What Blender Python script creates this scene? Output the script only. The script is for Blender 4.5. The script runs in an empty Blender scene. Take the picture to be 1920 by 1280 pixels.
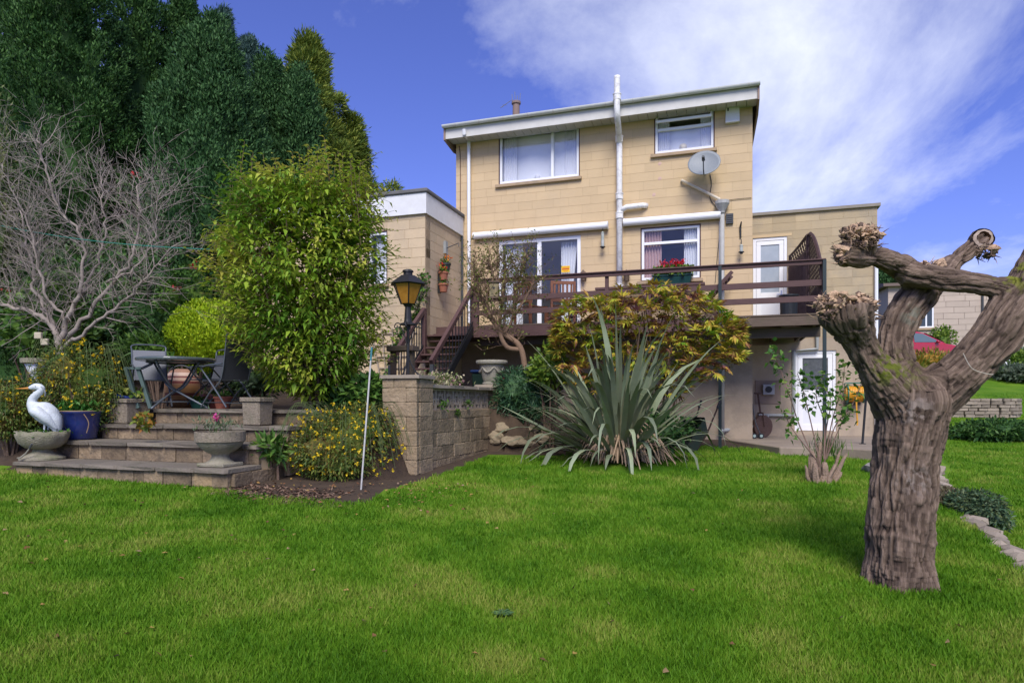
import bpy, bmesh, math, random
import numpy as np
from mathutils import Vector, Matrix, noise as mnoise
R = math.radians
rnd = random.Random(7)
rng = np.random.default_rng(7)
S = bpy.context.scene
COL = S.collection

# ------------------------------------------------------------------ camera
FPX, CX, HY0, CZ = 1242.0, 960.0, 750.0, 1.45      # focal length, centre column and horizon row of the photograph, eye height
cam = bpy.data.cameras.new('camera'); camo = bpy.data.objects.new('camera', cam); COL.objects.link(camo)
camo.location = (0, 0, CZ); camo.rotation_euler = (R(90), 0, 0)
cam.sensor_width = 36; cam.lens = FPX / 1920 * 36; cam.shift_y = (HY0 - 640) / 1920
cam.clip_start = .05; cam.clip_end = 3000
S.camera = camo
# ------------------------------------------------------------------ sky and sun
SKS = .95
SUN_EL, SUN_AZ = 46, 182          # azimuth in degrees clockwise from +Y (north): behind the camera
w = bpy.data.worlds.new('World'); S.world = w; w.use_nodes = True
nt = w.node_tree; N = nt.nodes; Lk = nt.links
bg = N['Background']
sky = N.new('ShaderNodeTexSky'); sky.sky_type = 'NISHITA'; sky.sun_disc = False
sky.sun_elevation = R(SUN_EL); sky.sun_rotation = R(SUN_AZ); sky.altitude = 100; sky.air_density = 1.0; sky.dust_density = .6; sky.ozone_density = 3.0
tint = N.new('ShaderNodeMix'); tint.data_type = 'RGBA'; tint.blend_type = 'MULTIPLY'; tint.inputs[0].default_value = 1
tint.inputs[7].default_value = (.37, .35, .66, 1)
Lk.new(sky.outputs[0], tint.inputs[6])
tc = N.new('ShaderNodeTexCoord')
sep = N.new('ShaderNodeSeparateXYZ'); Lk.new(tc.outputs['Generated'], sep.inputs[0])
def wm(op, a, b=None, c=None):
    n = N.new('ShaderNodeMath'); n.operation = op
    for i, v in enumerate((a, b, c)):
        if v is None: continue
        if isinstance(v, (int, float)): n.inputs[i].default_value = v
        else: Lk.new(v, n.inputs[i])
    return n.outputs[0]
zz = wm('ADD', wm('MAXIMUM', sep.outputs[2], 0.0), .34)
cmb = N.new('ShaderNodeCombineXYZ'); Lk.new(wm('DIVIDE', sep.outputs[0], zz), cmb.inputs[0]); Lk.new(wm('DIVIDE', sep.outputs[1], zz), cmb.inputs[1])
mp = N.new('ShaderNodeMapping'); mp.inputs['Location'].default_value = (-2.3, 8.8, 1.1); Lk.new(cmb.outputs[0], mp.inputs[0])
n1 = N.new('ShaderNodeTexNoise'); n1.inputs['Scale'].default_value = SKS; n1.inputs['Detail'].default_value = 9; n1.inputs['Roughness'].default_value = .63; n1.inputs['Distortion'].default_value = .35
Lk.new(mp.outputs[0], n1.inputs['Vector'])
# the broad cloud bank that stands over the house, broken up by the same noise
vd = N.new('ShaderNodeVectorMath'); vd.operation = 'DOT_PRODUCT'; Lk.new(tc.outputs['Generated'], vd.inputs[0]); vd.inputs[1].default_value = Vector((.30, 1.0, .54)).normalized()
bank = wm('MULTIPLY', wm('SMOOTH_MIN', wm('MAXIMUM', wm('MULTIPLY', wm('SUBTRACT', vd.outputs['Value'], .94), 16.0), 0.0), 1.0, .2), .2)
cr = N.new('ShaderNodeValToRGB'); cr.color_ramp.elements[0].position = .49; cr.color_ramp.elements[1].position = .75
Lk.new(wm('ADD', n1.outputs[0], bank), cr.inputs[0])
mx = N.new('ShaderNodeMix'); mx.data_type = 'RGBA'; Lk.new(wm('MULTIPLY', cr.outputs[0], .85), mx.inputs[0]); Lk.new(tint.outputs[2], mx.inputs[6]); mx.inputs[7].default_value = (3.9, 4.1, 4.7, 1)
Lk.new(mx.outputs[2], bg.inputs[0]); bg.inputs[1].default_value = .14
sl = bpy.data.lights.new('sun', 'SUN'); sl.energy = 2.2; sl.angle = R(30); sl.color = (1, .95, .87)
so = bpy.data.objects.new('sun', sl); COL.objects.link(so)
_d = Vector((math.sin(R(SUN_AZ)) * math.cos(R(SUN_EL)), math.cos(R(SUN_AZ)) * math.cos(R(SUN_EL)), math.sin(R(SUN_EL))))
so.rotation_euler = _d.to_track_quat('Z', 'Y').to_euler(); so.location = (0, -10, 20)
vs = S.view_settings; vs.view_transform = 'Standard'; vs.look = 'None'; vs.exposure = 1.0; vs.gamma = 1

# ------------------------------------------------------------------ frames: house axes and pixel helpers
ANG = R(-17.8); CA, SA = math.cos(ANG), math.sin(ANG)
HO = Vector((.624, 15.5, 0))
HM = Matrix.Translation(HO) @ Matrix.Rotation(ANG, 4, 'Z')
HMI = HM.inverted()
def H(hx, hy, z=0): return HM @ Vector((hx, hy, z))
def at(px, py, Y): return Vector(((px - CX) / FPX * Y, Y, CZ + (HY0 - py) / FPX * Y))
def hp(px, py, hy):                       # pixel ray meets the vertical plane hy = const of the house frame -> (hx, z)
    r = (px - CX) / FPX
    bx, by = HO.x - SA * hy, HO.y + CA * hy
    s = (r * by - bx) / (CA - r * SA)
    Y = by + SA * s
    return s, CZ + (HY0 - py) / FPX * Y
def onz(px, py, z):                       # pixel ray meets the level z
    Y = (CZ - z) * FPX / (py - HY0); return at(px, py, Y)
def lawn_pt(px, py):
    r = (px - CX) / FPX; k = (py - HY0) / FPX
    Y = CZ / (k + .045 - .01 * r); return at(px, py, Y)
def sst(a, b, x):
    t = min(1, max(0, (x - a) / (b - a))); return t * t * (3 - 2 * t)
def lin(x, xs, ys): return float(np.interp(x, xs, ys))
EY = [-8, 5, 7.7, 10, 12.5, 15, 18, 40]; EX = [-1.9, 3.85, 5.04, 6.3, 8.0, 9.3, 10.5, 16]
def edge_x(Y): return lin(Y, EY, EX)
def ground(X, Y):
    g = -.01 * X + .045 * min(Y, 15)
    h = HMI @ Vector((X, Y, 0)); hx, hy = h.x, h.y
    # terrace on the left
    top = 1.30 + .15 * min(12, max(0, hy + 5.4)) * sst(-2.2, -4.2, hx)
    f = sst(-6.95, -6.75, hy)
    bed = sst(-8.6, -6.7, hy) * sst(-5.1, -5.6, hx) + sst(-7.2, -6.75, hy) * sst(-1.7, -1.5, hx)
    f = max(f, min(1, bed))
    e = sst(.0, -.28, hx) if hy < -3.6 else sst(1.3, .2, hx)
    f *= e
    z = g * (1 - f) + top * f
    # the lower lawn and the neighbouring banks on the right
    d = X - edge_x(Y)
    if d > -.2:
        Lz = lin(Y, [-8, 5, 17, 18.5, 20.2, 20.4, 24, 26.5, 60], [-.5, -.1, .36, .66, .95, 1.46, 1.95, 2.85, 2.9])
        k = sst(-.05, .22, d); z = z * (1 - k) + Lz * k
    if Y > 20: z = z * (1 - sst(20, 40, Y)) + (2.9 if X > -40 else 2.9) * sst(20, 40, Y)
    return z
def gp(X, Y, dz=0): return Vector((X, Y, ground(X, Y) + dz))

# ------------------------------------------------------------------ materials
MATS = {}
def M(name, col, rough=.8, col2=None, nscale=4, contrast=.5, rand=0, bump=0, bscale=40, metal=0, spec=.35, coat=0, stretch=None, dirt=None, dscale=1.2, damt=.5):
    if name in MATS: return MATS[name]
    m = bpy.data.materials.new(name); m.use_nodes = True; MATS[name] = m
    t = m.node_tree; n = t.nodes; p = n['Principled BSDF']
    p.inputs['Roughness'].default_value = rough; p.inputs['Metallic'].default_value = metal
    p.inputs['Specular IOR Level'].default_value = spec; p.inputs['Coat Weight'].default_value = coat
    geo = n.new('ShaderNodeNewGeometry'); vec = geo.outputs['Position']
    if stretch:
        mpn = n.new('ShaderNodeMapping'); mpn.inputs['Scale'].default_value = stretch; t.links.new(vec, mpn.inputs[0]); vec = mpn.outputs[0]
    c = None
    if col2:
        ns = n.new('ShaderNodeTexNoise'); ns.inputs['Scale'].default_value = nscale; ns.inputs['Detail'].default_value = 6; ns.inputs['Roughness'].default_value = .65
        t.links.new(vec, ns.inputs['Vector'])
        rp = n.new('ShaderNodeValToRGB'); rp.color_ramp.elements[0].position = .5 - contrast * .4; rp.color_ramp.elements[1].position = .5 + contrast * .4
        rp.color_ramp.elements[0].color = (*col, 1); rp.color_ramp.elements[1].color = (*col2, 1)
        t.links.new(ns.outputs[0], rp.inputs[0]); c = rp.outputs[0]
    if dirt:
        nd = n.new('ShaderNodeTexNoise'); nd.inputs['Scale'].default_value = dscale; nd.inputs['Detail'].default_value = 8; nd.inputs['Roughness'].default_value = .7
        t.links.new(geo.outputs['Position'], nd.inputs['Vector'])
        rd = n.new('ShaderNodeValToRGB'); rd.color_ramp.elements[0].position = .48; rd.color_ramp.elements[1].position = .72
        t.links.new(nd.outputs[0], rd.inputs[0])
        mm = n.new('ShaderNodeMath'); mm.operation = 'MULTIPLY'; mm.inputs[1].default_value = damt; t.links.new(rd.outputs[0], mm.inputs[0])
        md = n.new('ShaderNodeMix'); md.data_type = 'RGBA'; t.links.new(mm.outputs[0], md.inputs[0])
        if c: t.links.new(c, md.inputs[6])
        else: md.inputs[6].default_value = (*col, 1)
        md.inputs[7].default_value = (*dirt, 1); c = md.outputs[2]
    if rand:
        oi = n.new('ShaderNodeObjectInfo')
        mr = n.new('ShaderNodeMapRange'); mr.inputs[3].default_value = 1 - rand; mr.inputs[4].default_value = 1 + rand
        t.links.new(oi.outputs['Random'], mr.inputs[0])
        mu = n.new('ShaderNodeMix'); mu.data_type = 'RGBA'; mu.blend_type = 'MULTIPLY'; mu.inputs[0].default_value = 1
        if c: t.links.new(c, mu.inputs[6])
        else: mu.inputs[6].default_value = (*col, 1)
        t.links.new(mr.outputs[0], mu.inputs[7]); c = mu.outputs[2]
    if c: t.links.new(c, p.inputs['Base Color'])
    else: p.inputs['Base Color'].default_value = (*col, 1)
    if bump:
        nb = n.new('ShaderNodeTexNoise'); nb.inputs['Scale'].default_value = bscale; nb.inputs['Detail'].default_value = 5; t.links.new(vec, nb.inputs['Vector'])
        bp = n.new('ShaderNodeBump'); bp.inputs['Strength'].default_value = bump; bp.inputs['Distance'].default_value = .02
        t.links.new(nb.outputs[0], bp.inputs['Height']); t.links.new(bp.outputs[0], p.inputs['Normal'])
    return m
def LM(name, cols, trans=.25, rough=.5, spec=.25, nscale=None):
    """leaf material: every leaf (mesh island) takes its own colour from the ramp"""
    if name in MATS: return MATS[name]
    m = bpy.data.materials.new(name); m.use_nodes = True; MATS[name] = m
    t = m.node_tree; n = t.nodes; p = n['Principled BSDF']; out = n['Material Output']
    geo = n.new('ShaderNodeNewGeometry'); rp = n.new('ShaderNodeValToRGB'); cr = rp.color_ramp
    while len(cr.elements) < len(cols): cr.elements.new(.5)
    for i, c in enumerate(cols):
        cr.elements[i].position = i / max(1, len(cols) - 1); cr.elements[i].color = (*c, 1)
    src = geo.outputs['Random Per Island']
    if nscale:
        ns = n.new('ShaderNodeTexNoise'); ns.inputs['Scale'].default_value = nscale; ns.inputs['Detail'].default_value = 4; t.links.new(geo.outputs['Position'], ns.inputs['Vector'])
        a = n.new('ShaderNodeMath'); a.operation = 'MULTIPLY_ADD'; a.inputs[1].default_value = 2.6; a.inputs[2].default_value = -1.05; t.links.new(ns.outputs[0], a.inputs[0])
        b = n.new('ShaderNodeMath'); b.operation = 'MULTIPLY_ADD'; b.inputs[1].default_value = .5; t.links.new(src, b.inputs[0]); t.links.new(a.outputs[0], b.inputs[2]); src = b.outputs[0]
    t.links.new(src, rp.inputs[0]); t.links.new(rp.outputs[0], p.inputs['Base Color'])
    p.inputs['Roughness'].default_value = rough; p.inputs['Specular IOR Level'].default_value = spec
    if trans:
        tr = n.new('ShaderNodeBsdfTranslucent'); t.links.new(rp.outputs[0], tr.inputs[0])
        ms = n.new('ShaderNodeMixShader'); ms.inputs[0].default_value = trans
        t.links.new(p.outputs[0], ms.inputs[1]); t.links.new(tr.outputs[0], ms.inputs[2]); t.links.new(ms.outputs[0], out.inputs[0])
    return m
def glass(name, tintc, refl, rough=.02):
    if name in MATS: return MATS[name]
    m = bpy.data.materials.new(name); m.use_nodes = True; MATS[name] = m
    t = m.node_tree; n = t.nodes; out = n['Material Output']; n.remove(n['Principled BSDF'])
    tr = n.new('ShaderNodeBsdfTransparent'); tr.inputs[0].default_value = (*tintc, 1)
    gl = n.new('ShaderNodeBsdfGlossy'); gl.inputs['Roughness'].default_value = rough
    ms = n.new('ShaderNodeMixShader'); ms.inputs[0].default_value = .04 + refl; t.links.new(tr.outputs[0], ms.inputs[1]); t.links.new(gl.outputs[0], ms.inputs[2])
    t.links.new(ms.outputs[0], out.inputs[0]); return m

# ------------------------------------------------------------------ mesh helpers
def catmull(pts, n=6):
    P = [Vector(p) for p in pts]; out = []
    for i in range(len(P) - 1):
        a = P[max(0, i - 1)]; b = P[i]; c = P[i + 1]; d = P[min(len(P) - 1, i + 2)]
        for k in range(n):
            t = k / n
            out.append(.5 * ((2 * b) + (c - a) * t + (2 * a - 5 * b + 4 * c - d) * t * t + (3 * b - a - 3 * c + d) * t ** 3))
    out.append(P[-1]); return out
def icos(rad=1, sub=1):
    bm = bmesh.new(); bmesh.ops.create_icosphere(bm, subdivisions=sub, radius=rad)
    v = [x.co.copy() for x in bm.verts]; f = [[q.index for q in x.verts] for x in bm.faces]; bm.free(); return v, f
ICO1, ICO2 = icos(1, 1), icos(1, 2)
ICO0 = ([Vector(p) for p in ((1, 0, 0), (-1, 0, 0), (0, 1, 0), (0, -1, 0), (0, 0, 1), (0, 0, -1))], [(0, 2, 4), (2, 1, 4), (1, 3, 4), (3, 0, 4), (2, 0, 5), (1, 2, 5), (3, 1, 5), (0, 3, 5)])
class MB:
    def __init__(s, mat=None): s.v = []; s.f = []; s.m = mat
    def add(s, v, f):
        o = len(s.v); s.v += [(s.m @ Vector(p)) if s.m else Vector(p) for p in v]; s.f += [[i + o for i in q] for q in f]; return s
    def box(s, x0, x1, y0, y1, z0, z1):
        return s.add([(x0, y0, z0), (x1, y0, z0), (x1, y1, z0), (x0, y1, z0), (x0, y0, z1), (x1, y0, z1), (x1, y1, z1), (x0, y1, z1)],
                     [(0, 3, 2, 1), (4, 5, 6, 7), (0, 1, 5, 4), (1, 2, 6, 5), (2, 3, 7, 6), (3, 0, 4, 7)])
    def bar(s, a, b, wd, ht, up=(0, 0, 1)):              # rectangular bar from a to b
        a, b = Vector(a), Vector(b); d = (b - a).normalized(); u = Vector(up)
        sd = d.cross(u)
        if sd.length < 1e-4: sd = d.cross(Vector((0, 1, 0)))
        sd.normalize(); u = sd.cross(d).normalized()
        q = [(-1, -1), (1, -1), (1, 1), (-1, 1)]
        v = [p + sd * (i * wd / 2) + u * (j * ht / 2) for p in (a, b) for i, j in q]
        return s.add(v, [(0, 3, 2, 1), (4, 5, 6, 7), (0, 1, 5, 4), (1, 2, 6, 5), (2, 3, 7, 6), (3, 0, 4, 7)])
    def tube(s, pts, r, seg=8, sx=1, wob=0, cap=True):
        P = [Vector(p) for p in pts]; n = len(P)
        rr = [r] * n if isinstance(r, (int, float)) else list(r)
        v = []; f = []; prev = None
        for i in range(n):
            d = (P[min(n - 1, i + 1)] - P[max(0, i - 1)])
            d = d.normalized() if d.length > 1e-9 else Vector((0, 0, 1))
            if prev is None:
                a = d.cross(Vector((0, 0, 1)));
                if a.length < .05: a = d.cross(Vector((0, 1, 0)))
                a.normalize()
            else:
                a = (prev - d * prev.dot(d))
                a = a.normalized() if a.length > 1e-6 else d.orthogonal().normalized()
            prev = a; b = d.cross(a)
            for k in range(seg):
                t = 2 * math.pi * k / seg; q = rr[i] * (1 + (rnd.uniform(-wob, wob) if wob else 0))
                v.append(P[i] + a * (math.cos(t) * q * sx) + b * (math.sin(t) * q))
        for i in range(n - 1):
            for k in range(seg):
                k2 = (k + 1) % seg; f.append((i * seg + k, i * seg + k2, (i + 1) * seg + k2, (i + 1) * seg + k))
        if cap: f.append(tuple(range(seg - 1, -1, -1))); f.append(tuple((n - 1) * seg + k for k in range(seg)))
        return s.add(v, f)
    def lathe(s, prof, seg=24, c=(0, 0, 0), sx=1, sy=1, cap=True):
        v = []; f = []; c = Vector(c)
        for r, z in prof:
            for k in range(seg):
                t = 2 * math.pi * k / seg; v.append(c + Vector((math.cos(t) * r * sx, math.sin(t) * r * sy, z)))
        for i in range(len(prof) - 1):
            for k in range(seg):
                k2 = (k + 1) % seg; f.append((i * seg + k, i * seg + k2, (i + 1) * seg + k2, (i + 1) * seg + k))
        if cap: f.append(tuple(range(seg - 1, -1, -1))); f.append(tuple((len(prof) - 1) * seg + k for k in range(seg)))
        return s.add(v, f)
    def extrude(s, poly, vec):                            # planar polygon (3D points) swept by vec
        P = [Vector(p) for p in poly]; n = len(P); vec = Vector(vec)
        return s.add(P + [p + vec for p in P], [tuple(range(n - 1, -1, -1)), tuple(range(n, 2 * n))] + [(i, (i + 1) % n, n + (i + 1) % n, n + i) for i in range(n)])
    def blob(s, c, r, sub=2, amp=.15, fr=2.0, seed=0):
        c = Vector(c); r = Vector(r) if not isinstance(r, (int, float)) else Vector((r, r, r)); V_, F_ = ICO2 if sub == 2 else (ICO1 if sub == 1 else icos(1, sub))
        return s.add([c + Vector((p.x * r.x, p.y * r.y, p.z * r.z)) * (1 + amp * mnoise.noise(p * fr + Vector((seed, seed * 1.7, 3)))) for p in V_], F_)
    def build(s, name, mat, parent=None, smooth=False, bevel=0, kind=None, bseg=1):
        me = bpy.data.meshes.new(name)
        root = parent
        while root is not None and root.parent is not None: root = root.parent
        if root is not None:
            inv = root.matrix_basis.inverted(); vv = [inv @ p for p in s.v]
        else: vv = s.v
        me.from_pydata([tuple(p) for p in vv], [], s.f)
        bm = bmesh.new(); bm.from_mesh(me); bmesh.ops.recalc_face_normals(bm, faces=bm.faces)
        if bevel:
            bmesh.ops.bevel(bm, geom=[e for e in bm.edges if e.is_manifold and e.calc_face_angle(0) > .5], offset=bevel, segments=bseg, affect='EDGES', clamp_overlap=True)
        bm.to_mesh(me); bm.free()
        if smooth: me.polygons.foreach_set('use_smooth', [True] * len(me.polygons))
        me.materials.append(mat)
        o = bpy.data.objects.new(name, me); COL.objects.link(o)
        if parent is not None: o.parent = parent
        if kind: o['kind'] = kind
        return o
def tag(o, label, cat, group=None):
    o['label'] = label; o['category'] = cat
    if group: o['group'] = group
    return o
def thing(name, label, cat, loc=(0, 0, 0), rz=0, group=None):
    o = bpy.data.objects.new(name, None); COL.objects.link(o); o.empty_display_size = .1
    o.location = loc; o.rotation_euler = (0, 0, rz)
    o.matrix_basis = Matrix.Translation(Vector(loc)) @ Matrix.Rotation(rz, 4, 'Z')
    return tag(o, label, cat, group)
def struct(o): o['kind'] = 'structure'; return o
def npmesh(name, V_, F_, mat, parent=None, kind=None, smooth=False):
    """V_ (n,3) world, F_ (m,k) index array"""
    root = parent
    while root is not None and root.parent is not None: root = root.parent
    if root is not None:
        mi = np.array(root.matrix_basis.inverted()); V_ = V_ @ mi[:3, :3].T + mi[:3, 3]
    me = bpy.data.meshes.new(name); n, k = F_.shape
    me.vertices.add(len(V_)); me.vertices.foreach_set('co', np.ascontiguousarray(V_, dtype=np.float32).ravel())
    me.loops.add(n * k); me.loops.foreach_set('vertex_index', np.ascontiguousarray(F_, dtype=np.int32).ravel())
    me.polygons.add(n); me.polygons.foreach_set('loop_start', np.arange(0, n * k, k, dtype=np.int32))
    if smooth: me.polygons.foreach_set('use_smooth', np.ones(n, dtype=bool))
    me.update(calc_edges=True); me.materials.append(mat)
    o = bpy.data.objects.new(name, me); COL.objects.link(o)
    if parent is not None: o.parent = parent
    if kind: o['kind'] = kind
    return o
def unit(a): return a / np.maximum(1e-9, np.linalg.norm(a, axis=-1, keepdims=True))
def leaves(C, D, L, Wd, up=None, fold=.18, droop=.0, shape=0, upn=.35):
    """leaf meshes: C centres (n,3), D tip directions, L lengths, Wd widths -> verts, quad faces"""
    n = len(C); D = unit(D); L = np.broadcast_to(L, (n,))[:, None]; Wd = np.broadcast_to(Wd, (n,))[:, None]
    if up is None: up = np.tile([0, 0, 1.], (n, 1)) + rng.normal(0, upn, (n, 3))
    sd = unit(np.cross(D, up)); nn = np.cross(sd, D)
    if shape == 0:      # diamond, two triangles folded on the midrib: one quad
        v = np.stack([C, C + D * L * .45 + sd * Wd * .5 + nn * Wd * fold, C + D * L - np.array([0, 0, 1.]) * L * droop, C + D * L * .45 - sd * Wd * .5 + nn * Wd * fold], 1)
        f = np.arange(4 * n).reshape(n, 4)
        return v.reshape(-1, 3), f
    # pointed leaf, two quads joined on the midrib
    dn = np.array([0, 0, 1.]) * L * droop
    b = C; m = C + D * L * .5 - dn * .3; t = C + D * L - dn
    l1 = C + D * L * .36 + sd * Wd * .5 + nn * Wd * fold - dn * .15; r1 = C + D * L * .36 - sd * Wd * .5 + nn * Wd * fold - dn * .15
    v = np.stack([b, l1, t, m, r1], 1).reshape(-1, 3)
    k = np.arange(n)[:, None] * 5
    f = np.concatenate([k + np.array([0, 1, 2, 3]), k + np.array([0, 3, 2, 4])], 0)
    return v, f
def join(parts):
    vs_, fs_ = [], []; o = 0
    for v, f in parts: vs_.append(v); fs_.append(f + o); o += len(v)
    return np.concatenate(vs_), np.concatenate(fs_)
def sphere_pts(n): return unit(rng.normal(0, 1, (n, 3)))
UNIT = {}
def unit_mesh(mat, name='brick'):
    k = (name, mat.name)
    if k not in UNIT:
        me = bpy.data.meshes.new(name)
        mb = MB().box(-.5, .5, -.5, .5, -.5, .5); me.from_pydata([tuple(p) for p in mb.v], [], mb.f); me.materials.append(mat); UNIT[k] = me
    return UNIT[k]
def rough_mesh(mat, name):
    k = (name, mat.name, rnd.randint(0, 3))
    if k not in UNIT:
        bm = bmesh.new(); bmesh.ops.create_cube(bm, size=1); bmesh.ops.bevel(bm, geom=bm.edges[:], offset=.045, segments=1, affect='EDGES')
        for v_ in bm.verts: v_.co += Vector((rnd.gauss(0, .008), rnd.gauss(0, .012), rnd.gauss(0, .022)))
        me = bpy.data.meshes.new(name); bm.to_mesh(me); bm.free(); me.materials.append(mat); UNIT[k] = me
    return UNIT[k]
def rpiece(name, mat, parent, c, size, rot=None):          # a rough stone piece: one of four shared, uneven meshes
    o = bpy.data.objects.new(name, rough_mesh(mat, name)); COL.objects.link(o); o.parent = parent
    o.location = c; o.scale = size
    if rot: o.rotation_euler = rot
    return o
def piece(name, mat, parent, c, size, rot=None):           # a box piece sharing one mesh, c and size in the parent's axes
    o = bpy.data.objects.new(name, unit_mesh(mat, name)); COL.objects.link(o); o.parent = parent
    o.location = c; o.scale = size
    if rot: o.rotation_euler = rot
    return o
def rsub(rects, h):
    out = []
    for (a, b, c, d) in rects:
        x0, x1, z0, z1 = max(a, h[0]), min(b, h[1]), max(c, h[2]), min(d, h[3])
        if x0 >= x1 or z0 >= z1: out.append((a, b, c, d)); continue
        if a < x0: out.append((a, x0, c, d))
        if x1 < b: out.append((x1, b, c, d))
        if c < z0: out.append((x0, x1, c, z0))
        if z1 < d: out.append((x0, x1, z1, d))
    return out
def masonry(part, x0, x1, z0, z1, holes, place, course, length, joint, mats, zbase=None):
    """bricks of a wall face in (x, z), laid in courses with openings cut; place(cx, cz, lx, lz) adds the piece"""
    zb = z0 if zbase is None else zbase; k = 0; z = zb
    while z < z1 - .01:
        x = x0 - (length * .5 if k % 2 else 0) - rnd.uniform(0, .12)
        while x < x1:
            ln = length * rnd.choice((1, 1, 1, .82, .66, 1.12))
            rs = [(max(x0, x), min(x1, x + ln), max(z0, z), min(z1, z + course))]
            for h in holes: rs = rsub(rs, h)
            for (a, b, c, d) in rs:
                if b - a > .045 and d - c > .04: place((a + b) / 2, (c + d) / 2, b - a - joint, d - c - joint)
            x += ln
        z += course; k += 1

# ================================================================== GROUND
m_soil = M('soil', (.035, .024, .016), .95, (.075, .05, .03), 6, .6, bump=.6, bscale=30)
def lawn_material():
    m = bpy.data.materials.new('lawn'); m.use_nodes = True; t = m.node_tree; n = t.nodes; p = n['Principled BSDF']
    g = n.new('ShaderNodeNewGeometry')
    a = n.new('ShaderNodeTexNoise'); a.inputs['Scale'].default_value = .8; a.inputs['Detail'].default_value = 8; t.links.new(g.outputs['Position'], a.inputs['Vector'])
    r = n.new('ShaderNodeValToRGB'); cr = r.color_ramp; cr.elements[0].position = .3; cr.elements[1].position = .72
    cr.elements[0].color = (.055, .15, .006, 1); cr.elements[1].color = (.14, .24, .02, 1)
    t.links.new(a.outputs[0], r.inputs[0]); t.links.new(r.outputs[0], p.inputs['Base Color'])
    b = n.new('ShaderNodeTexNoise'); b.inputs['Scale'].default_value = 60; t.links.new(g.outputs['Position'], b.inputs['Vector'])
    bp = n.new('ShaderNodeBump'); bp.inputs['Strength'].default_value = .8; bp.inputs['Distance'].default_value = .03; t.links.new(b.outputs[0], bp.inputs['Height']); t.links.new(bp.outputs[0], p.inputs['Normal'])
    p.inputs['Roughness'].default_value = .9; p.inputs['Specular IOR Level'].default_value = .1
    return m
m_lawn = lawn_material()
def axis(segs):
    out = []
    for a, b, st in segs: out += list(np.arange(a, b, st))
    return out + [segs[-1][1]]
gx = axis([(-700, -60, 80), (-60, -14, 2), (-14, 11, .14), (11, 40, 1.5), (40, 700, 80)])
gy = axis([(-60, -6, 6), (-6, 2, .6), (2, 22, .14), (22, 40, 1), (40, 1000, 80)])
mb = MB(); nx_, ny_ = len(gx), len(gy)
GZ = [[ground(x, y) for x in gx] for y in gy]
mb.v = [Vector((x, y, GZ[j][i])) for j, y in enumerate(gy) for i, x in enumerate(gx)]
soil_f, lawn_f = [], []
for j in range(ny_ - 1):
    for i in range(nx_ - 1):
        X = (gx[i] + gx[i + 1]) / 2; Y = (gy[j] + gy[j + 1]) / 2; h = HMI @ Vector((X, Y, 0))
        q = (j * nx_ + i, j * nx_ + i + 1, (j + 1) * nx_ + i + 1, (j + 1) * nx_ + i)
        e = .15 * mnoise.noise(Vector((X * 1.3, Y * 1.3, 0)))
        soil = (h.x < .35 + e and h.y > -8.75 - .25 * sst(-1.4, -.7, h.x) + e and not (-5.2 < h.x < -1.2 and h.y < -8.45)) or (h.x < 8 and h.y > -2.6 + .3 * h.x * (h.x < 4) - 1.2 * (h.x > 4) + e and X < edge_x(Y)) and h.x > .2 and h.y > -1.45
        if h.x < -5.0 and h.y < -8.3: soil = False
        if 0 < h.x < 1.7 + e and h.y > -4.3 + .35 * h.x + e: soil = True
        (soil_f if soil else lawn_f).append(q)
me = bpy.data.meshes.new('ground'); me.from_pydata([tuple(p) for p in mb.v], [], lawn_f + soil_f)
me.materials.append(m_lawn); me.materials.append(m_soil)
me.polygons.foreach_set('material_index', [0] * len(lawn_f) + [1] * len(soil_f)); me.polygons.foreach_set('use_smooth', [True] * len(me.polygons))
o = bpy.data.objects.new('ground', me); COL.objects.link(o); struct(o)

# ================================================================== HOUSE
m_stone = M('bath_stone', (.60, .455, .27), .9, (.54, .405, .24), 2.2, .8, rand=.045, bump=.25, bscale=60, spec=.15, dirt=(.46, .37, .25), dscale=.7, damt=.35)
m_stone2 = M('weathered_stone', (.47, .37, .225), .9, (.38, .31, .21), 2.5, .8, rand=.1, bump=.3, bscale=60, spec=.15, dirt=(.26, .24, .2), dscale=.8, damt=.75)
m_stoneL = M('pale_stone', (.60, .47, .30), .9, (.52, .405, .26), 2.2, .8, rand=.08, bump=.25, bscale=60, spec=.15, dirt=(.3, .26, .2), dscale=.8, damt=.4)
m_mortar = M('mortar', (.50, .385, .24), .95, (.43, .33, .21), 6, .6, spec=.1)
m_render = M('concrete_render', (.33, .265, .195), .92, (.43, .355, .265), 1.6, .7, bump=.2, bscale=30, spec=.15, dirt=(.17, .15, .12), dscale=1.4, damt=.6)
m_upvc = M('white_plastic', (.78, .79, .80), .35, spec=.4)
m_white = M('white_paint', (.74, .75, .75), .5, (.62, .62, .60), 5, .7)
m_flake = M('flaking_white_paint', (.80, .80, .78), .6, (.72, .71, .68), 9, .6, dirt=(.2, .17, .15), dscale=9, damt=.5, bump=.3, bscale=50)
m_fascia = M('grey_white_paint', (.62, .61, .57), .6, (.5, .49, .45), 3, .7)
m_gutter = M('gutter_plastic', (.68, .69, .66), .5, (.55, .56, .53), 6, .7)
m_brownframe = M('dark_brown_frame', (.07, .028, .026), .5)
m_sill = M('stone_sill', (.42, .31, .19), .9, (.34, .25, .16), 5, .6, dirt=(.2, .17, .13), dscale=3, damt=.6)
m_inside = M('room_plaster', (.72, .72, .70), .9)
m_net = M('net_curtain', (.75, .76, .78), .9)
m_pinkcur = M('patterned_curtain', (.46, .27, .24), .9, (.62, .45, .40), 30, .5)
m_glassA = glass('window_glass', (.98, .985, .99), .05)
m_glassB = glass('door_glass', (.93, .94, .95), .0)
m_frost = M('frosted_glass', (.17, .20, .22), .25, (.22, .25, .27), 3, .6, spec=.6)
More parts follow.
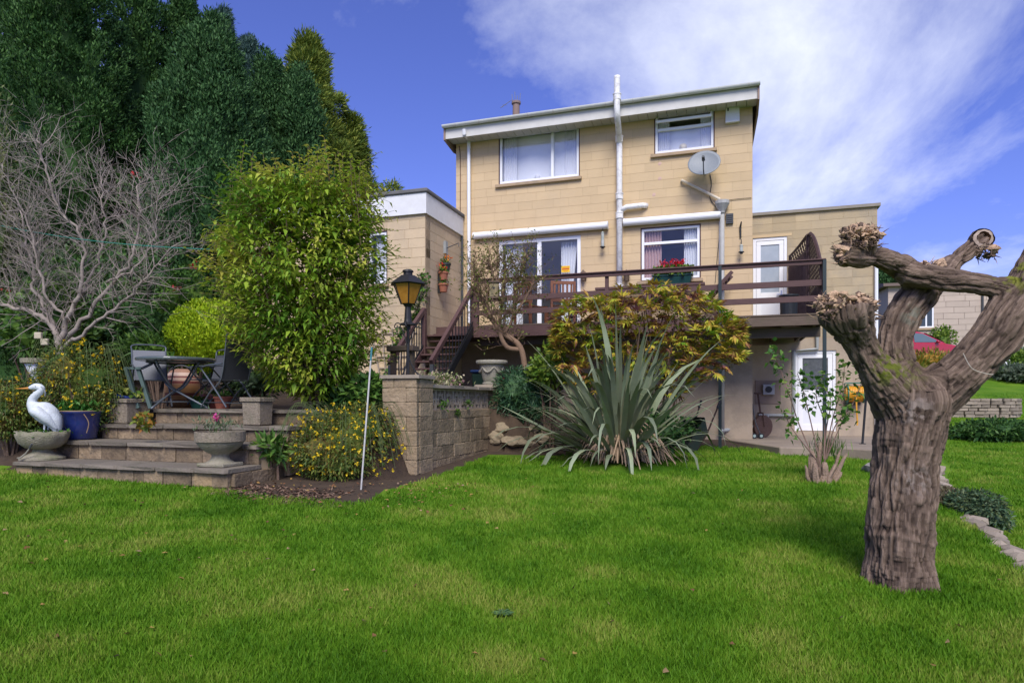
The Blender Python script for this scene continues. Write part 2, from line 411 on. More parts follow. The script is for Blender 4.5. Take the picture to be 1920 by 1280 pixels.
m_roof = M('roof_felt', (.11, .11, .11), .9, (.16, .155, .15), 3, .6)
m_grey = M('grey_plastic', (.33, .35, .34), .5, (.27, .29, .28), 6, .5)
m_black = M('black_metal', (.018, .019, .02), .45, spec=.4)
m_dkgrey = M('dark_grey_metal', (.06, .065, .07), .5)
m_green_pole = M('green_painted_steel', (.022, .035, .035), .45)
m_terra = M('terracotta', (.36, .13, .07), .85, (.26, .1, .06), 8, .5)

house = thing('house', 'two storey pale stone house with brown framed windows and white awning cassettes', 'house', HO, ANG)
FX0, FX1 = hp(855, 400, 0)[0], hp(1411, 400, 0)[0]
ZD = 3.05                                         # deck level
EV = -.42                                         # how far the eave stands out
zev = (hp(845, 238, EV)[1] + hp(1418, 158, EV)[1]) / 2
ZT = (hp(884, 251, 0)[1] + hp(1398, 192, 0)[1]) / 2
ZB = .45; DEP = 7.0
def quad(pts, hy):
    a = [hp(x, y, hy) for x, y in pts]             # TL TR BL BR
    return (a[0][0] + a[2][0]) / 2, (a[1][0] + a[3][0]) / 2, (a[2][1] + a[3][1]) / 2, (a[0][1] + a[1][1]) / 2
WA = quad([(935, 252.6), (1087, 233.1), (935, 346.7), (1087, 331.5)], 0)
WB = quad([(1226.5, 214), (1340, 200.5), (1226.5, 290.6), (1340, 277.8)], 0)
WC = quad([(1201, 427.3), (1314, 419.6), (1201, 528), (1314, 521)], 0)
SDr = quad([(935, 452.5), (1088.7, 439.7), (935, 600), (1088.7, 600)], 0); SDr = (SDr[0], SDr[1], ZD + .05, SDr[3])
holes = [WA, WB, WC, SDr]
wall = MB(HM)
rects = [(FX0, FX1, ZD - .1, ZT + .25)]
for h in holes: rects = rsub(rects, h)
for a, b, c, d in rects: wall.box(a, b, 0.006, .25, c, d)
wall.box(FX0, FX0 + .25, .25, DEP, ZB - .6, ZT + .25).box(FX1 - .25, FX1, .25, DEP, ZB - .6, ZT + .25).box(FX0 + .25, FX1 - .25, DEP - .25, DEP, ZB - .6, ZT + .25)
wobj = wall.build('wall', m_mortar, house)
masonry(wobj, FX0, FX1, ZD - .1, ZT + .2, holes, lambda cx, cz, lx, lz: piece('brick', m_stone, wobj, (cx, .02, cz), (lx, .04, lz)), .198, .52, .0045, None)
MB(HM).box(FX0, FX1, .02, .25, ZB - .6, ZD - .1).build('lower_wall', m_render, house)
MB(HM).box(FX0 + .25, FX1 - .25, .25, DEP - .25, ZD - .08, ZD + .02).box(FX0 + .25, FX1 - .25, .25, DEP - .25, ZD + 2.45, ZD + 2.6).box(FX0 + .25, FX1 - .25, 3.2, 3.3, ZD + .02, ZT + .1).box(.0 + 2.35, 2.45, .25, 3.2, ZD + .02, ZT + .1).box(FX0 + .25, FX1 - .25, .25, DEP - .25, ZT - .02, ZT + .1).build('interior_floor', m_inside, house)
# roof, a single slope rising from the eave
RL, RR = FX0 - .1, FX1 + .1
roof = MB(HM).extrude([(RL, EV - .05, zev + .0), (RL, DEP + .3, zev + .85), (RL, DEP + .3, zev + .70), (RL, EV - .05, zev - .04)], (RR - RL, 0, 0)).build('roof', m_roof, house)
fb = MB(HM).box(RL, RR, EV - .03, EV, zev - .30, zev - .045).build('fascia', m_fascia, roof)
m_soff = M('soffit_board', (.46, .46, .42), .7)
for i in range(34):
    a = RL + .02 + i * (RR - RL - .04) / 34
    piece('soffit_board', m_soff, roof, (a + (RR - RL) / 68, EV / 2, zev - .26), ((RR - RL) / 34 - .012, -EV - .02, .02))
for x, nm in ((RL - .02, 'verge_board'), (RR - .02, 'verge_board')):
    MB(HM).extrude([(x, EV - .06, zev + .0), (x, DEP, zev + .80), (x, DEP, zev + .56), (x, .12, zev - .42), (x, EV - .06, zev - .33)], (.04, 0, 0)).build(nm, M('verge_brown', (.20, .13, .10), .7, (.3, .22, .17), 4, .6), roof)
# gutter: half round channel
gut = MB(HM)
prof = [(math.cos(R(a)) * .062, math.sin(R(a)) * .062) for a in range(180, 361, 20)]
pr = [(EV - .095 + c, zev - .0 + s_) for c, s_ in prof]; inn = [(EV - .095 + c * .86, zev - .0 + s_ * .86) for c, s_ in reversed(prof)]
gut.extrude([(RL - .03, a, b) for a, b in pr + inn], (RR - RL + .06, 0, 0)).build('gutter', m_gutter, roof)
for k in range(12):
    x = RL + .3 + k * (RR - RL - .5) / 11
    MB(HM).extrude([(x, a - .004 if a < EV - .095 else a + .004, b - .004) for a, b in pr], (.03, 0, 0)).build('gutter_bracket', m_fascia, roof)
# flue pot with aerial on the roof
c = hp(967.8, 212, 2.2); mbx = MB(HM)
mbx.lathe([(.10, -.55), (.095, .22), (.125, .24), (.125, .30), (.09, .31)], 16, (c[0], 2.2, c[1])).build('chimney_pot', M('sooty_pot', (.27, .19, .16), .9, (.2, .15, .13), 8, .6), roof)
mbx = MB(HM)
for a in range(4):
    t = a * math.pi / 2; mbx.tube([(c[0] + .1 * math.cos(t), 2.2 + .1 * math.sin(t), c[1] + .28), (c[0] + .12 * math.cos(t), 2.2 + .12 * math.sin(t), c[1] + .52)], .008, 5)
mbx.tube([(c[0] - .45, 2.2, c[1] + .2), (c[0] - .1, 2.2, c[1] + .38)], .008, 5).tube([(c[0] - .42, 2.1, c[1] + .16), (c[0] - .40, 2.3, c[1] + .27)], .006, 5).tube([(c[0] - .34, 2.05, c[1] + .2), (c[0] - .32, 2.35, c[1] + .32)], .006, 5)
mbx.build('wire_cage', M('dull_steel', (.2, .2, .2), .5), roof)

def window(name, q, splits, gmat, brown=True, frame=.055, parent=house, hm=HM, yf=0, transom=None, open_top=False, sill=True):
    """q = x0,x1,z0,z1 ; splits = inner vertical bars (x) ; transom = z of a horizontal bar"""
    x0, x1, z0, z1 = q; b = .022 if brown else 0
    if brown:
        fr = MB(hm)
        for r_ in ((x0, x1, z1 - b, z1), (x0, x1, z0, z0 + b), (x0, x0 + b, z0 + b, z1 - b), (x1 - b, x1, z0 + b, z1 - b)): fr.box(r_[0], r_[1], yf + .006, yf + .12, r_[2], r_[3])
        win = fr.build(name, m_brownframe, parent)
    X0, X1, Z0, Z1 = x0 + b, x1 - b, z0 + b, z1 - b
    wf = MB(hm); f = frame
    for r_ in ((X0, X1, Z1 - f, Z1), (X0, X1, Z0, Z0 + f), (X0, X0 + f, Z0 + f, Z1 - f), (X1 - f, X1, Z0 + f, Z1 - f)): wf.box(r_[0], r_[1], yf + .022, yf + .09, r_[2], r_[3])
    for s_ in splits: wf.box(s_ - f * .6, s_ + f * .6, yf + .024, yf + .088, Z0 + f, Z1 - f)
    if transom: wf.box(X0 + f, X1 - f, yf + .012, yf + .086, transom - f * .55, transom + f * .55)
    if brown: wf.build('frame', m_upvc, win, bevel=.004)
    else: win = wf.build(name, m_upvc, parent, bevel=.004)
    xs = [X0 + f] + sum([[s_ - f * .6, s_ + f * .6] for s_ in splits], []) + [X1 - f]
    for i in range(0, len(xs), 2):
        zs = [(Z0 + f, Z1 - f)] if not transom else [(Z0 + f, transom - f * .55), (transom + f * .55, Z1 - f)]
        for a, c_ in zs:
            if open_top and a > Z0 + .3: continue
            MB(hm).box(xs[i] - .004, xs[i + 1] + .004, yf + .055, yf + .06, a - .004, c_ + .004).build('pane', gmat, win)
    if sill: MB(hm).box(x0 - .07, x1 + .05, yf - .07, yf + .1, z0 - .075, z0 - .003).build('sill', m_sill, win, bevel=.006)
    return win
def curtain(win, x0, x1, z0, z1, y, mat, hm=HM, folds=6, name='curtain', taper=0):
    n = folds * 6; v = []; f = []
    for j, z in enumerate((z0, (z0 + z1) / 2, z1)):
        for i in range(n + 1):
            t = i / n; xx = x0 + (x1 - x0) * t * (1 - taper * (1 - j / 2)); v.append((xx, y + .03 * math.sin(t * folds * 2 * math.pi), z))
    for j in range(2):
        for i in range(n): a = j * (n + 1) + i; f.append((a, a + 1, a + n + 2, a + n + 1))
    MB(hm).add(v, f).build(name, mat, win, smooth=True)
sA = hp(1035, 290, 0)[0]; m_skyrefl = M('sky_reflection_tone', (.78, .79, .80), .9)  # pale colour standing in for the cloud reflected in the upper panes
wa = window('window', WA, [sA], m_glassA)
curtain(wa, WA[0] + .06, WA[1] - .06, WA[2] + .06, WA[3] - .05, .17, m_skyrefl, folds=2, name='sky_reflection_sheet'); curtain(wa, WA[0] + .1, WA[0] + .42, WA[2] + .06, WA[3] - .06, .12, m_net); curtain(wa, WA[1] - .38, WA[1] - .08, WA[2] + .06, WA[3] - .06, .12, m_net)  # full-width sheet is added as painted reflection; only the side curtains are real
wb = window('window', WB, [], m_glassA, transom=WB[2] + (WB[3] - WB[2]) * .60, open_top=True)
# the open top light, hinged at its head and pushed out
tz = WB[2] + (WB[3] - WB[2]) * .66; tt = WB[3] - .05
ol = MB(HM)
for a, b_ in (((WB[0] + .07, .02, tt), (WB[1] - .07, .02, tt)), ((WB[0] + .07, -.16, tz + .06), (WB[1] - .07, -.16, tz + .06)), ((WB[0] + .07, .02, tt), (WB[0] + .07, -.16, tz + .06)), ((WB[1] - .07, .02, tt), (WB[1] - .07, -.16, tz + .06))): ol.bar(a, b_, .045, .05)
op = ol.build('opening_light', m_upvc, wb)
MB(HM).add([(WB[0] + .08, .015, tt), (WB[1] - .08, .015, tt), (WB[1] - .08, -.155, tz + .06), (WB[0] + .08, -.155, tz + .06)], [(0, 1, 2, 3)]).build('pane', m_glassA, op)
curtain(wb, WB[0] + .06, WB[1] - .06, WB[2] + .06, WB[2] + (WB[3] - WB[2]) * .6, .17, m_skyrefl, folds=2, name='sky_reflection_sheet'); curtain(wb, WB[0] + .08, WB[0] + .32, WB[2] + .06, WB[3] - .1, .12, m_net); curtain(wb, WB[1] - .3, WB[1] - .06, WB[2] + .06, WB[3] - .1, .12, m_net)  # again an added pale sheet imitating sky reflection, between real side curtains
wc = window('window', WC, [], m_glassB, transom=WC[2] + (WC[3] - WC[2]) * .70)
curtain(wc, WC[0] + .07, WC[0] + .45, WC[2] + .06, WC[3] - .06, .13, m_pinkcur); curtain(wc, WC[1] - .36, WC[1] - .06, WC[2] + .06, WC[3] - .06, .13, m_net)
sm = hp(1010.5, 520, 0)[0]
sd = window('sliding_door', SDr, [sm], m_glassB, brown=False, frame=.085, sill=False)
curtain(sd, SDr[0] + .12, SDr[0] + .55, SDr[2] + .1, SDr[3] - .1, .18, m_net); curtain(sd, SDr[1] - .5, SDr[1] - .1, SDr[2] + .1, SDr[3] - .1, .18, m_net, taper=.5)
a = hp(1060.5, 504.5, .05)
st = MB(HM).box(a[0] - .10, a[0] + .10, .048, .052, a[1] - .075, a[1] + .075).build('sticker', M('yellow_sticker', (.80, .50, .02), .6), sd)
for k, (w_, dz, h_) in enumerate(((.15, .04, .012), (.17, .002, .03), (.12, -.045, .01))):
    MB(HM).box(a[0] - w_ / 2, a[0] + w_ / 2, .0455, .047, a[1] + dz - h_ / 2, a[1] + dz + h_ / 2).build('printed_line', M('red_print', (.55, .09, .02), .6), st)
# awning cassettes
def awning(p0, p1):
    a = hp(*p0, -.09); b = hp(*p1, -.09); z = (a[1] + b[1]) / 2
    t = MB(HM).tube([(a[0], -.09, z), (b[0], -.09, z)], .082, 16).build('awning_cassette', m_upvc, house, smooth=False)
    for x in (a[0] + .01, b[0] - .02):
        MB(HM).tube([(x - .012, -.09, z), (x + .022, -.09, z)], .09, 16).box(x - .01, x + .02, -.09, .01, z - .05, z + .05).build('end_cap', m_white, t)
awning((888, 441), (1140, 424)); awning((1169, 416), (1351, 404.5))
# white soil pipe
def pipe(pts, r, mat, name, parent=house, collars=(), hy=-.09, seg=12, endcap=None):
    P = [(hp(x, y, hy)[0], hy, hp(x, y, hy)[1]) for x, y in pts]
    t = MB(HM).tube(P, r, seg).build(name, mat, parent, smooth=True)
    for x, y in collars:
        q = hp(x, y, hy); d = MB(HM).lathe([(r * 1.02, -.07), (r * 1.28, -.06), (r * 1.28, .05), (r * 1.38, .055), (r * 1.38, .075), (r * 1.02, .08)], 14, (q[0], hy, q[1])).build('collar', mat, t, smooth=False)
    return t
zp = hp(1161.5, 590, -.11)
sp = MB(HM)
top = hp(1157, 143, EV - .24); mid = hp(1158.5, 192, EV - .24); b1 = hp(1161, 222, -.11); b2 = hp(1161.5, 240, -.11)
P = catmull([(top[0], EV - .24, top[1]), (top[0], EV - .24, (top[1] + mid[1]) / 2), (top[0], EV - .24, zev - .33), ((mid[0] + b1[0]) / 2, EV / 2 - .2, zev - .52), (b1[0], -.12, zev - .72), (b2[0], -.11, zev - .85)], 4)
P.append(Vector((zp[0], -.11, ZD)))
soil = sp.tube(P, .066, 14).build('soil_pipe', m_flake, house, smooth=True)
for x, y, hy in ((1157, 183, EV - .24), (1161, 262, -.11), (1161.5, 369, -.11), (1161.5, 405, -.11), (1161.5, 540, -.11)):
    q = hp(x, y, hy); MB(HM).lathe([(.067, -.07), (.084, -.06), (.084, .05), (.092, .055), (.092, .075), (.067, .08)], 16, (q[0], hy, q[1])).build('collar', m_flake, soil)
q0 = hp(1163, 391, -.11); q1 = hp(1212, 383.5, -.11)
MB(HM).tube([(q0[0], -.11, q0[1] - .05), (q0[0] + .14, -.11, q0[1] + .02), (q1[0] - .1, -.11, q1[1] - .01), (q1[0], -.02, q1[1])], .058, 12).build('branch_pipe', m_flake, soil, smooth=True)
# white downpipe at the left edge
dp = [(870, 243, EV - .09), (870, 250, EV - .09), (879, 262, -.08), (879, 275, -.08), (879.5, 606, -.08)]
MB(HM).tube([(hp(x, y, hy)[0], hy, hp(x, y, hy)[1]) for x, y, hy in dp], .042, 10).build('downpipe', m_upvc, house)
# hopper and grey downpipe at the right, with a waste pipe running down to it
gpz = hp(1354, 388, -.1)
gd = MB(HM).tube([(gpz[0], -.1, gpz[1]), (gpz[0], -.1, .75)], .048, 12).build('waste_downpipe', M('weathered_grey_pipe', (.40, .40, .37), .6, (.28, .28, .26), 4, .6), house, smooth=True)
MB(HM).lathe([(.05, -.14), (.06, -.1), (.13, .02), (.15, .05), (.15, .12), (.12, .12), (.1, .04)], 12, (gpz[0], -.12, gpz[1])).build('hopper', M('hopper_grey', (.42, .42, .40), .6, (.3, .3, .28), 9, .5), gd)
wp0 = hp(1278, 338, -.07); wp1 = hp(1350, 374, -.07)
MB(HM).tube([(wp0[0], 0, wp0[1]), (wp0[0], -.07, wp0[1]), (wp1[0], -.07, wp1[1])], .03, 8).build('waste_pipe', M('cream_pipe', (.62, .55, .42), .6), house)
MB(HM).tube([(hp(1349.5, 415, -.03)[0], -.03, hp(1349.5, 415, -.03)[1]), (hp(1349, 520, -.03)[0], -.03, hp(1349, 520, -.03)[1])], .014, 6).build('cable_conduit', m_white, house)
def cable(pts, r=.008, mat=None, hy=-.02, name='cable', parent=house, hm=HM):
    P = catmull([(hp(x, y, hy)[0], hy, hp(x, y, hy)[1]) for x, y in pts], 5)
    return MB(hm).tube(P, r, 5).build(name, mat or m_black, parent)
cable([(1331, 326), (1334, 345), (1331, 370), (1340, 385), (1352, 395)]); cable([(1360, 376), (1385, 373), (1409, 371)], .006); cable([(1352, 415), (1346, 470), (1341, 530)], .006)
cable([(861, 274), (863, 300), (863, 400)], .008, m_brownframe, hy=-.01)
# small repairs on the stone
for k, (x, y) in enumerate(((1237, 307), (1237, 335), (1226, 365))):
    q = hp(x, y, 0); MB(HM).blob((q[0], 0, q[1]), (.045, .006, .045), 1, .2).build('patch', M('pink_filler', (.55, .38, .30), .9), house)
# alarm box
q = quad([(1361, 196), (1386, 193), (1361, 232), (1386, 228)], -.06)
MB(HM).extrude([(q[0], 0, q[3]), (q[1], 0, q[3]), (q[1] + .01, 0, q[2]), (q[0] - .01, 0, q[2])], (0, -.09, 0)).build('alarm_box', m_white, house, bevel=.008)
MB(HM).box(q[0] + .03, q[0] + .06, -.094, -.088, q[3] - .16, q[3] - .03).build('alarm_lens', m_dkgrey, bpy.data.objects['alarm_box'])
# black air vent
q = quad([(1361, 401), (1375, 400), (1361, 420), (1375, 419)], -.04)
av = MB(HM).box(q[0], q[1], -.06, 0, q[2], q[3]).build('air_vent', m_dkgrey, house, bevel=.006)
for k in range(4):
    z = q[2] + (q[3] - q[2]) * (k + .8) / 5; MB(HM).box(q[0] + .015, q[1] - .015, -.068, -.06, z, z + .012).build('louvre', m_black, av)
# satellite dish
dish = thing('satellite_dish', 'grey oval mesh satellite dish bracketed to the stone wall below the small window', 'satellite dish', H(*[hp(1322, 312, -.02)[0], -.02, hp(1322, 312, -.02)[1]]), ANG)
c = hp(1320.5, 309, -.35); C3 = H(c[0], -.35, c[1]); nd = (Vector((-.35, -1.0, .42))).normalized()
sx_ = nd.cross(Vector((0, 0, 1))).normalized(); uy = sx_.cross(nd)
v = []; f = []; RI, SEG = 7, 28
for i in range(RI + 1):
    for k in range(SEG):
        t = 2 * math.pi * k / SEG; r_ = i / RI
        v.append(C3 + sx_ * (math.cos(t) * r_ * .335) + uy * (math.sin(t) * r_ * .31) + nd * (.07 * r_ * r_))
for i in range(RI):
    for k in range(SEG): f.append((i * SEG + k, i * SEG + (k + 1) % SEG, (i + 1) * SEG + (k + 1) % SEG, (i + 1) * SEG + k))
m_dish = M('dish_grey', (.20, .225, .235), .5, (.24, .26, .27), 30, .5)
n0 = len(v); v += [p - nd * .012 for p in v[:n0]]; f += [tuple(i + n0 for i in reversed(q_)) for q_ in f] + [(RI * SEG + k, RI * SEG + (k + 1) % SEG, n0 + RI * SEG + (k + 1) % SEG, n0 + RI * SEG + k) for k in range(SEG)]
MB().add(v, f).build('reflector', m_dish, dish, smooth=True)
lnb = C3 + nd * .36 - uy * .12
MB().tube([C3 - uy * .3 + nd * .05, C3 - uy * .29 + nd * .2, lnb], .012, 6).build('arm', m_dkgrey, dish)
MB().tube([lnb + nd * .04, lnb - nd * .08], [.028, .034], 10).build('receiver', m_dkgrey, dish)
MB().tube([C3 - nd * .03, H(c[0] + .02, -.12, c[1] - .05), H(c[0] + .02, -.0, c[1] - .05)], .022, 8).build('bracket', m_grey, dish)

# ---- bird feeders and wall lanterns on the facade
def feeder(px, y0, y1, kind):
    q = hp(px, y0, -.15); q2 = hp(px, y1, -.15)
    t = thing('bird_feeder', 'slim glass seed feeder hanging beside the white soil pipe' if kind == 0 else 'small black caged feeder hanging by the upper white door', 'bird feeder', H(q[0], -.15, q2[1]), ANG)
    MB(HM).tube([(q[0], 0, q[1] + .08), (q[0], -.08, q[1] + .12), (q[0], -.15, q[1] + .06), (q[0], -.15, q[1])], .008, 6).build('hook', m_black, t)
    h = q[1] - q2[1]
    MB(HM).lathe([(.01, h), (.04, h - .03), (.034, h - .05), (.034, .05)], 12, (q[0], -.15, q2[1])).build('seed_tube', M('seed_glass', (.28, .33, .28), .2, (.5, .5, .45), 12, .5), t)
    MB(HM).lathe([(.034, .05), (.06, .045), (.06, .03), (.03, .02), (.03, 0)], 12, (q[0], -.15, q2[1])).build('tray', m_black, t)
feeder(1130, 434, 466, 0); feeder(1390, 458, 476, 1)
q = hp(1390, 417, -.02); q2 = hp(1388.5, 446, -.02)
MB(HM).tube([(q2[0], -.02, q2[1]), (q[0] - .02, -.03, q[1] - .1), (q[0], -.09, q[1])], [.018, .022, .012], 6).build('hanging_bracket', m_black, house)
for px in (1094, 1175):
    q = hp(px, 517, -.08); t = thing('wall_lantern', 'small bronze coach lantern on the stone wall beside the sliding door' if px < 1100 else 'small bronze coach lantern on the stone wall right of the soil pipe', 'wall lantern', H(q[0], 0, q[1]), ANG)
    m_brz = M('bronze', (.14, .10, .07), .5, metal=.3)
    MB(HM).box(q[0] - .05, q[0] + .05, -.02, 0, q[1] - .1, q[1] + .08).build('back_plate', m_brz, t)
    MB(HM).lathe([(.04, -.12), (.075, .04), (.09, .05), (.03, .1), (.012, .13)], 8, (q[0], -.12, q[1])).build('lantern_body', m_brz, t)
    MB(HM).box(q[0] - .012, q[0] + .012, -.1, -.01, q[1] - .02, q[1] + .01).build('arm', m_brz, t)
# ornaments standing on the inside sills
def ornament(px, py, q, r_, mat, label, nm='ornament'):
    a = hp(px, py, .16); b = MB(HM).lathe([(.02, 0), (r_ * .7, .01), (r_, r_ * .8), (r_ * .8, r_ * 1.5), (r_ * .3, r_ * 1.7), (.01, r_ * 1.72)], 14, (a[0], .14, q[2] + .076))
    tag(b.build(nm, mat, None, smooth=True), label, 'ornament')
ornament(1281, 275, WB, .085, M('cream_ceramic', (.75, .68, .5), .5), 'round cream ornament on the sill inside the small upper window')
ornament(1008, 333, WA, .07, M('white_ceramic', (.7, .7, .7), .4), 'white ornament on the sill inside the wide upper window')

# ================================================================== RIGHT EXTENSION (set back, two storeys)
YE = 2.2
ext = thing('side_extension', 'weathered flat topped stone extension with two white half glazed doors', 'building', H(6.2, YE, .6), ANG)
EM = HM
ex0 = FX1 - .05; ex1 = hp(1645, 480, YE)[0]
zet = (hp(1412, 405, YE)[1] + hp(1645, 388, YE)[1]) / 2
UD = quad([(1412, 446), (1476, 444), (1412, 588), (1476, 588)], YE); UD = (UD[0], UD[1], ZD + .02, UD[3])
LD = quad([(1490, 658), (1568, 656), (1490, 808), (1568, 808)], YE)
ewall = MB(HM); rr_ = [(ex0, ex1, ZB - .6, zet)]
for h in (UD, LD): rr_ = rsub(rr_, h)
for a, b, c, d in rr_: ewall.box(a, b, YE + .006, YE + .25, c, d)
ewall.box(ex1 - .25, ex1, YE + .25, YE + 5, ZB - .6, zet).box(ex0, ex1 - .25, YE + 4.75, YE + 5, ZB - .6, zet)
ew = ewall.build('wall', m_mortar, ext)
off = HMI @ Vector(ext.location); 
masonry(ew, ex0, ex1, ZD - .12, zet, [UD], lambda cx, cz, lx, lz: piece('brick', m_stone2, ew, (cx - off.x, YE + .02 - off.y, cz - .6), (lx, .04, lz)), .198, .52, .0055, None)
rl_ = rsub([(ex0, ex1 - .005, ZB - .6, ZD - .13)], LD)
lw = MB(HM)
for a, b, c, d in rl_: lw.box(a, b, YE - .012, YE + .005, c, d)
lw.build('render_coat', m_render, ext)
MB(HM).box(ex0, ex1 + .06, YE - .06, YE + .3, zet, zet + .07).box(ex0, ex1 + .05, YE + .3, YE + 5.05, zet, zet + .06).build('coping', M('coping_felt', (.22, .2, .17), .9, (.3, .27, .22), 4, .6), ext)
MB(HM).box(ex0, ex1 - .2, YE + .3, YE + 4.7, zet - .15, zet - .08).build('flat_roof', m_roof, ext)
MB(HM).box(UD[0] - .1, UD[1] + .1, YE - .006, YE + .1, UD[3] + .005, UD[3] + .07).build('lintel', m_stone, ext)
def door(q, name, gmat, parent, yf, gz, f=.07, handle_left=False):
    x0, x1, z0, z1 = q
    d = MB(HM)
    for r_ in ((x0, x1, z1 - f, z1), (x0, x0 + f, z0, z1 - f), (x1 - f, x1, z0, z1 - f)): d.box(r_[0], r_[1], yf + .02, yf + .1, r_[2], r_[3])
    X0, X1, Z1 = x0 + f + .006, x1 - f - .006, z1 - f - .006; s_ = .1; zm = z0 + (z1 - z0) * gz
    dd = d.build(name, m_upvc, parent, bevel=.004)
    lf = MB(HM)
    for r_ in ((X0, X1, Z1 - s_, Z1), (X0, X1, z0 + .01, z0 + .16), (X0, X0 + s_, z0 + .16, Z1 - s_), (X1 - s_, X1, z0 + .16, Z1 - s_), (X0 + s_, X1 - s_, zm - .09, zm + .06)): lf.box(r_[0], r_[1], yf + .03, yf + .085, r_[2], r_[3])
    lf.build('leaf_frame', m_upvc, dd, bevel=.004)
    MB(HM).box(X0 + s_, X1 - s_, yf + .05, yf + .07, z0 + .16, zm - .09).build('panel', M('panel_white', (.70, .72, .76), .4), dd)
    MB(HM).box(X0 + s_, X1 - s_, yf + .05, yf + .06, zm + .06, Z1 - s_).build('pane', gmat, dd)
    hx_ = X0 + .05 if handle_left else X1 - .05
    MB(HM).box(hx_ - .018, hx_ + .018, yf + .022, yf + .03, zm - .1, zm + .1).box(hx_ - .02 - (0 if handle_left else .09), hx_ + .02 + (.09 if handle_left else 0), yf - .02, yf + .0, zm - .012, zm + .012).box(hx_ - .01, hx_ + .01, yf - .01, yf + .03, zm - .01, zm + .01).build('handle', M('chrome', (.5, .5, .5), .3, metal=.8), dd)
    return dd
door(UD, 'door', M('reeded_glass', (.30, .35, .39), .3, (.36, .41, .45), 8, .5, spec=.6), ext, YE, .40)
door(LD, 'door', M('dark_obscure_glass', (.035, .042, .045), .25, (.09, .10, .105), 22, .6, spec=.6, bump=.4, bscale=90), ext, YE, .48)
q = hp(1643.5, 520, YE - .06); MB(HM).tube([(ex1 - .03, YE - .05, zet - .8), (ex1 - .03, YE - .05, .7)], .04, 8).build('downpipe', m_upvc, ext)
# grey pipes round the lower door
YP = YE - .06
def epipe(pts, r, mat=m_grey, nm='drain_pipe'):
    MB(HM).tube([(hp(x, y, YP)[0], YP, hp(x, y, YP)[1]) for x, y in pts], r, 8).build(nm, mat, ext)
epipe([(1532, 610), (1532, 654), (1488, 658), (1488, 780)], .045); 
# vent block under the deck: a projecting bay of the lower storey
YV = 1.55
bx1 = hp(1484, 700, YV)[0]
bay = MB(HM).box(FX1 - .02, bx1, YV, YE + .1, ZB - .6, ZD - .32).build('lower_bay', m_render, ext)
a = quad([(1416, 713), (1464, 713), (1416, 757), (1464, 757)], YV)
MB(HM).box(a[0], a[1], YV - .02, YV, a[2], a[3]).build('concrete_patch', M('patch_concrete', (.20, .155, .12), .95, (.27, .21, .17), 5, .6), bay, bevel=.006)
a = quad([(1430, 720), (1452, 720), (1430, 740), (1452, 740)], YV - .02)
fl = MB(HM).box(a[0], a[1], YV - .1, YV - .021, a[2], a[3]).build('flue_terminal', M('galvanised', (.33, .34, .34), .5, (.25, .26, .26), 9, .5, metal=.4), bay, bevel=.01)
MB(HM).tube([((a[0] + a[1]) / 2, YV - .115, (a[2] + a[3]) / 2), ((a[0] + a[1]) / 2, YV - .101, (a[2] + a[3]) / 2)], .075, 16).build('flue_hole', m_black, fl)
MB(HM).tube([(hp(1421, 778, YV - .04)[0], YV - .04, hp(1421, 778, YV - .04)[1]), (hp(1484, 777, YV - .04)[0], YV - .04, hp(1421, 778, YV - .04)[1])], .035, 8).build('drain_pipe', m_grey, bay)
g0 = H(FX1 - .65, -.16, .80); g1 = H(FX1 + .35, YV - .5, .90)
MB().tube([g0, g1, g1 + Vector((.0, .0, .22))], .04, 8).build('drain_pipe', m_grey, bay)

# ================================================================== LEFT EXTENSION (single storey, projecting)
XL = hp(866, 430, 0)[0] ; YLf = -2.07
lext = thing('garden_room', 'single storey flat roofed stone wing with deep white fascia left of the house', 'building', H(XL, YLf, 1.3), ANG)
zl0 = 1.0; zl1 = (hp(797, 401, YLf)[1] + 5.42) / 2
lw_x0 = XL - 6.0
WL = (hp(690, 480, YLf)[0], hp(726, 480, YLf)[0], hp(726, 532, YLf)[1], hp(726, 432, YLf)[1])
lwall = MB(HM)
for a, b, c, d in rsub([(lw_x0, XL, zl0, zl1)], WL): lwall.box(a, b, YLf + .006, YLf + .25, c, d)
lwall.box(XL - .256, XL - .006, YLf + .25, -.01, zl0, zl1).box(lw_x0, lw_x0 + .25, YLf + .25, 3, zl0, zl1).box(lw_x0, FX0 - .01, 3, 3.2, zl0, zl1)
lwo = lwall.build('wall', m_mortar, lext)
loff = HMI @ Vector(lext.location)
masonry(lwo, lw_x0 + .01, XL, zl0 + .02, zl1, [WL], lambda cx, cz, lx, lz: piece('brick', m_stoneL, lwo, (cx - loff.x, YLf + .02 - loff.y, cz - 1.3), (lx, .04, lz)), .205, .56, .007, None)
masonry(lwo, YLf + .045, -.012, zl0 + .02, zl1, [], lambda cx, cz, lx, lz: piece('brick', m_stoneL, lwo, (XL - .02 - loff.x, cx - loff.y, cz - 1.3), (.04, lx, lz)), .205, .56, .007, None)
MB(HM).box(lw_x0 - .05, XL + .05, YLf - .06, YLf + .1, zl1, zl1 + .44).box(XL - .1, XL + .05, YLf + .1, -.02, zl1, zl1 + .44).build('fascia', m_white, lext)
MB(HM).box(lw_x0 - .08, XL + .09, YLf - .10, -.02, zl1 + .44, zl1 + .53).box(lw_x0 - .08, FX0 - .02, -.02, 3.3, zl1 + .44, zl1 + .53).build('flat_roof', m_roof, lext, bevel=.02)
wl = window('window', WL, [], m_glassB, parent=lext, yf=YLf)
curtain(wl, WL[0] + .1, WL[1] - .1, WL[2] + .1, WL[3] - .1, YLf + .2, m_net)
MB(HM).tube([(XL + .03, -.06, zl1 - .02), (XL + .03, -.06, 3.1)], .03, 8).build('drain_pipe', m_dkgrey, lext)
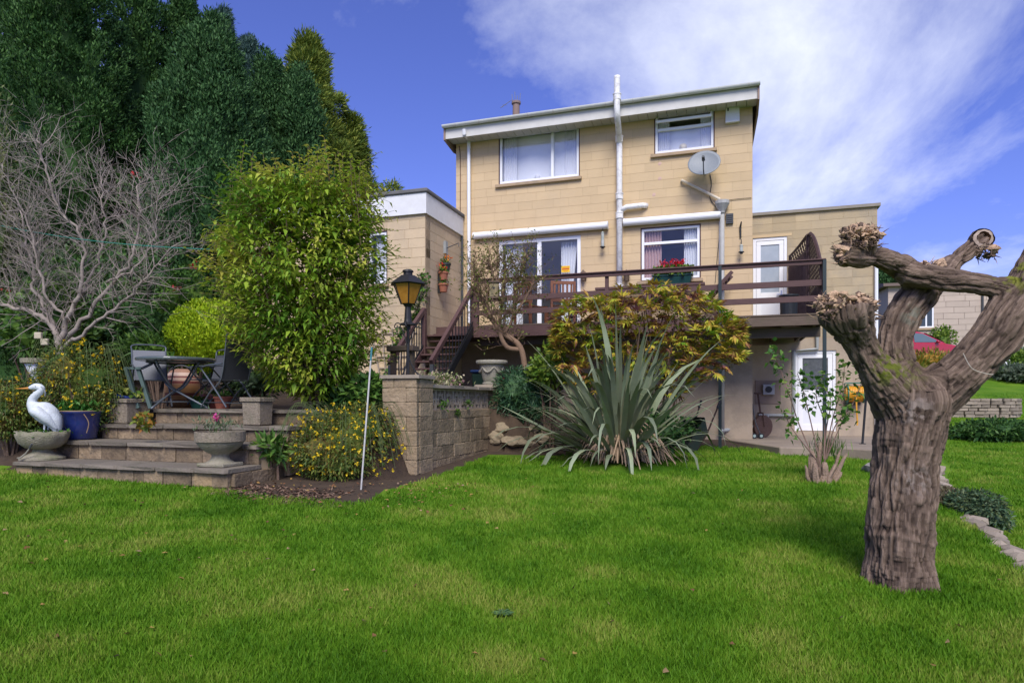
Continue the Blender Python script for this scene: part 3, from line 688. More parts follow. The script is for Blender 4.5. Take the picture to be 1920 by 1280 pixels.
# bracket with line hook
zq = 4.9; yq = -1.05
MB(HM).box(XL, XL + .06, yq - .06, yq + .06, zq - .12, zq + .16).build('light_box', m_grey, lext)
MB(HM).tube([(XL + .03, yq, zq), (XL + .35, yq, zq + .1), (XL + .35, yq, zq + .02)], .01, 6).build('line_bracket', m_dkgrey, lext)
# pots on the wall
for k, (py, col) in enumerate(((497, 0), (513, 1), (535, 1))):
    yq = -1.42 + .14 * (k == 0); P0 = H(XL + .14, yq, 0)
    zq = CZ + (HY0 - py - 4) / FPX * P0.y
    t = thing('wall_pot', ('dark plastic flower pot with red and yellow flowers, topmost of three on the wall', 'terracotta flower pot with a red flower, middle of three on the wall', 'terracotta flower pot with green leaves, lowest of three on the wall')[k], 'flower pot', (P0.x, P0.y, zq), ANG)
    MB(Matrix.Translation(P0 + Vector((0, 0, zq)))).lathe([(.075, -.1), (.1, .04), (.115, .045), (.115, .085), (.09, .085), (.085, .05)], 14).build('pot', M('plastic_black_pot', (.03, .035, .03), .5) if k == 0 else m_terra, t, smooth=False)
    n = 60; C = np.array(P0 + Vector((0, 0, zq + .09))) + rng.normal(0, .05, (n, 3)); D = sphere_pts(n) + np.array([0, 0, .6])
    v, f = leaves(C, D, .08, .045); npmesh('foliage', v, f, LM('pot_leaf', [(.05, .13, .02), (.1, .2, .03), (.2, .26, .04)]), t, 'stuff')
    if k < 2:
        n = 22; C = np.array(P0 + Vector((-.03 if k else .05, 0, zq + .2))) + rng.normal(0, .045, (n, 3)); v, f = leaves(C, sphere_pts(n), .06, .05); npmesh('flower', v, f, LM('pot_flower%d' % k, [(.7, .03, .01), (.75, .35, .02)] if k == 0 else [(.7, .02, .01), (.8, .1, .02)]), t, 'stuff')
    MB(HM).box(XL + .0, XL + .08, yq - .012, yq + .012, zq - .12, zq + .12).build('hanger', m_black, t)

# ================================================================== DECK
m_deckp = M('brown_deck_paint', (.072, .036, .034), .65, (.11, .06, .052), 5, .7, stretch=(1, 1, 6), bump=.15, bscale=40)
m_deckg = M('weathered_deck_timber', (.085, .06, .045), .85, (.15, .11, .08), 5, .7, stretch=(1, 1, 10), dirt=(.06, .07, .03), dscale=2, damt=.6)
YD = -1.5; DX0 = hp(889, 560, YD)[0]; DX1 = hp(1542, 600, YD)[0]
deck = thing('deck', 'raised timber deck with brown plank railings along the house front', 'deck', H(2, YD, .6), ANG)
zdf = hp(890, 612, YD)[1]
xm = hp(1352, 600, YD)[0]
MB(HM).box(DX0, xm, YD - .03, YD, ZD - .24, ZD - .005).build('fascia_board', m_deckp, deck)
MB(HM).box(xm, DX1, YD - .03, YD, ZD - .20, ZD - .03).build('fascia_board', m_deckg, deck)
MB(HM).box(DX1 - .03, DX1, YD, YE - .05, ZD - .20, ZD - .03).build('fascia_board', m_deckg, deck)
doff = HMI @ Vector(deck.location)
nb = 10
for i in range(nb):
    y = YD - .04 + (i + .5) * (-YD + .02) / nb
    piece('deck_board', m_deckp if i else m_deckg, deck, ((DX0 - .0 + DX1) / 2 - doff.x, y - doff.y, ZD - .0 - .6), (DX1 - DX0 + .02, -YD / nb - .008, .028))
for i in range(14):
    y = (i + .5) * (YE - .04) / 14
    piece('deck_board', m_deckg, deck, ((FX1 + DX1) / 2 + .02 - doff.x, y - doff.y, ZD - .6), (DX1 - FX1 - .03, (YE - .04) / 14 - .008, .028))
for i in range(13):
    x = DX0 + .1 + i * (DX1 - DX0 - .25) / 12
    MB(HM).box(x, x + .05, YD + .002, (-.02 if x < FX1 else YE - .1), ZD - .21, ZD - .016).build('joist', m_deckg, deck)
MB(HM).box(DX0, DX1, YD + .25, YD + .33, ZD - .40, ZD - .211).build('beam', m_deckg, deck)
def zrail(a, b): return (hp(*a, YD - .05)[1] + hp(*b, YD - .05)[1]) / 2
rails = [(zrail((1028, 522), (1460, 496)), .075), (zrail((1021, 556), (1460, 533)), .115), (zrail((911, 587), (1460, 562)), .11)]
for k, (z, hgt) in enumerate(rails):
    MB(HM).box(DX0 + .02, DX1 + .05, YD - .075, YD - .038, z - hgt / 2, z + hgt / 2).build('rail', m_deckp, deck, bevel=.004)
MB(HM).box(DX0 + .02, DX1 + .05, YD - .11, YD + .02, rails[0][0] + .038, rails[0][0] + .062).build('hand_rail', m_deckp, deck, bevel=.004)
for px in (1138,):
    x = hp(px, 540, YD)[0]; MB(HM).box(x - .035, x + .035, YD - .036, YD + .03, ZD, rails[0][0] + .036).build('post', m_deckp, deck)
x = DX0 + .05; MB(HM).box(x - .05, x + .05, YD - .036, YD + .06, ZD - .2, rails[0][0] + .036).build('post', m_deckp, deck)
for px in (1350, 1546):
    x, _ = hp(px, 700, YD - .11); g = H(x, YD - .11); zg = (ground(g.x, g.y) if px < 1400 else .62)
    MB(HM).box(x - .03, x + .03, YD - .14, YD - .08, zg - .05, rails[0][0] + .03).build('steel_post', m_green_pole, deck)
for (xa, za, xb, zb) in ((1355, 593, 1390, 621), (1395, 594, 1407, 611)):
    a = hp(xa, za, YD - .08); b = hp(xb, zb, YD - .08); MB(HM).bar((a[0], YD - .08, a[1]), (b[0], YD - .14, b[1]), .04, .05).build('loose_batten', m_deckg, deck)
# trellis at the right end of the deck
tre = thing('trellis_screen', 'dark brown arched trellis screen at the right end of the deck', 'trellis', H(DX1, 0, ZD), ANG)
m_trel = M('trellis_stain', (.06, .033, .03), .7, (.09, .05, .045), 8, .6)
def trellis(A, B, ht, zsolid):
    A, B = Vector(A), Vector(B); d = (B - A); L = d.length; d.normalize(); nvec = Vector((d.y, -d.x, 0))
    top = lambda t: ht(t)
    for t in (0, 1):
        p = A + d * L * t; MB().bar(p + Vector((0, 0, ZD)), p + Vector((0, 0, top(t))), .05, .05, up=d).build('post', m_trel, tre)
    P = [A + d * (L * i / 12) + Vector((0, 0, top(i / 12))) for i in range(13)]
    MB().tube(P, .035, 4).build('arched_rail', m_trel, tre)
    zm_ = lambda t: zsolid
    MB().bar(A + Vector((0, 0, zsolid)), B + Vector((0, 0, zsolid)), .04, .07).build('mid_rail', m_trel, tre)
    for sgn in (1, -1):
        k = -2.0
        while k < L + 2.0:
            pts = []
            for i in range(41):
                z = zsolid + i * .045; x = k + sgn * (z - zsolid) 
                if 0 <= x <= L and z <= top(x / L): pts.append((x, z))
            if len(pts) > 2:
                a, b = pts[0], pts[-1]
                MB().bar(A + d * a[0] + nvec * (.008 * sgn) + Vector((0, 0, a[1])), A + d * b[0] + nvec * (.008 * sgn) + Vector((0, 0, b[1])), .012, .024, up=d).build('lattice_slat', m_trel, tre)
            k += .19
    # slatted lower half
    for i in range(int(L / .12)):
        x = (i + .5) * .12; MB().bar(A + d * x + Vector((0, 0, ZD + .03)), A + d * x + Vector((0, 0, zsolid - .03)), .10, .016, up=d).build('board', m_trel, tre)
pk = H(DX1 - .02, .4); Fp = H(DX1 - .02, YD + .05); Bp = H(DX1 - .25, 2.05)
zpk = CZ + (HY0 - 440) / FPX * pk.y; zf = CZ + (HY0 - 495) / FPX * Fp.y; zbk = CZ + (HY0 - 480) / FPX * Bp.y
trellis((pk.x, pk.y, 0), (Fp.x, Fp.y, 0), lambda t: zpk + (zf - zpk) * (t ** 1.7), zf - .35)
trellis((Bp.x, Bp.y, 0), (pk.x - .02, pk.y + .03, 0), lambda t: zbk + (zpk - zbk) * (t ** 2.0), zbk - .25)
bq = H(DX1 - .5, -.6)
b_ = MB(Matrix.Translation((bq.x, bq.y, ZD + .015))).lathe([(.13, 0), (.16, .05), (.17, .45), (.19, .46), (.19, .49), (.16, .49), (.15, .4)], 16); tag(b_.build('tub', M('dark_tub', (.03, .035, .04), .5), None, smooth=False), 'dark plastic tub on the deck beside the trellis screen', 'tub')
# window box with geraniums
q0 = hp(1224, 515, -.28); q1 = hp(1297, 535, -.28); zwb = hp(1260, 536, -.28)[1]
wbx = thing('window_box', 'dark green trough of red geraniums below the kitchen window', 'window box', H((q0[0] + q1[0]) / 2, -.2, zwb), ANG)
tw = q1[0] - q0[0]
wbm = MB(HM); xa, xb = q0[0], q1[0]
wbm.add([(xa + .05, -.26, zwb), (xb - .05, -.26, zwb), (xb - .05, -.06, zwb), (xa + .05, -.06, zwb), (xa, -.3, zwb + .22), (xb, -.3, zwb + .22), (xb, -.02, zwb + .22), (xa, -.02, zwb + .22)], [(0, 3, 2, 1), (4, 5, 6, 7), (0, 1, 5, 4), (1, 2, 6, 5), (2, 3, 7, 6), (3, 0, 4, 7)])
wbm.build('trough', M('green_plastic', (.008, .045, .042), .4), wbx, bevel=.01)
MB(HM).box(xa - .015, xb + .015, -.315, -.005, zwb + .221, zwb + .245).build('rim', M('green_plastic', (0, 0, 0)), wbx)
for x in (xa + .15, xb - .15): MB(HM).box(x, x + .03, -.2, 0, zwb - .04, zwb - .003).build('bracket', m_black, wbx)
def hbox_pts(n, x0, x1, y0, y1, z0, z1):
    P = np.stack([rng.uniform(x0, x1, n), rng.uniform(y0, y1, n), rng.uniform(z0, z1, n)], 1)
    m4 = np.array(HM); return P @ m4[:3, :3].T + m4[:3, 3]
n = 420; C = hbox_pts(n, xa, xb, -.34, 0, zwb + .2, zwb + .42); C[:, 2] += .0
D = sphere_pts(n) + np.array([0, -.3, .5]); v, f = leaves(C, D, .09, .08); npmesh('foliage', v, f, LM('geranium_leaf', [(.04, .12, .02), (.09, .2, .03), (.22, .3, .05)]), wbx, 'stuff')
parts = []
for k in range(10):
    x = rnd.choice((rnd.uniform(xa + .1, xa + .4), rnd.uniform(xb - .45, xb - .05))); C0 = np.array(H(x, rnd.uniform(-.3, -.05), zwb + rnd.uniform(.4, .62)))
    C = C0 + rng.normal(0, .03, (24, 3)); parts.append(leaves(C, sphere_pts(24), .045, .04))
v, f = join(parts); npmesh('flower', v, f, LM('geranium_red', [(.6, .01, .02), (.75, .03, .04), (.7, .12, .18)]), wbx, 'stuff')
# timber furniture on the deck: bench by the grey pipe, table and chairs behind the railing
m_wood = M('reddish_timber', (.16, .062, .035), .6, (.24, .1, .055), 6, .6, stretch=(1, 1, 5))
def slat_bench(c, wdt, rz, label, mat, nm='garden_chair', cat='chair'):
    t = thing(nm, label, cat, (c.x, c.y, ZD + .015), rz); Mx = t.matrix_basis.copy(); hgt = .95
    for x in (-wdt / 2, wdt / 2 - .05):
        for y in (-.25, .22): MB(Mx).box(x, x + .05, y, y + .05, 0, .44 if y < 0 else hgt).build('leg', mat, t)
        MB(Mx).box(x - .005, x + .055, -.26, .22, .60, .635).build('arm_rest', mat, t)
    for k in range(4): MB(Mx).box(-wdt / 2 + .06, wdt / 2 - .06, -.24 + k * .115, -.14 + k * .115, .42, .44).build('seat_slat', mat, t)
    for z in (.5, .88): MB(Mx).box(-wdt / 2 + .052, wdt / 2 - .052, .225, .265, z, z + .07).build('back_rail', mat, t)
    nn_ = max(4, int(wdt / .11))
    for k in range(nn_):
        x = -wdt / 2 + .07 + k * (wdt - .18) / (nn_ - 1); MB(Mx).box(x, x + .04, .232, .255, .572, .878).build('back_slat', mat, t)
x = hp(1000, 580, -.75)[0]; slat_bench(H(x, -.95), .55, ANG + 2.6, 'reddish timber slatted chair on the deck in front of the sliding door', m_wood)
x = hp(1052, 580, -.75)[0]; slat_bench(H(x, -.8), .55, ANG + 3.6, 'reddish timber slatted chair on the deck near the soil pipe', m_wood)
x = hp(1330, 560, -.6)[0]
fc = thing('steamer_chair', 'dark brown folded steamer chair leaning by the grey downpipe on the deck', 'chair', H(x, -.5, ZD + .015), ANG); Mx = fc.matrix_basis.copy()
for s_ in (-.25, .25):
    MB(Mx).bar((-.5, s_, .0), (.45, s_, 1.0), .04, .07, up=(1, 0, 0)).build('back_leg', m_deckp, fc); MB(Mx).bar((.4, s_ * .86, .0), (-.35, s_ * .86, .5), .04, .06, up=(1, 0, 0)).build('front_leg', m_deckp, fc)
for k in range(9):
    t_ = .42 + k * .065; MB(Mx).bar((-.5 + .95 * t_, -.25, t_), (-.5 + .95 * t_, .25, t_), .05, .016, up=(-1, 0, 1)).build('slat', m_deckp, fc)
x0_, x1_ = hp(1118, 548, -.35)[0], hp(1322, 540, -.35)[0]
pl = thing('plank_bench', 'long brown plank bench under the kitchen window on the deck', 'bench', H((x0_ + x1_) / 2, -.35, ZD + .015), ANG)
zb_ = (hp(1118, 542, -.35)[1] + hp(1322, 530, -.35)[1]) / 2
for k in range(3): MB(HM).box(x0_, x1_, -.5 + k * .13, -.38 + k * .13, zb_ - .05, zb_).build('plank', m_deckp, pl)
for x in (x0_ + .15, (x0_ + x1_) / 2, x1_ - .15): MB(HM).box(x - .04, x + .04, -.46, -.14, ZD + .015, zb_ - .051).build('trestle', m_deckp, pl)

# ================================================================== STAIRCASE up to the deck
m_iron = m_black
sc = thing('garden_stairs', 'open brown stairs with black iron balusters rising to the deck', 'stairs', H(-1.5, -3.4, 1.3), ANG)
SX0, SX1 = -1.93, -1.06; SY0, SY1 = -3.62, -1.5; SZ0 = 1.30
nst = 10
for k in range(nst):
    z = SZ0 + (ZD - SZ0) * (k + 1) / (nst + 1); y = SY0 + (SY1 - SY0) * (k + .5) / nst
    MB(HM).box(SX0 + .03, SX1 - .03, y - .12, y + .12, z - .035, z).build('tread', m_deckp, sc, bevel=.005)
def slope(y): return SZ0 + (ZD - SZ0) * (y - SY0) / (SY1 - SY0)
for x in (SX0, SX1):
    y1 = SY1 if x == SX1 else -2.15
    MB(HM).bar((x, SY0 - .1, SZ0 - .02), (x, y1, slope(y1) - .05), .04, .16).build('stringer', m_iron if x == SX1 else m_deckp, sc)
    ztop = lambda y: slope(y) + .86
    MB(HM).bar((x, SY0 - .05, ztop(SY0) + .0), (x, y1 + .02, ztop(y1) + .0), .075, .10).build('handrail', m_deckp, sc, bevel=.006)
    MB(HM).box(x - .035, x + .035, SY0 - .035, SY0 + .035, SZ0, ztop(SY0) - .04).build('newel', m_dkgrey, sc)
    MB(HM).box(x - .045, x + .045, y1 - .03, y1 + .06, slope(y1) - .2, ztop(y1) + .02).build('newel', m_deckp, sc)
    nbl = 13
    for k in range(1, nbl):
        y = SY0 + (y1 - SY0) * k / nbl; MB(HM).box(x - .008, x + .008, y - .008, y + .008, slope(y) + .02, ztop(y) - .045).build('baluster', m_iron, sc)
    MB(HM).bar((x, SY0, slope(SY0) + .12), (x, y1, slope(y1) + .12), .02, .02).build('lower_rail', m_iron, sc)
MB(HM).box(SX0, SX1, -2.02, YD, ZD - .24, ZD - .21).build('landing_board', m_deckp, sc)
for k in range(4): MB(HM).box(XL + .01, DX0 - .01, YD - .02 + k * .37, YD + .345 + k * .37, ZD - .20, ZD + .012).build('landing_board', m_deckp, sc)

# ================================================================== PATIO PAD
m_pad = M('patio_concrete', (.22, .175, .13), .9, (.31, .255, .19), 3, .6, bump=.3, bscale=25, dirt=(.12, .1, .085), dscale=1.5, damt=.6)
PZ = .62
pp = [onz(1358, 823, PZ), onz(1400, 829, PZ), onz(1462, 838, PZ), onz(1567, 839, PZ), onz(1650, 844, PZ), Vector((7.7, 13.2, PZ)), Vector((8.9, 15.2, PZ)), Vector((6, 17, PZ)), H(FX1 - .6, .1, PZ)]
mb = MB().extrude([(p.x, p.y, PZ) for p in pp], (0, 0, -.6)); struct(mb.build('patio', m_pad, None, bevel=.015))
PADP = [(p.x, p.y) for p in pp]
def inpoly(x, y, P):
    c = False; j = len(P) - 1
    for i in range(len(P)):
        if (P[i][1] > y) != (P[j][1] > y) and x < (P[j][0] - P[i][0]) * (y - P[i][1]) / (P[j][1] - P[i][1]) + P[i][0]: c = not c
        j = i
    return c

# ================================================================== STONE STEPS
m_blk = M('split_block', (.15, .11, .07), .95, (.29, .22, .14), 9, .7, rand=.28, bump=1.0, bscale=22, spec=.15, dirt=(.07, .062, .05), dscale=5, damt=.85)
m_blk2 = M('split_block_ochre', (.31, .22, .115), .95, (.22, .165, .1), 5, .8, rand=.2, bump=1.0, bscale=22, spec=.15, dirt=(.12, .1, .075), dscale=5, damt=.7)
m_slab = M('paving_slab', (.13, .11, .085), .95, (.21, .18, .14), 4, .7, rand=.18, bump=.6, bscale=30, dirt=(.07, .072, .045), dscale=4, damt=.75)
stp = thing('stone_steps', 'four weathered stone garden steps with slab treads leading to the terrace', 'steps', H(-3.1, -8.49, .4), ANG)
so_ = HMI @ Vector(stp.location)
tops = [.627, .878, 1.094, 1.314]; yfs = [-8.49, -7.94, -7.39, -6.84]
spans = [(-4.98, -1.46), (-4.96, -1.46), (-4.75, -1.42), (-4.3, -1.35)]
def stpiece(nm, mt, x0, x1, y0, y1, z0, z1):
    return rpiece(nm, mt, stp, ((x0 + x1) / 2 - so_.x, (y0 + y1) / 2 - so_.y, (z0 + z1) / 2 - .4), (x1 - x0, y1 - y0, z1 - z0))
for k in range(4):
    (a, b), yf, zt = spans[k], yfs[k], tops[k]
    zb = (.30 if k == 0 else tops[k - 1])
    MB(HM).box(a + .03, b - .03, yf + .035, yf + .62, .2, zt - .052).build('step_core', m_mortar, stp)
    x = a
    while x < b - .1:                                         # slab treads
        ln = min(rnd.uniform(.55, .7), b - x)
        if b - x - ln < .15: ln = b - x
        stpiece('slab', m_slab, x + .003, x + ln - .003, yf - .05, yf + .60, zt - .05 + rnd.uniform(-.003, .003), zt + rnd.uniform(-.004, .004)); x += ln
    hgt = zt - .054 - zb; x = a + .02
    rows = 1 if k else 2
    zr = [(zb - (.0 if k else .12), zt - .054)] if rows == 1 else [(zb - .12, zt - .225), (zt - .219, zt - .054)]
    for (za, zc) in zr:
        x = a + .02
        while x < b - .08:
            ln = rnd.choice((.28, .3, .3, .26, .16)) if k == 0 else rnd.choice((.42, .44, .3))
            ln = min(ln, b - .02 - x)
            stpiece('brick', rnd.choice((m_blk, m_blk, m_blk2)) if k == 0 else m_blk, x + .004, x + ln - .004, yf + rnd.uniform(0, .012), yf + .06, za + .003, zc - .003); x += ln
# side return of the lowest step
for i in range(3):
    stpiece('brick', m_blk, -1.50, -1.44 + rnd.uniform(0, .01), -8.42 + i * .32, -8.42 + i * .32 + .31, .30, .40); stpiece('brick', m_blk, -1.50, -1.44 + rnd.uniform(0, .01), -8.42 + i * .32, -8.42 + i * .32 + .31, .408, .57)

# ================================================================== GARDEN WALL with pillar and pierced screen blocks
m_gw = M('wall_block', (.20, .145, .09), .95, (.40, .31, .2), 9, .7, rand=.25, bump=1.0, bscale=22, spec=.15, dirt=(.075, .066, .05), dscale=4.5, damt=.85)
m_cop = M('coping_slab', (.25, .21, .165), .95, (.34, .29, .22), 5, .7, rand=.1, bump=.4, bscale=30, dirt=(.13, .12, .09), dscale=3, damt=.6)
m_screen = M('screen_block', (.33, .27, .2), .95, (.42, .35, .26), 6, .6, rand=.08, bump=.4, bscale=40, dirt=(.16, .14, .1), dscale=4, damt=.6)
gw = thing('garden_wall', 'low retaining wall of rough blocks topped by pierced screen blocks and a corner pillar', 'wall', H(.1, -6.6, .4), ANG)
go = HMI @ Vector(gw.location)
def gpiece(nm, mt, x0, x1, y0, y1, z0, z1, par=None):
    return rpiece(nm, mt, par or gw, ((x0 + x1) / 2 - go.x, (y0 + y1) / 2 - go.y, (z0 + z1) / 2 - .4), (x1 - x0, y1 - y0, z1 - z0))
PX0, PX1, PY0, PY1 = -.40, .125, -6.70, -6.18; PT = 1.80
MB(HM).box(PX0 + .03, PX1 - .03, PY0 + .03, PY1 - .02, .2, PT - .02).build('pillar_core', m_mortar, gw)
z = .22; k = 0
while z < PT - .06:
    zz1 = min(PT - .055, z + .2)
    if k % 2:
        sp_ = [(PX0, PX0 + .17), (PX0 + .176, PX1)]
    else: sp_ = [(PX0, PX0 + .36), (PX0 + .366, PX1)]
    for a, b in sp_: gpiece('brick', m_gw, a, b, PY0 - rnd.uniform(0, .012), PY0 + .08, z + .004, zz1 - .004)
    gpiece('brick', m_gw, PX1 - .08, PX1 + rnd.uniform(0, .012), PY0 + .09, PY1, z + .004, zz1 - .004)
    gpiece('brick', m_gw, PX0 - rnd.uniform(0, .01), PX0 + .08, PY0 + .09, PY1, z + .004, zz1 - .004)
    z += .2; k += 1
gpiece('coping', m_cop, PX0 - .04, PX1 + .04, PY0 - .04, PY1 + .03, PT - .052, PT)
WY0, WY1 = -6.17, -3.45; WX0, WX1 = -.12, .07; SCZ0, SCZ1 = 1.30, 1.625
MB(HM).box(WX0 + .02, WX1 - .02, WY0, WY1, .2, SCZ0 - .003).build('wall_core', m_mortar, gw)
z = .36; k = 0
while z < SCZ0 - .03:
    y = WY0 + (0 if k % 2 else -.2)
    while y < WY1 - .02:
        a, b = max(WY0 + .004, y), min(WY1, y + .45)
        if b - a > .06: gpiece('brick', m_gw, WX1 - .09, WX1 + rnd.uniform(0, .016), a + .004, b - .004, z + .004, min(SCZ0 - .004, z + .2) - .004)
        y += .45
    z += .2; k += 1
# pierced blocks: one mesh, shared
def screen_mesh():
    s_ = .325; h_ = .322; t = .055; mb_ = MB()
    def q(a0, a1, z0, z1): mb_.box(-t / 2, t / 2, a0, a1, z0, z1)
    b = .026
    q(-s_ / 2, s_ / 2, 0, b); q(-s_ / 2, s_ / 2, h_ - b, h_); q(-s_ / 2, -s_ / 2 + b, b, h_ - b); q(s_ / 2 - b, s_ / 2, b, h_ - b)
    r0, r1 = .055, .09                                     # inner square ring
    c = h_ / 2
    q(-r1, r1, c + r0 - .004, c + r1 - .004); q(-r1, r1, c - r1 + .004, c - r0 + .004); q(-r1, -r0, c - r0 + .004, c + r0 - .004); q(r0, r1, c - r0 + .004, c + r0 - .004)
    q(-.014, .014, c + r1 - .004, h_ - b); q(-.014, .014, b, c - r1 + .004); q(-s_ / 2 + b, -r1, c - .014, c + .014); q(r1, s_ / 2 - b, c - .014, c + .014)
    me = bpy.data.meshes.new('screen_block'); me.from_pydata([tuple(p) for p in mb_.v], [], mb_.f); me.materials.append(m_screen); return me
sme = screen_mesh(); y = WY0 + .17
while y < WY1 - .1:
    o = bpy.data.objects.new('screen_block', sme); COL.objects.link(o); o.parent = gw; o.location = ((WX0 + WX1) / 2 + .02 - go.x, y - go.y, SCZ0 - .4); y += .328
y = WY0
while y < WY1 - .05:
    b = min(WY1, y + .62); gpiece('coping', m_cop, WX0 - .05, WX1 + .05, y + .003, b - .003, SCZ1 + .002, SCZ1 + .055); y = b
# end pier under the urn
EYP = WY1
for k in range(6): gpiece('brick', m_gw, -.22, .20 + rnd.uniform(0, .01), EYP + .003, EYP + .42, .45 + k * .19 + .003, .45 + (k + 1) * .19 - .003)
gpiece('coping', m_cop, -.28, .26, EYP - .03, EYP + .47, 1.593 + .09, 1.593 + .145)
gpiece('brick', m_gw, -.22, .20, EYP + .003, EYP + .42, 1.593, 1.68)
def sprig(C0, n, rad, mat, L=.09, Wd=.05, parent=None, name='foliage', flat=1.0, up=.4):
    C = np.array(C0) + sphere_pts(n) * np.array([rad, rad, rad * flat]) * rng.uniform(.15, 1, (n, 1)); D = sphere_pts(n) + np.array([0, 0, up])
    v, f = leaves(C, D, rng.uniform(.7, 1.2, n) * L, Wd); return npmesh(name, v, f, mat, parent, 'stuff')
m_ivy = LM('weed_leaf', [(.03, .09, .015), (.06, .15, .02), (.12, .22, .03)])
for (yy, zz_) in ((-5.75, 1.37), (-4.75, 1.40), (-5.2, 1.25)): sprig(H(WX1 + .04, yy, zz_), 45, .085, m_ivy, .06, .03, gw, 'weed')

# ================================================================== LAMP on the pillar
lp = thing('garden_lamp', 'black iron lantern with amber glass and scrolls standing on the wall pillar', 'garden lamp', H(-.14, -6.44, PT), ANG)
LM_ = lp.matrix_basis.copy(); lz = at(762, 505, H(-.14, -6.44).y).z - PT
k_ = lz / 1.40
def L_(x, y, z): return (x * k_, y * k_, z * k_)
m_lamp = M('black_cast_iron', (.015, .015, .016), .5, spec=.4)
MB(LM_).tube([L_(0, 0, .02), L_(0, 0, .68)], .02 * k_, 8).build('stem', m_lamp, lp)
for a in range(3):
    t = a * 2 * math.pi / 3 + .5; d = Vector((math.cos(t), math.sin(t), 0)) * k_
    MB(LM_).tube(catmull([d * .15 + Vector((0, 0, .01)), d * .11 + Vector((0, 0, .04 * k_)), d * .04 + Vector((0, 0, .16 * k_)), Vector((0, 0, .3 * k_))], 4), .011 * k_, 5).build('foot', m_lamp, lp)
for a in range(4):
    t = a * math.pi / 2 + .3; d = Vector((math.cos(t), math.sin(t), 0))
    P = [d * .015 + Vector((0, 0, .42)), d * .05 + Vector((0, 0, .54)), d * .10 + Vector((0, 0, .64))]
    for s_ in range(13):
        an = -math.pi * .2 + s_ * .62; rr2 = .05 * (1 - s_ / 15); P.append(d * (.13 + rr2 * math.cos(an)) + Vector((0, 0, .655 + rr2 * math.sin(an))))
    MB(LM_).tube([p * k_ for p in catmull(P, 2)], .008 * k_, 5).build('scroll', m_lamp, lp)
MB(LM_).lathe([(r_ * k_, z_ * k_) for r_, z_ in ((.02, .66), (.10, .665), (.10, .685), (.055, .70), (.048, .74), (.038, .90), (.05, .915), (.06, .93), (.075, .945))], 12).build('collar', m_lamp, lp)
def frus(r0, z0, r1, z1, n=4, ph=math.pi / 4): return [Vector((math.cos(ph + i * 2 * math.pi / n) * r * k_, math.sin(ph + i * 2 * math.pi / n) * r * k_, z * k_)) for r, z in ((r0, z0), (r1, z1)) for i in range(n)]
amber = M('amber_glass', (.42, .20, .035), .18, (.30, .13, .02), 9, .5, spec=.6)
b0, z0, b1, z1 = .10, .945, .205, 1.20
fr = frus(b0, z0, b1, z1, 6, 0)
MB(LM_).add(fr, [(i, (i + 1) % 6, 6 + (i + 1) % 6, 6 + i) for i in range(6)]).build('lantern_glass', amber, lp)
for i in range(6):
    MB(LM_).tube([fr[i], fr[6 + i]], .009 * k_, 4).build('glazing_bar', m_lamp, lp); MB(LM_).tube([fr[6 + i], fr[6 + (i + 1) % 6]], .012 * k_, 4).build('glazing_bar', m_lamp, lp)
fr = frus(.255, 1.20, .10, 1.315, 6, 0); MB(LM_).add(fr, [(i, (i + 1) % 6, 6 + (i + 1) % 6, 6 + i) for i in range(6)] + [(6, 7, 8, 9, 10, 11), (5, 4, 3, 2, 1, 0)]).build('lantern_roof', m_lamp, lp)
MB(LM_).lathe([(r_ * k_, z_ * k_) for r_, z_ in ((.06, 1.315), (.06, 1.36), (.075, 1.365), (.07, 1.385), (.03, 1.40))], 12).build('finial', m_lamp, lp)

# ================================================================== URNS, POTS, PLANTERS
m_urn = M('cast_stone', (.34, .315, .255), .9, (.25, .235, .19), 7, .7, bump=.5, bscale=40, dirt=(.13, .14, .08), dscale=4, damt=.6)
m_agg = M('exposed_aggregate', (.18, .145, .105), .95, (.32, .27, .2), 30, .5, bump=.9, bscale=70, dirt=(.09, .1, .05), dscale=3, damt=.5)
m_agg2 = M('mossy_aggregate', (.22, .2, .14), .95, (.34, .31, .23), 28, .5, bump=.9, bscale=70, dirt=(.07, .1, .025), dscale=3.5, damt=.8)
def at_h(px, py, z): return onz(px, py, z)
# urn on the wall end
up = H(-.01, EYP + .2, 1.738); u = thing('stone_urn', 'pale cast stone urn with swags on the end pier of the wall', 'urn', up, ANG); Um = u.matrix_basis.copy()
MB(Um).lathe([(.17, 0), (.18, .03), (.15, .05), (.17, .10), (.215, .28), (.235, .37), (.29, .39), (.30, .42), (.29, .455), (.24, .45), (.22, .40)], 28).build('bowl', m_urn, u, smooth=False)
for k in range(6):
    t0 = k * math.pi / 3; P = []
    for s_ in range(9):
        t = t0 + s_ / 8 * math.pi / 3; P.append((math.cos(t) * (.225 + .0), math.sin(t) * .225, .33 - .10 * math.sin(s_ / 8 * math.pi)))
    MB(Um).tube(P, .018, 6, wob=.2).build('swag', m_urn, u)
# planter with pale flowers on the wall
pq = H(-.5, -4.6, 1.3); t = thing('flower_planter', 'stone trough of cream and pink flowers behind the pierced wall', 'planter', pq, ANG); Pm = t.matrix_basis.copy()
MB(Pm).box(-.22, .22, -.3, .3, 0, .36).build('trough', m_agg, t, bevel=.02)
n = 900; C = np.array(pq + Vector((0, 0, .44))) + rng.normal(0, 1, (n, 3)) * np.array([.17, .2, .07]); v, f = leaves(C, sphere_pts(n) + np.array([0, 0, .7]), .075, .035); npmesh('foliage', v, f, LM('pale_bloom', [(.10, .17, .04), (.16, .24, .06), (.45, .45, .22), (.55, .50, .33), (.5, .25, .28)]), t, 'stuff')
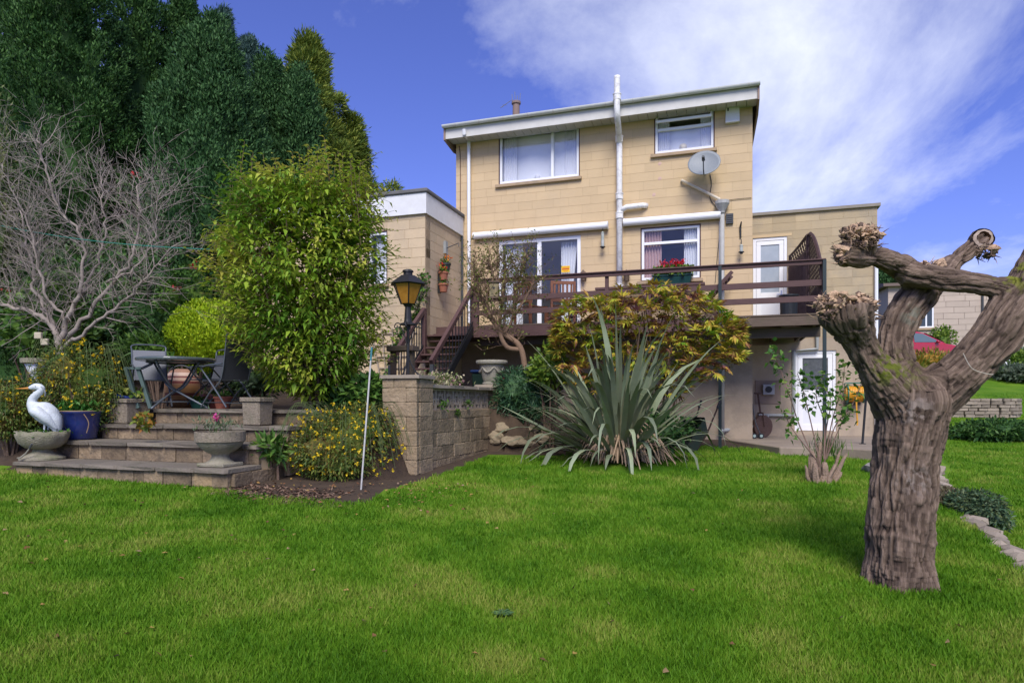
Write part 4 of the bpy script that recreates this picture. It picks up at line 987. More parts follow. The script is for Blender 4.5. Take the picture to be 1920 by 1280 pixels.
# red crate and dark things kept below the deck
rq = H(.12, -2.75, 1.24); t = thing('red_tub', 'faded red plastic tub standing behind the stone urn', 'tub', rq, ANG)
MB(t.matrix_basis.copy()).add([(-.2, -.25, 0), (.2, -.25, 0), (.2, .25, 0), (-.2, .25, 0), (-.26, -.31, .62), (.26, -.31, .62), (.26, .31, .62), (-.26, .31, .62)], [(0, 3, 2, 1), (4, 5, 6, 7), (0, 1, 5, 4), (1, 2, 6, 5), (2, 3, 7, 6), (3, 0, 4, 7)]).build('tub_body', M('red_plastic', (.25, .03, .035), .5), t, bevel=.03)
MB(t.matrix_basis.copy()).box(-.28, .28, -.33, .33, .59, .635).build('rim', M('red_plastic', (.25, .03, .035)), t, bevel=.01)
bq = H(-.55, -2.0, 1.2); t = thing('wheeled_bin', 'dark green lidded bin with a blue lid band in the shade under the stairs', 'bin', bq, ANG); Bm = t.matrix_basis.copy()
MB(Bm).add([(-.2, -.22, .04), (.2, -.22, .04), (.2, .22, .04), (-.2, .22, .04), (-.26, -.28, .8), (.26, -.28, .8), (.26, .28, .8), (-.26, .28, .8)], [(0, 3, 2, 1), (4, 5, 6, 7), (0, 1, 5, 4), (1, 2, 6, 5), (2, 3, 7, 6), (3, 0, 4, 7)]).build('bin_body', M('bin_green', (.01, .03, .02), .5), t, bevel=.03)
MB(Bm).box(-.28, .28, -.31, .30, .805, .87).build('lid', M('bin_blue', (.01, .03, .10), .5), t, bevel=.025)
for s_ in (-.2, .2): MB(Bm).tube([(s_ - .03, .24, .08), (s_ + .03, .24, .08)], .08, 12).build('wheel', m_black, t)

def sq_planter(px0, px1, pyb, pyt, yb, zb, label, mat=m_agg, leafm=None, nleaf=80):
    c = H(hp((px0 + px1) / 2, pyb, yb)[0], yb); Y = c.y; w_ = (px1 - px0) / FPX * Y / 1.2; h_ = (pyb - pyt) / FPX * Y
    t = thing('square_planter', label, 'planter', (c.x, c.y, zb + .004), ANG); Tm = t.matrix_basis.copy(); a = w_ / 2
    MB(Tm).add([(-a * .92, -a * .92, 0), (a * .92, -a * .92, 0), (a * .92, a * .92, 0), (-a * .92, a * .92, 0), (-a, -a, h_ - .06), (a, -a, h_ - .06), (a, a, h_ - .06), (-a, a, h_ - .06)], [(0, 3, 2, 1), (4, 5, 6, 7), (0, 1, 5, 4), (1, 2, 6, 5), (2, 3, 7, 6), (3, 0, 4, 7)]).build('body', mat, t, bevel=.015)
    r_ = MB(Tm)
    for q in ((-a - .02, a + .02, -a - .02, -a + .05), (-a - .02, a + .02, a - .05, a + .02), (-a - .02, -a + .05, -a + .05, a - .05), (a - .05, a + .02, -a + .05, a - .05)): r_.box(*q, h_ - .062, h_)
    r_.build('rim', mat, t, bevel=.008)
    if nleaf:
        n = nleaf; C = np.array(Tm @ Vector((0, 0, h_ + .04))) + rng.normal(0, 1, (n, 3)) * np.array([a * .7, a * .6, .05]); v, f = leaves(C, sphere_pts(n) + np.array([0, 0, .5]), .11, .08, shape=1); npmesh('foliage', v, f, leafm or m_ivy, t, 'stuff')
    return t
sq_planter(206, 272, 797, 751, -7.13, 1.094, 'square pebble faced planter with yellow green leaves left of the top step', leafm=LM('strawberry', [(.1, .2, .03), (.25, .32, .06), (.36, .36, .1)]), nleaf=110)
sq_planter(459, 507, 795, 743, -7.14, 1.094, 'square pebble faced planter right of the top step under the tall shrub', nleaf=0)
# blue glazed pot
c = H(hp(150, 830, -7.66)[0], -7.66, .884); t = thing('blue_pot', 'cobalt blue glazed pot of green seedlings on the second step', 'plant pot', c, 0); Tm = t.matrix_basis.copy(); s_ = 77 / FPX * c.y / .62
m_blue = M('blue_glaze', (.012, .022, .12), .12, (.02, .035, .16), 5, .6, spec=.6, coat=.4)
MB(Tm).lathe([(r_ * s_, z_ * s_) for r_, z_ in ((.20, 0), (.22, .02), (.265, .25), (.285, .38), (.31, .40), (.31, .425), (.275, .425), (.26, .36))], 32).build('pot', m_blue, t, smooth=True)
MB(Tm).lathe([(.315 * s_, .418 * s_), (.315 * s_, .432 * s_), (.28 * s_, .432 * s_)], 32, cap=False).build('rim', M('tan_glaze', (.3, .22, .13), .3), t)
n = 420; C = np.array(c + Vector((0, 0, .43 * s_))) + rng.normal(0, 1, (n, 3)) * np.array([.13, .12, .055]); C[:, 2] = np.maximum(C[:, 2], c.z + .40 * s_)
v, f = leaves(C, sphere_pts(n) + np.array([0, 0, .9]), .12, .035, shape=1, droop=.2); npmesh('foliage', v, f, LM('seedling', [(.03, .12, .02), (.06, .2, .03), (.12, .28, .05)]), t, 'stuff')
MB(Tm).tube(catmull([(.2 * s_, -.22 * s_, .38 * s_), (.26 * s_, -.2 * s_, .25 * s_), (.24 * s_, -.22 * s_, .1 * s_)], 4), .006, 5).build('dry_stem', M('dry_stem', (.25, .17, .1), .9), t)
# round pedestal bowl on the lowest step
c = H(hp(413, 868, -8.22)[0], -8.22, .633); s_ = 88 / FPX * c.y / .64
t = thing('pedestal_bowl', 'round pebble faced pedestal bowl with a pink flower on the lowest step', 'planter', c, ANG); Tm = t.matrix_basis.copy()
MB(Tm).box(-.22 * s_, .22 * s_, -.2 * s_, .2 * s_, 0, .05 * s_).build('plinth', m_agg2, t, bevel=.01)
MB(Tm).lathe([(r_ * s_, z_ * s_) for r_, z_ in ((.19, .05), (.13, .09), (.105, .14), (.12, .17), (.2, .21), (.27, .27), (.305, .33), (.31, .36))], 28, cap=False).build('foot', m_agg2, t, smooth=True)
MB(Tm).lathe([(r_ * s_, z_ * s_) for r_, z_ in ((.305, .33), (.325, .34), (.325, .47), (.29, .47), (.28, .42), (0.01, .42))], 28).build('bowl', m_agg, t, smooth=False)
n = 230; C = np.array(Tm @ Vector((-.04 * s_, 0, .55 * s_))) + rng.normal(0, 1, (n, 3)) * np.array([.12, .06, .06]); v, f = leaves(C, sphere_pts(n) + np.array([0, 0, .9]), .08, .014); npmesh('foliage', v, f, LM('grey_leaf', [(.07, .12, .06), (.14, .2, .11), (.1, .17, .05)]), t, 'stuff')
q = at(404, 780, c.y); parts = [leaves(np.array(q) + rng.normal(0, .02, (26, 3)), sphere_pts(26), .035, .03), leaves(np.array(q + Vector((.03, 0, -.05))) + rng.normal(0, .015, (14, 3)), sphere_pts(14), .03, .03)]
v, f = join(parts); npmesh('flower', v, f, LM('pink_petal', [(.6, .05, .25), (.7, .12, .35)]), t, 'stuff')
MB().tube([q + Vector((0, 0, -.0)), q + Vector((.01, 0, -.2))], .004, 4).build('stem', m_ivy, t)
# mossy shell bowl with the heron
c = H(hp(80, 862, -8.2)[0], -8.2, .633); s_ = 92 / FPX * c.y / .72
t = thing('shell_bowl', 'mossy shell shaped stone bowl on a low plinth under the white heron', 'planter', c, ANG); Tm = t.matrix_basis.copy()
MB(Tm).lathe([(r_ * s_, z_ * s_) for r_, z_ in ((.29, 0), (.29, .03), (.2, .07), (.13, .11), (.12, .15))], 20).build('plinth', m_agg2, t)
v = []; f = []; SG = 48
for i, (r_, z_) in enumerate(((.12, .15), (.22, .17), (.31, .24), (.355, .33), (.36, .40), (.33, .40), (.3, .33), (.01, .33))):
    for k in range(SG):
        a = 2 * math.pi * k / SG; rb = r_ * (1 + (.05 * abs(math.sin(a * 5)) if 1 <= i <= 5 else 0)); v.append((math.cos(a) * rb * s_, math.sin(a) * rb * s_ * .85, (z_ + (.02 * abs(math.sin(a * 5)) if 3 <= i <= 5 else 0)) * s_))
for i in range(7):
    for k in range(SG): f.append((i * SG + k, i * SG + (k + 1) % SG, (i + 1) * SG + (k + 1) % SG, (i + 1) * SG + k))
MB(Tm).add(v, f).build('bowl', m_agg2, t, smooth=True)
n = 260; C = np.array(Tm @ Vector((-.03, 0, .37 * s_))) + rng.normal(0, 1, (n, 3)) * np.array([.16, .12, .02]); v, f = leaves(C, sphere_pts(n) + np.array([0, 0, .5]), .06, .04); npmesh('foliage', v, f, m_ivy, t, 'stuff')
hb = Tm @ Vector((0, 0, .36 * s_)); YH = c.y
her = thing('heron_statue', 'white heron garden statue with an orange beak standing in the shell bowl', 'statue', hb, 0)
m_her = M('white_statue_paint', (.62, .66, .68), .55, (.52, .57, .60), 6, .6, dirt=(.3, .3, .27), dscale=5, damt=.5, bump=.3, bscale=50)
pts = [(108, 812, 3), (106, 803, 8), (101, 791, 14), (92, 780, 19), (82, 772, 19.5), (71, 767, 16), (63, 760, 11), (60.5, 753, 8.2), (62.5, 746, 7), (68, 740, 6.4), (74.5, 735, 6), (78, 729.5, 6), (74.5, 725.6, 6.4), (67, 724.5, 6), (60, 726, 4.6), (55, 727, 2.6)]
P = [at(x, y, YH) for x, y, _ in pts]; rr2 = [r_ / FPX * YH for *_, r_ in pts]
Pc = catmull(P, 4); Rc = list(np.interp(np.linspace(0, len(pts) - 1, len(Pc)), range(len(pts)), rr2))
MB().tube(Pc, Rc, 14).build('body', m_her, her, smooth=True)
for sg in (-1, 1):
    W = [at(66, 772, YH), at(80, 770, YH), at(97, 784, YH), at(111, 806, YH)]
    W = [p + Vector((0, sg * r_, 0)) for p, r_ in zip(W, (.10, .135, .10, .03))]
    MB().tube(catmull(W, 4), list(np.interp(np.linspace(0, 3, 13), range(4), (.02, .075, .07, .012))), 10).build('wing', m_her, her, smooth=True)
MB().tube([at(57, 727, YH), at(47, 728, YH), at(29, 728.5, YH)], [.018, .013, .003], 8).build('beak', M('orange_beak', (.50, .22, .045), .5), her, smooth=True)
MB().tube(catmull([at(70, 723, YH - .03), at(80, 727, YH - .03), at(85, 736, YH - .02), at(84, 743, YH)], 4), [.008] * 5 + [.011] * 4 + [.009] * 3 + [.002], 6).build('crest', M('grey_crest', (.2, .22, .24), .6), her)
for sg in (-1, 1): MB().blob(at(66.5, 724.2, YH + sg * .044), .0075, 1, 0).build('eye', m_black, her)
for sg in (-.04, .04): MB().tube([at(88, 790, YH) + Vector((0, sg, 0)), Vector((at(86, 806, YH).x, YH + sg, hb.z - .04))], .014, 6).build('leg', m_her, her)
MB().tube([at(55, 841, YH - .3), at(48, 850, YH - .3), at(38, 858, YH - .3), at(32, 858, YH - .28)], [.008, .01, .012, .006], 6).build('dropped_tool', m_urn, None)
o = bpy.data.objects['dropped_tool']; o.name = 'hand_tool'; tag(o, 'small grey metal tool leaning on the plinth of the shell bowl', 'garden tool')
MB().tube([at(55, 841, YH - .3), at(60, 832, YH - .32)], .012, 6).build('grip', m_dkgrey, o)
# white urn far left
c = at(68, 702, 11.6); c.z = ground(c.x, c.y); zt = at(68, 672, 11.6).z; t = thing('white_urn', 'white pedestal urn with a mossy stone rim among the left hand shrubs', 'urn', c); Tm = t.matrix_basis.copy(); h_ = zt - c.z
MB(Tm).lathe([(.14, 0), (.14, .05), (.06, .1), (.05, h_ - .32), (.1, h_ - .28), (.17, h_ - .1)], 20).build('pedestal', m_white, t, smooth=True)
MB(Tm).lathe([(.17, h_ - .1), (.23, h_ - .08), (.24, h_), (.2, h_), (.18, h_ - .05), (.01, h_ - .05)], 20).build('rim', m_agg2, t)

# ================================================================== TABLE AND CHAIRS on the terrace
m_frame = M('grey_steel_tube', (.10, .115, .13), .4, spec=.5, metal=.3)
m_mesh = M('grey_sling_mesh', (.045, .048, .055), .75, (.075, .08, .09), 120, .4)
m_mesh2 = M('grey_sling_mesh_light', (.16, .17, .185), .75, (.21, .22, .24), 120, .4)
YT = 10.25; tcn = at(331, 672, YT); TZ = 1.314
tb = thing('garden_table', 'round grey folding garden table with crossed tubular legs on the terrace', 'table', (tcn.x, tcn.y, TZ), ANG); Tm = tb.matrix_basis.copy(); th = tcn.z - TZ; tr = 68 / FPX * YT
MB(Tm).lathe([(tr - .03, th - .045), (tr, th - .04), (tr + .005, th - .02), (tr, th), (tr - .02, th + .005), (.01, th + .003)], 40).build('table_top', M('table_glass', (.08, .10, .10), .2, spec=.6), tb)
for a in range(4):
    t = a * math.pi / 2 + .35; d = Vector((math.cos(t), math.sin(t), 0)); e = Vector((-math.sin(t), math.cos(t), 0))
    MB(Tm).tube(catmull([d * (tr * .72) - e * .12 + Vector((0, 0, th - .05)), d * .16 - e * .03 + Vector((0, 0, th * .48)), -d * .10 + e * .05 + Vector((0, 0, th * .3)), -d * (tr * .95) + e * .12 + Vector((0, 0, .012))], 4), .016, 8).build('leg', m_frame, tb, smooth=True)
MB(Tm).lathe([(tr * .74, th - .075), (tr * .76, th - .062), (tr * .74, th - .05), (tr * .72, th - .062), (tr * .74, th - .075)], 28, cap=False).build('support_ring', m_frame, tb)
MB(Tm).lathe([(.17, .10), (.185, .11), (.17, .12), (.155, .11), (.17, .10)], 20, cap=False).build('lower_ring', m_frame, tb)
def chair(px, Y, rz, label, mesh, back=.95, tilt=.28, zoff=0):
    c = at(px, 760, Y); t = thing('folding_chair', label, 'chair', (c.x, c.y, TZ + zoff), rz, 'folding chairs round the terrace table'); Cm = t.matrix_basis.copy(); w_ = .24
    yb = lambda z: .20 + (z - .42) * tilt
    for s_ in (-1, 1):
        MB(Cm).tube(catmull([(s_ * w_, -.28, .012), (s_ * w_, -.05, .25), (s_ * w_, .2, .44), (s_ * w_, yb(back), back)], 4), .012, 6).build('back_leg', m_frame, t)
        MB(Cm).tube([(s_ * (w_ + .03), .36, .012), (s_ * (w_ + .03), .05, .33), (s_ * (w_ + .03), -.24, .60)], .012, 6).build('front_leg', m_frame, t)
        MB(Cm).tube(catmull([(s_ * (w_ + .03), -.26, .60), (s_ * (w_ + .035), -.1, .64), (s_ * (w_ + .02), yb(.66), .66)], 4), .014, 6).build('arm_rest', m_frame, t)
    MB(Cm).tube(catmull([(-w_, yb(back), back), (-w_ * .85, yb(back + .08), back + .085), (w_ * .85, yb(back + .08), back + .085), (w_, yb(back), back)], 5), .012, 6).build('top_rail', m_frame, t)
    MB(Cm).tube([(-w_, -.22, .08), (w_, -.22, .08)], .009, 6).build('cross_bar', m_frame, t); MB(Cm).tube([(-w_ - .03, .3, .07), (w_ + .03, .3, .07)], .009, 6).build('cross_bar', m_frame, t)
    v = [(x, y, z) for x in (-w_ + .01, w_ - .01) for y, z in ((.19, .425), (yb(.6), .6), (yb(.8) + .01, .8), (yb(back) - .002, back))]
    o_ = [(x, y + .008, z) for x, y, z in v]
    MB(Cm).add(v + o_, [(i, i + 1, i + 5, i + 4) for i in range(3)] + [(8 + i + 4, 8 + i + 5, 8 + i + 1, 8 + i) for i in range(3)] + [(0, 4, 12, 8), (3, 11, 15, 7), (0, 8, 9, 1), (1, 9, 10, 2), (2, 10, 11, 3), (4, 5, 13, 12), (5, 6, 14, 13), (6, 7, 15, 14)]).build('back_sling', mesh, t)
    MB(Cm).box(-w_ + .01, w_ - .01, -.24, .2, .41, .42).build('seat_sling', mesh, t); MB(Cm).tube([(-w_, -.24, .413), (w_, -.24, .413)], .012, 6).build('seat_rail', m_frame, t)
chair(285, 10.35, .62, 'grey sling folding chair with pale back beside the yellow flowered bush', m_mesh2, .9, .32, .03)
chair(425, 10.2, -2.1, 'dark grey sling folding chair with tall back nearest the tall leafy shrub', m_mesh, 1.02, .2, .02)
chair(398, 11.0, -.45, 'dark grey sling folding chair behind the table before the golden bush', m_mesh, .84, .2, .06)
# folded seat and pots around the table
Yq = 10.0; A = at(262, 690, Yq); B = at(272, 742, Yq)
t = thing('folded_lounger', 'weathered green folded seat frame beside the pale sling chair', 'folded seat', (A.x, A.y, 1.32), 0)
for dx, dy in ((-.16, 0), (.0, .05)):
    MB().bar((A.x + dx - .05, Yq + dy, A.z), (A.x + dx + .14, Yq + dy, 1.33), .05, .05, up=(1, 0, 0)).build('frame_leg', M('mossy_green_metal', (.07, .11, .10), .6), t)
MB().bar((A.x - .24, Yq + .03, A.z), (A.x + .02, Yq + .03, A.z), .07, .035).build('top_bar', M('mossy_green_metal', (.07, .11, .10)), t); MB().bar((A.x + .02, Yq + .03, A.z), (A.x + .17, Yq + .03, A.z + .07), .04, .03).build('prop', m_dkgrey, t)
def stripes(name):
    m = bpy.data.materials.new(name); m.use_nodes = True; n = m.node_tree.nodes; L2 = m.node_tree.links; p = n['Principled BSDF']
    g = n.new('ShaderNodeTexCoord'); s2 = n.new('ShaderNodeSeparateXYZ'); L2.new(g.outputs['Object'], s2.inputs[0])
    r_ = n.new('ShaderNodeValToRGB'); r_.color_ramp.interpolation = 'CONSTANT'; ml = n.new('ShaderNodeMath'); ml.operation = 'MULTIPLY'; ml.inputs[1].default_value = 1 / .66; L2.new(s2.outputs[2], ml.inputs[0]); L2.new(ml.outputs[0], r_.inputs[0])
    cols = [(0, (.36, .17, .06)), (.14, (.16, .05, .03)), (.2, (.42, .2, .07)), (.32, (.17, .04, .03)), (.38, (.45, .22, .08)), (.56, (.40, .2, .1)), (.62, (.2, .045, .035)), (.68, (.5, .33, .24)), (.76, (.16, .05, .04)), (.81, (.5, .36, .28)), (.9, (.3, .16, .1))]
    while len(r_.color_ramp.elements) < len(cols): r_.color_ramp.elements.new(.5)
    for e, (ps, c_) in zip(r_.color_ramp.elements, cols): e.position = ps; e.color = (*c_, 1)
    L2.new(r_.outputs[0], p.inputs['Base Color']); p.inputs['Roughness'].default_value = .7; return m
c = at(342, 760, 11.3); t = thing('striped_pot', 'tall round terracotta pot painted with red and cream stripes behind the table', 'pot', (c.x, c.y, 1.32)); Tm = t.matrix_basis.copy()
MB(Tm).lathe([(.17, 0), (.22, .08), (.27, .25), (.275, .40), (.25, .54), (.18, .63), (.10, .66)], 28).build('pot_body', stripes('painted_stripes'), t, smooth=True)
MB(Tm).tube(catmull([(-.24, 0, .5), (-.2, -.03, .64), (0, -.05, .72), (.2, -.03, .64), (.24, 0, .5)], 5), .012, 6).build('handle', m_dkgrey, t)
def pot(px, pyb, Y, r_, h_, mat, label, zb=None, tilt=0):
    c = at(px, pyb, Y); zb = ground(c.x, c.y) + .01 if zb is None else zb
    t = thing('plant_pot', label, 'plant pot', (c.x, c.y, zb)); Tm = t.matrix_basis.copy() @ Matrix.Rotation(tilt, 4, 'Y')
    MB(Tm).lathe([(r_ * .72, 0), (r_ * .95, h_ * .82), (r_ * 1.06, h_ * .83), (r_ * 1.06, h_), (r_ * .9, h_), (r_ * .85, h_ * .8), (.01, h_ * .78)], 22).build('pot', mat, t)
    n = 60; C = np.array(Tm @ Vector((0, 0, h_))) + rng.normal(0, 1, (n, 3)) * np.array([r_ * .5, r_ * .5, .03]); v, f = leaves(C, sphere_pts(n) + np.array([0, 0, .7]), .09, .03); npmesh('foliage', v, f, m_ivy, t, 'stuff')
m_redpot = M('red_brown_glaze', (.16, .035, .025), .45, (.22, .06, .04), 8, .5)
pot(398, 760, 10.9, .17, .24, m_redpot, 'wide red brown pot on the terrace behind the table legs'); pot(418, 763, 10.55, .14, .2, M('terracotta2', (.30, .10, .06), .85), 'terracotta pot under the tall backed sling chair')
pot(374, 764, 10.7, .15, .13, M('green_pot', (.02, .09, .06), .5), 'low green plastic pot under the table'); pot(236, 750, 10.1, .18, .17, M('blue_bowl', (.03, .06, .25), .4), 'tilted blue bowl behind the left square planter', 1.36, .18)
# birdfood boxes hanging in the bare tree
for k, (px, py) in enumerate(((72, 629), (84, 641))):
    c = at(px, py, 11.2); t = thing('fat_feeder', 'pale wire feeder block hanging from the bare tree, upper of two' if k == 0 else 'pale wire feeder block hanging from the bare tree, lower of two', 'bird feeder', c)
    MB(t.matrix_basis.copy()).box(-.06, .06, -.03, .03, -.055, .055).build('block', M('suet', (.42, .36, .26), .9, (.5, .44, .33), 20, .5), t, bevel=.01)
    MB(t.matrix_basis.copy()).tube([(0, 0, .065), (.01, 0, .22)], .004, 4).build('hook', m_dkgrey, t)
# white garden pole
b = lawn_pt(677, 918); p2 = at(697, 651, b.y + .5)
pt = thing('white_pole', 'thin white pole with a teal tip leaning behind the yellow flowered bush', 'pole', b)
MB().tube([b, p2], .011, 8).build('shaft', M('pole_white', (.5, .5, .47), .5, (.3, .29, .27), 14, .5), pt); MB().tube([p2, p2 + (p2 - b).normalized() * -.18], .0125, 8).build('tip', M('teal', (.03, .16, .18), .5), pt)
# wooden shelf below the lamp and white trellis on the wing
q = at(755, 652, 10.9)
t = thing('timber_shelf', 'short weathered timber shelf behind the garden lamp', 'shelf', (q.x, q.y, 1.3), ANG)
MB(t.matrix_basis.copy()).box(-.24, .24, -.12, .12, q.z - 1.3 - .06, q.z - 1.3 + .03).build('board', m_deckg, t, bevel=.01)
for x in (-.17, .17): MB(t.matrix_basis.copy()).box(x - .03, x + .03, -.05, .05, -.02, q.z - 1.3 - .061).build('post', m_deckg, t)
t = thing('fan_trellis', 'grey wooden fan trellis against the garden room wall behind the lamp', 'trellis', H(XL - .75, YLf - .06, 1.3), ANG)
for k in range(5): MB(HM).bar((XL - .75 + (k - 2) * .1, YLf - .05, 1.5), (XL - .75 + (k - 2) * .26, YLf - .05, 3.0), .02, .03, up=(0, 1, 0)).build('slat', M('pale_trellis', (.36, .3, .24), .8), t)
for k in range(5): MB(HM).bar((XL - .75 - .25 - k * .08, YLf - .03, 1.9 + k * .25), (XL - .75 + .25 + k * .08, YLf - .03, 1.9 + k * .25), .02, .02, up=(0, 1, 0)).build('cross_slat', MATS['pale_trellis'], t)
# washing line
a = at(-40, 415, 12.0); b = at(420, 469, 9.9); mids = [a.lerp(b, i / 12) + Vector((0, 0, -.10 * math.sin(math.pi * i / 12))) for i in range(13)]
tag(MB().tube(mids, .006, 5).build('washing_line', M('green_line', (.03, .22, .16), .5), None), 'thin green washing line strung from the bare tree side to the leafy shrub', 'washing line')

# ================================================================== THINGS BY THE LOWER DOOR
# old wheel on a handle
c = onz(1429, 820, PZ); rW = 27 / FPX * c.y / 1.0
t = thing('iron_wheel', 'rusty solid iron wheel with an upright handle beside the flue vent', 'garden roller', (c.x, c.y, PZ)); W0 = Vector((c.x, c.y, PZ + rW * .78))
m_rust = M('rusty_iron', (.065, .036, .028), .8, (.10, .06, .045), 10, .6, bump=.4, bscale=50); r2 = rW * .78; wd = Vector((.35, -.94, 0)).normalized()
MB().tube([W0 - wd * .05, W0 - wd * .045, W0 + wd * .045, W0 + wd * .05], [r2 * .93, r2, r2, r2 * .93], 28).build('wheel', m_rust, t); MB().tube([W0 + wd * .05, W0 + wd * .055], [r2 * .55, r2 * .5], 24).build('wheel_hub', m_rust, t)
hh = at(1421, 737, c.y); sdv = Vector((wd.y, -wd.x, 0))
for s_ in (-.08, .08): MB().tube([W0 + wd * s_, W0 + wd * s_ + (hh - W0) * .4], .014, 6).build('fork', m_rust, t)
MB().tube([W0 + (hh - W0) * .4, hh], .022, 8).build('handle_shaft', m_rust, t); MB().tube([hh - sdv * .09, hh + sdv * .09], .02, 8).build('grip', m_rust, t); MB().bar(W0 + (hh - W0) * .4 - wd * .09, W0 + (hh - W0) * .4 + wd * .09, .02, .03).build('fork_crown', m_rust, t)
c2 = onz(1418, 822, PZ); t = thing('hose_trolley', 'small grey wheeled base leaning beside the rusty iron wheel', 'trolley', c2)
for s_ in (-.05, .1): MB().tube([c2 + Vector((s_, -.03, .06)), c2 + Vector((s_, .03, .06))], .06, 14).build('wheel', m_black, t); MB().tube([c2 + Vector((s_, -.034, .06)), c2 + Vector((s_, .034, .06))], .032, 10).build('hub', M('pale_hub', (.3, .4, .36), .5), t)
MB().tube([c2 + Vector((-.05, 0, .06)), c2 + Vector((.1, 0, .06)), c2 + Vector((0, .05, .35)), c2 + Vector((-.05, .1, .75))], .014, 6).build('frame', m_dkgrey, t)
# hose reel on the wall
q = hp(1603, 738, YE - .2); C3 = H(q[0], YE - .2, q[1]); k2 = C3.y / FPX
t = thing('hose_reel', 'green wall mounted reel wound with yellow garden hose beside the lower door', 'hose reel', C3, ANG); axd = Vector((CA, SA, 0)); fwd = Vector((SA, -CA, 0))
m_hose = M('yellow_hose', (.62, .30, .02), .45); m_rg = M('reel_green', (.02, .16, .12), .45)
for s_ in (-.16, .17): MB().tube([C3 + axd * (s_ - .01), C3 + axd * (s_ + .01)], .215, 28).build('flange', m_rg, t)
for k in range(9): 
    P = [C3 + axd * (-.13 + k * .034) + Vector((0, 0, math.cos(a) * .17)) + fwd * (math.sin(a) * .17) for a in np.linspace(0, 2 * math.pi, 25)]; MB().tube(P, .019, 6, cap=False).build('hose_coil', m_hose, t)
MB().tube([C3 + axd * -.2, C3 + axd * .2], .15, 16).build('drum', m_hose, t)
MB().tube(catmull([C3 + fwd * .17 + Vector((0, 0, .02)), C3 + fwd * .19 + Vector((0, 0, -.3)), C3 + fwd * .17 + axd * .02 + Vector((0, 0, -.62)), C3 + fwd * .17 + axd * .02 + Vector((0, 0, -.72))], 5), .018, 6).build('hose_end', m_hose, t)
MB().tube(catmull([C3 + axd * -.2 + Vector((0, 0, .2)) - fwd * .15, C3 + axd * -.2 + Vector((0, 0, .24)) + fwd * .1, C3 + axd * .21 + Vector((0, 0, .24)) + fwd * .1, C3 + axd * .21 + Vector((0, 0, .2)) - fwd * .15], 4), .013, 6).build('carry_frame', m_rg, t)
MB().box(C3.x - .16, C3.x + .2, C3.y + .13, C3.y + .2, C3.z - .26, C3.z - .2).build('bracket', m_dkgrey, t)
MB().tube([C3 + axd * .2, C3 + axd * .26, C3 + axd * .26 + fwd * .1], .012, 6).build('crank', m_dkgrey, t)
# black hand rail post on the pad
c = onz(1617, 832, PZ); t = thing('grab_rail', 'black tubular handrail post standing on the concrete by the lower door', 'handrail', c); top = at(1624, 742, c.y)
MB().tube([c, top], .022, 8).build('post', m_black, t); MB().tube([c, c + Vector((0, 0, .012))], .06, 12).build('base_plate', m_black, t)
MB().tube([at(1607, 736, c.y + .5), top, at(1655, 757, c.y - .6), at(1668, 757, c.y - .65)], .022, 8).build('hand_rail', m_black, t)
# wheelbarrow behind the phormium
wbc = gp(3.42, 12.4); t = thing('wheelbarrow', 'upended dark green wheelbarrow with black handles behind the spiky plant', 'wheelbarrow', wbc, R(20)); Wm = t.matrix_basis.copy() @ Matrix.Rotation(R(-58), 4, 'Y')
MB(Wm @ Matrix.Translation((0, 0, .1))).add([(-.2, -.22, 0), (.35, -.26, 0), (.35, .26, 0), (-.2, .22, 0), (-.45, -.3, .3), (.5, -.36, .26), (.5, .36, .26), (-.45, .3, .3)], [(0, 3, 2, 1), (0, 1, 5, 4), (1, 2, 6, 5), (2, 3, 7, 6), (3, 0, 4, 7)]).build('tray', M('barrow_green', (.02, .05, .045), .5, (.06, .045, .03), 6, .6), t)
for s_ in (-.24, .24): MB().tube([Wm @ Vector((-.55, s_ * .3, .05)), Wm @ Vector((.3, s_, .08)), Wm @ Vector((.95, s_ * 1.2, .18))], .016, 6).build('handle', m_rust, t); MB().tube([Wm @ Vector((.82, s_ * 1.17, .165)), Wm @ Vector((.97, s_ * 1.2, .182))], .022, 8).build('grip', m_black, t)
MB().tube([Wm @ Vector((-.55, -.05, .05)), Wm @ Vector((-.55, .05, .05))], .18, 18).build('wheel', m_black, t)
MB().tube(catmull([Wm @ Vector((.35, .3, .3)), Wm @ Vector((.1, .34, .5)), Wm @ Vector((-.1, .3, .4)), Wm @ Vector((-.4, .2, .45))], 5), .012, 5).build('rope', M('teal_rope', (.04, .3, .25), .7), t)

# ================================================================== PLANTS
m_bark = M('shrub_bark', (.10, .065, .045), .95, (.16, .11, .08), 12, .6, bump=.6, bscale=50)
m_bark_d = M('dark_bark', (.06, .042, .032), .95, (.10, .07, .05), 8, .6)
def twigs(mb, p, d, length, r, depth, spread=.6, up=.15, seg=5, kink=.25, kids=(2, 3), shrink=.68, tips=None, n=5):
    """recursive branch: kinked tube, children along its length"""
    P = [p.copy()]; rr2 = [r]; q = p.copy(); dd = d.normalized()
    for i in range(n):
        dd = (dd + Vector((rnd.gauss(0, kink), rnd.gauss(0, kink), rnd.gauss(0, kink * .7) + up * .3))).normalized()
        q = q + dd * (length / n); P.append(q.copy()); rr2.append(r * (1 - .55 * (i + 1) / n))
    mb.tube(P, rr2, seg, cap=False)
    if depth == 0:
        if tips is not None: tips.append((P[-1], dd)); tips.append((P[len(P) // 2], dd))
        return
    for k in range(rnd.randint(*kids)):
        i = rnd.randint(1, n); ax = dd.orthogonal().normalized(); ax.rotate(Matrix.Rotation(rnd.uniform(0, 6.28), 3, dd))
        nd_ = (dd * (1 - spread * .5) + ax * spread + Vector((0, 0, up))).normalized()
        twigs(mb, P[i], nd_, length * shrink * rnd.uniform(.75, 1.2), max(.003, rr2[i] * .62), depth - 1, spread, up, max(3, seg - 1), kink, kids, shrink, tips, max(3, n - 1))

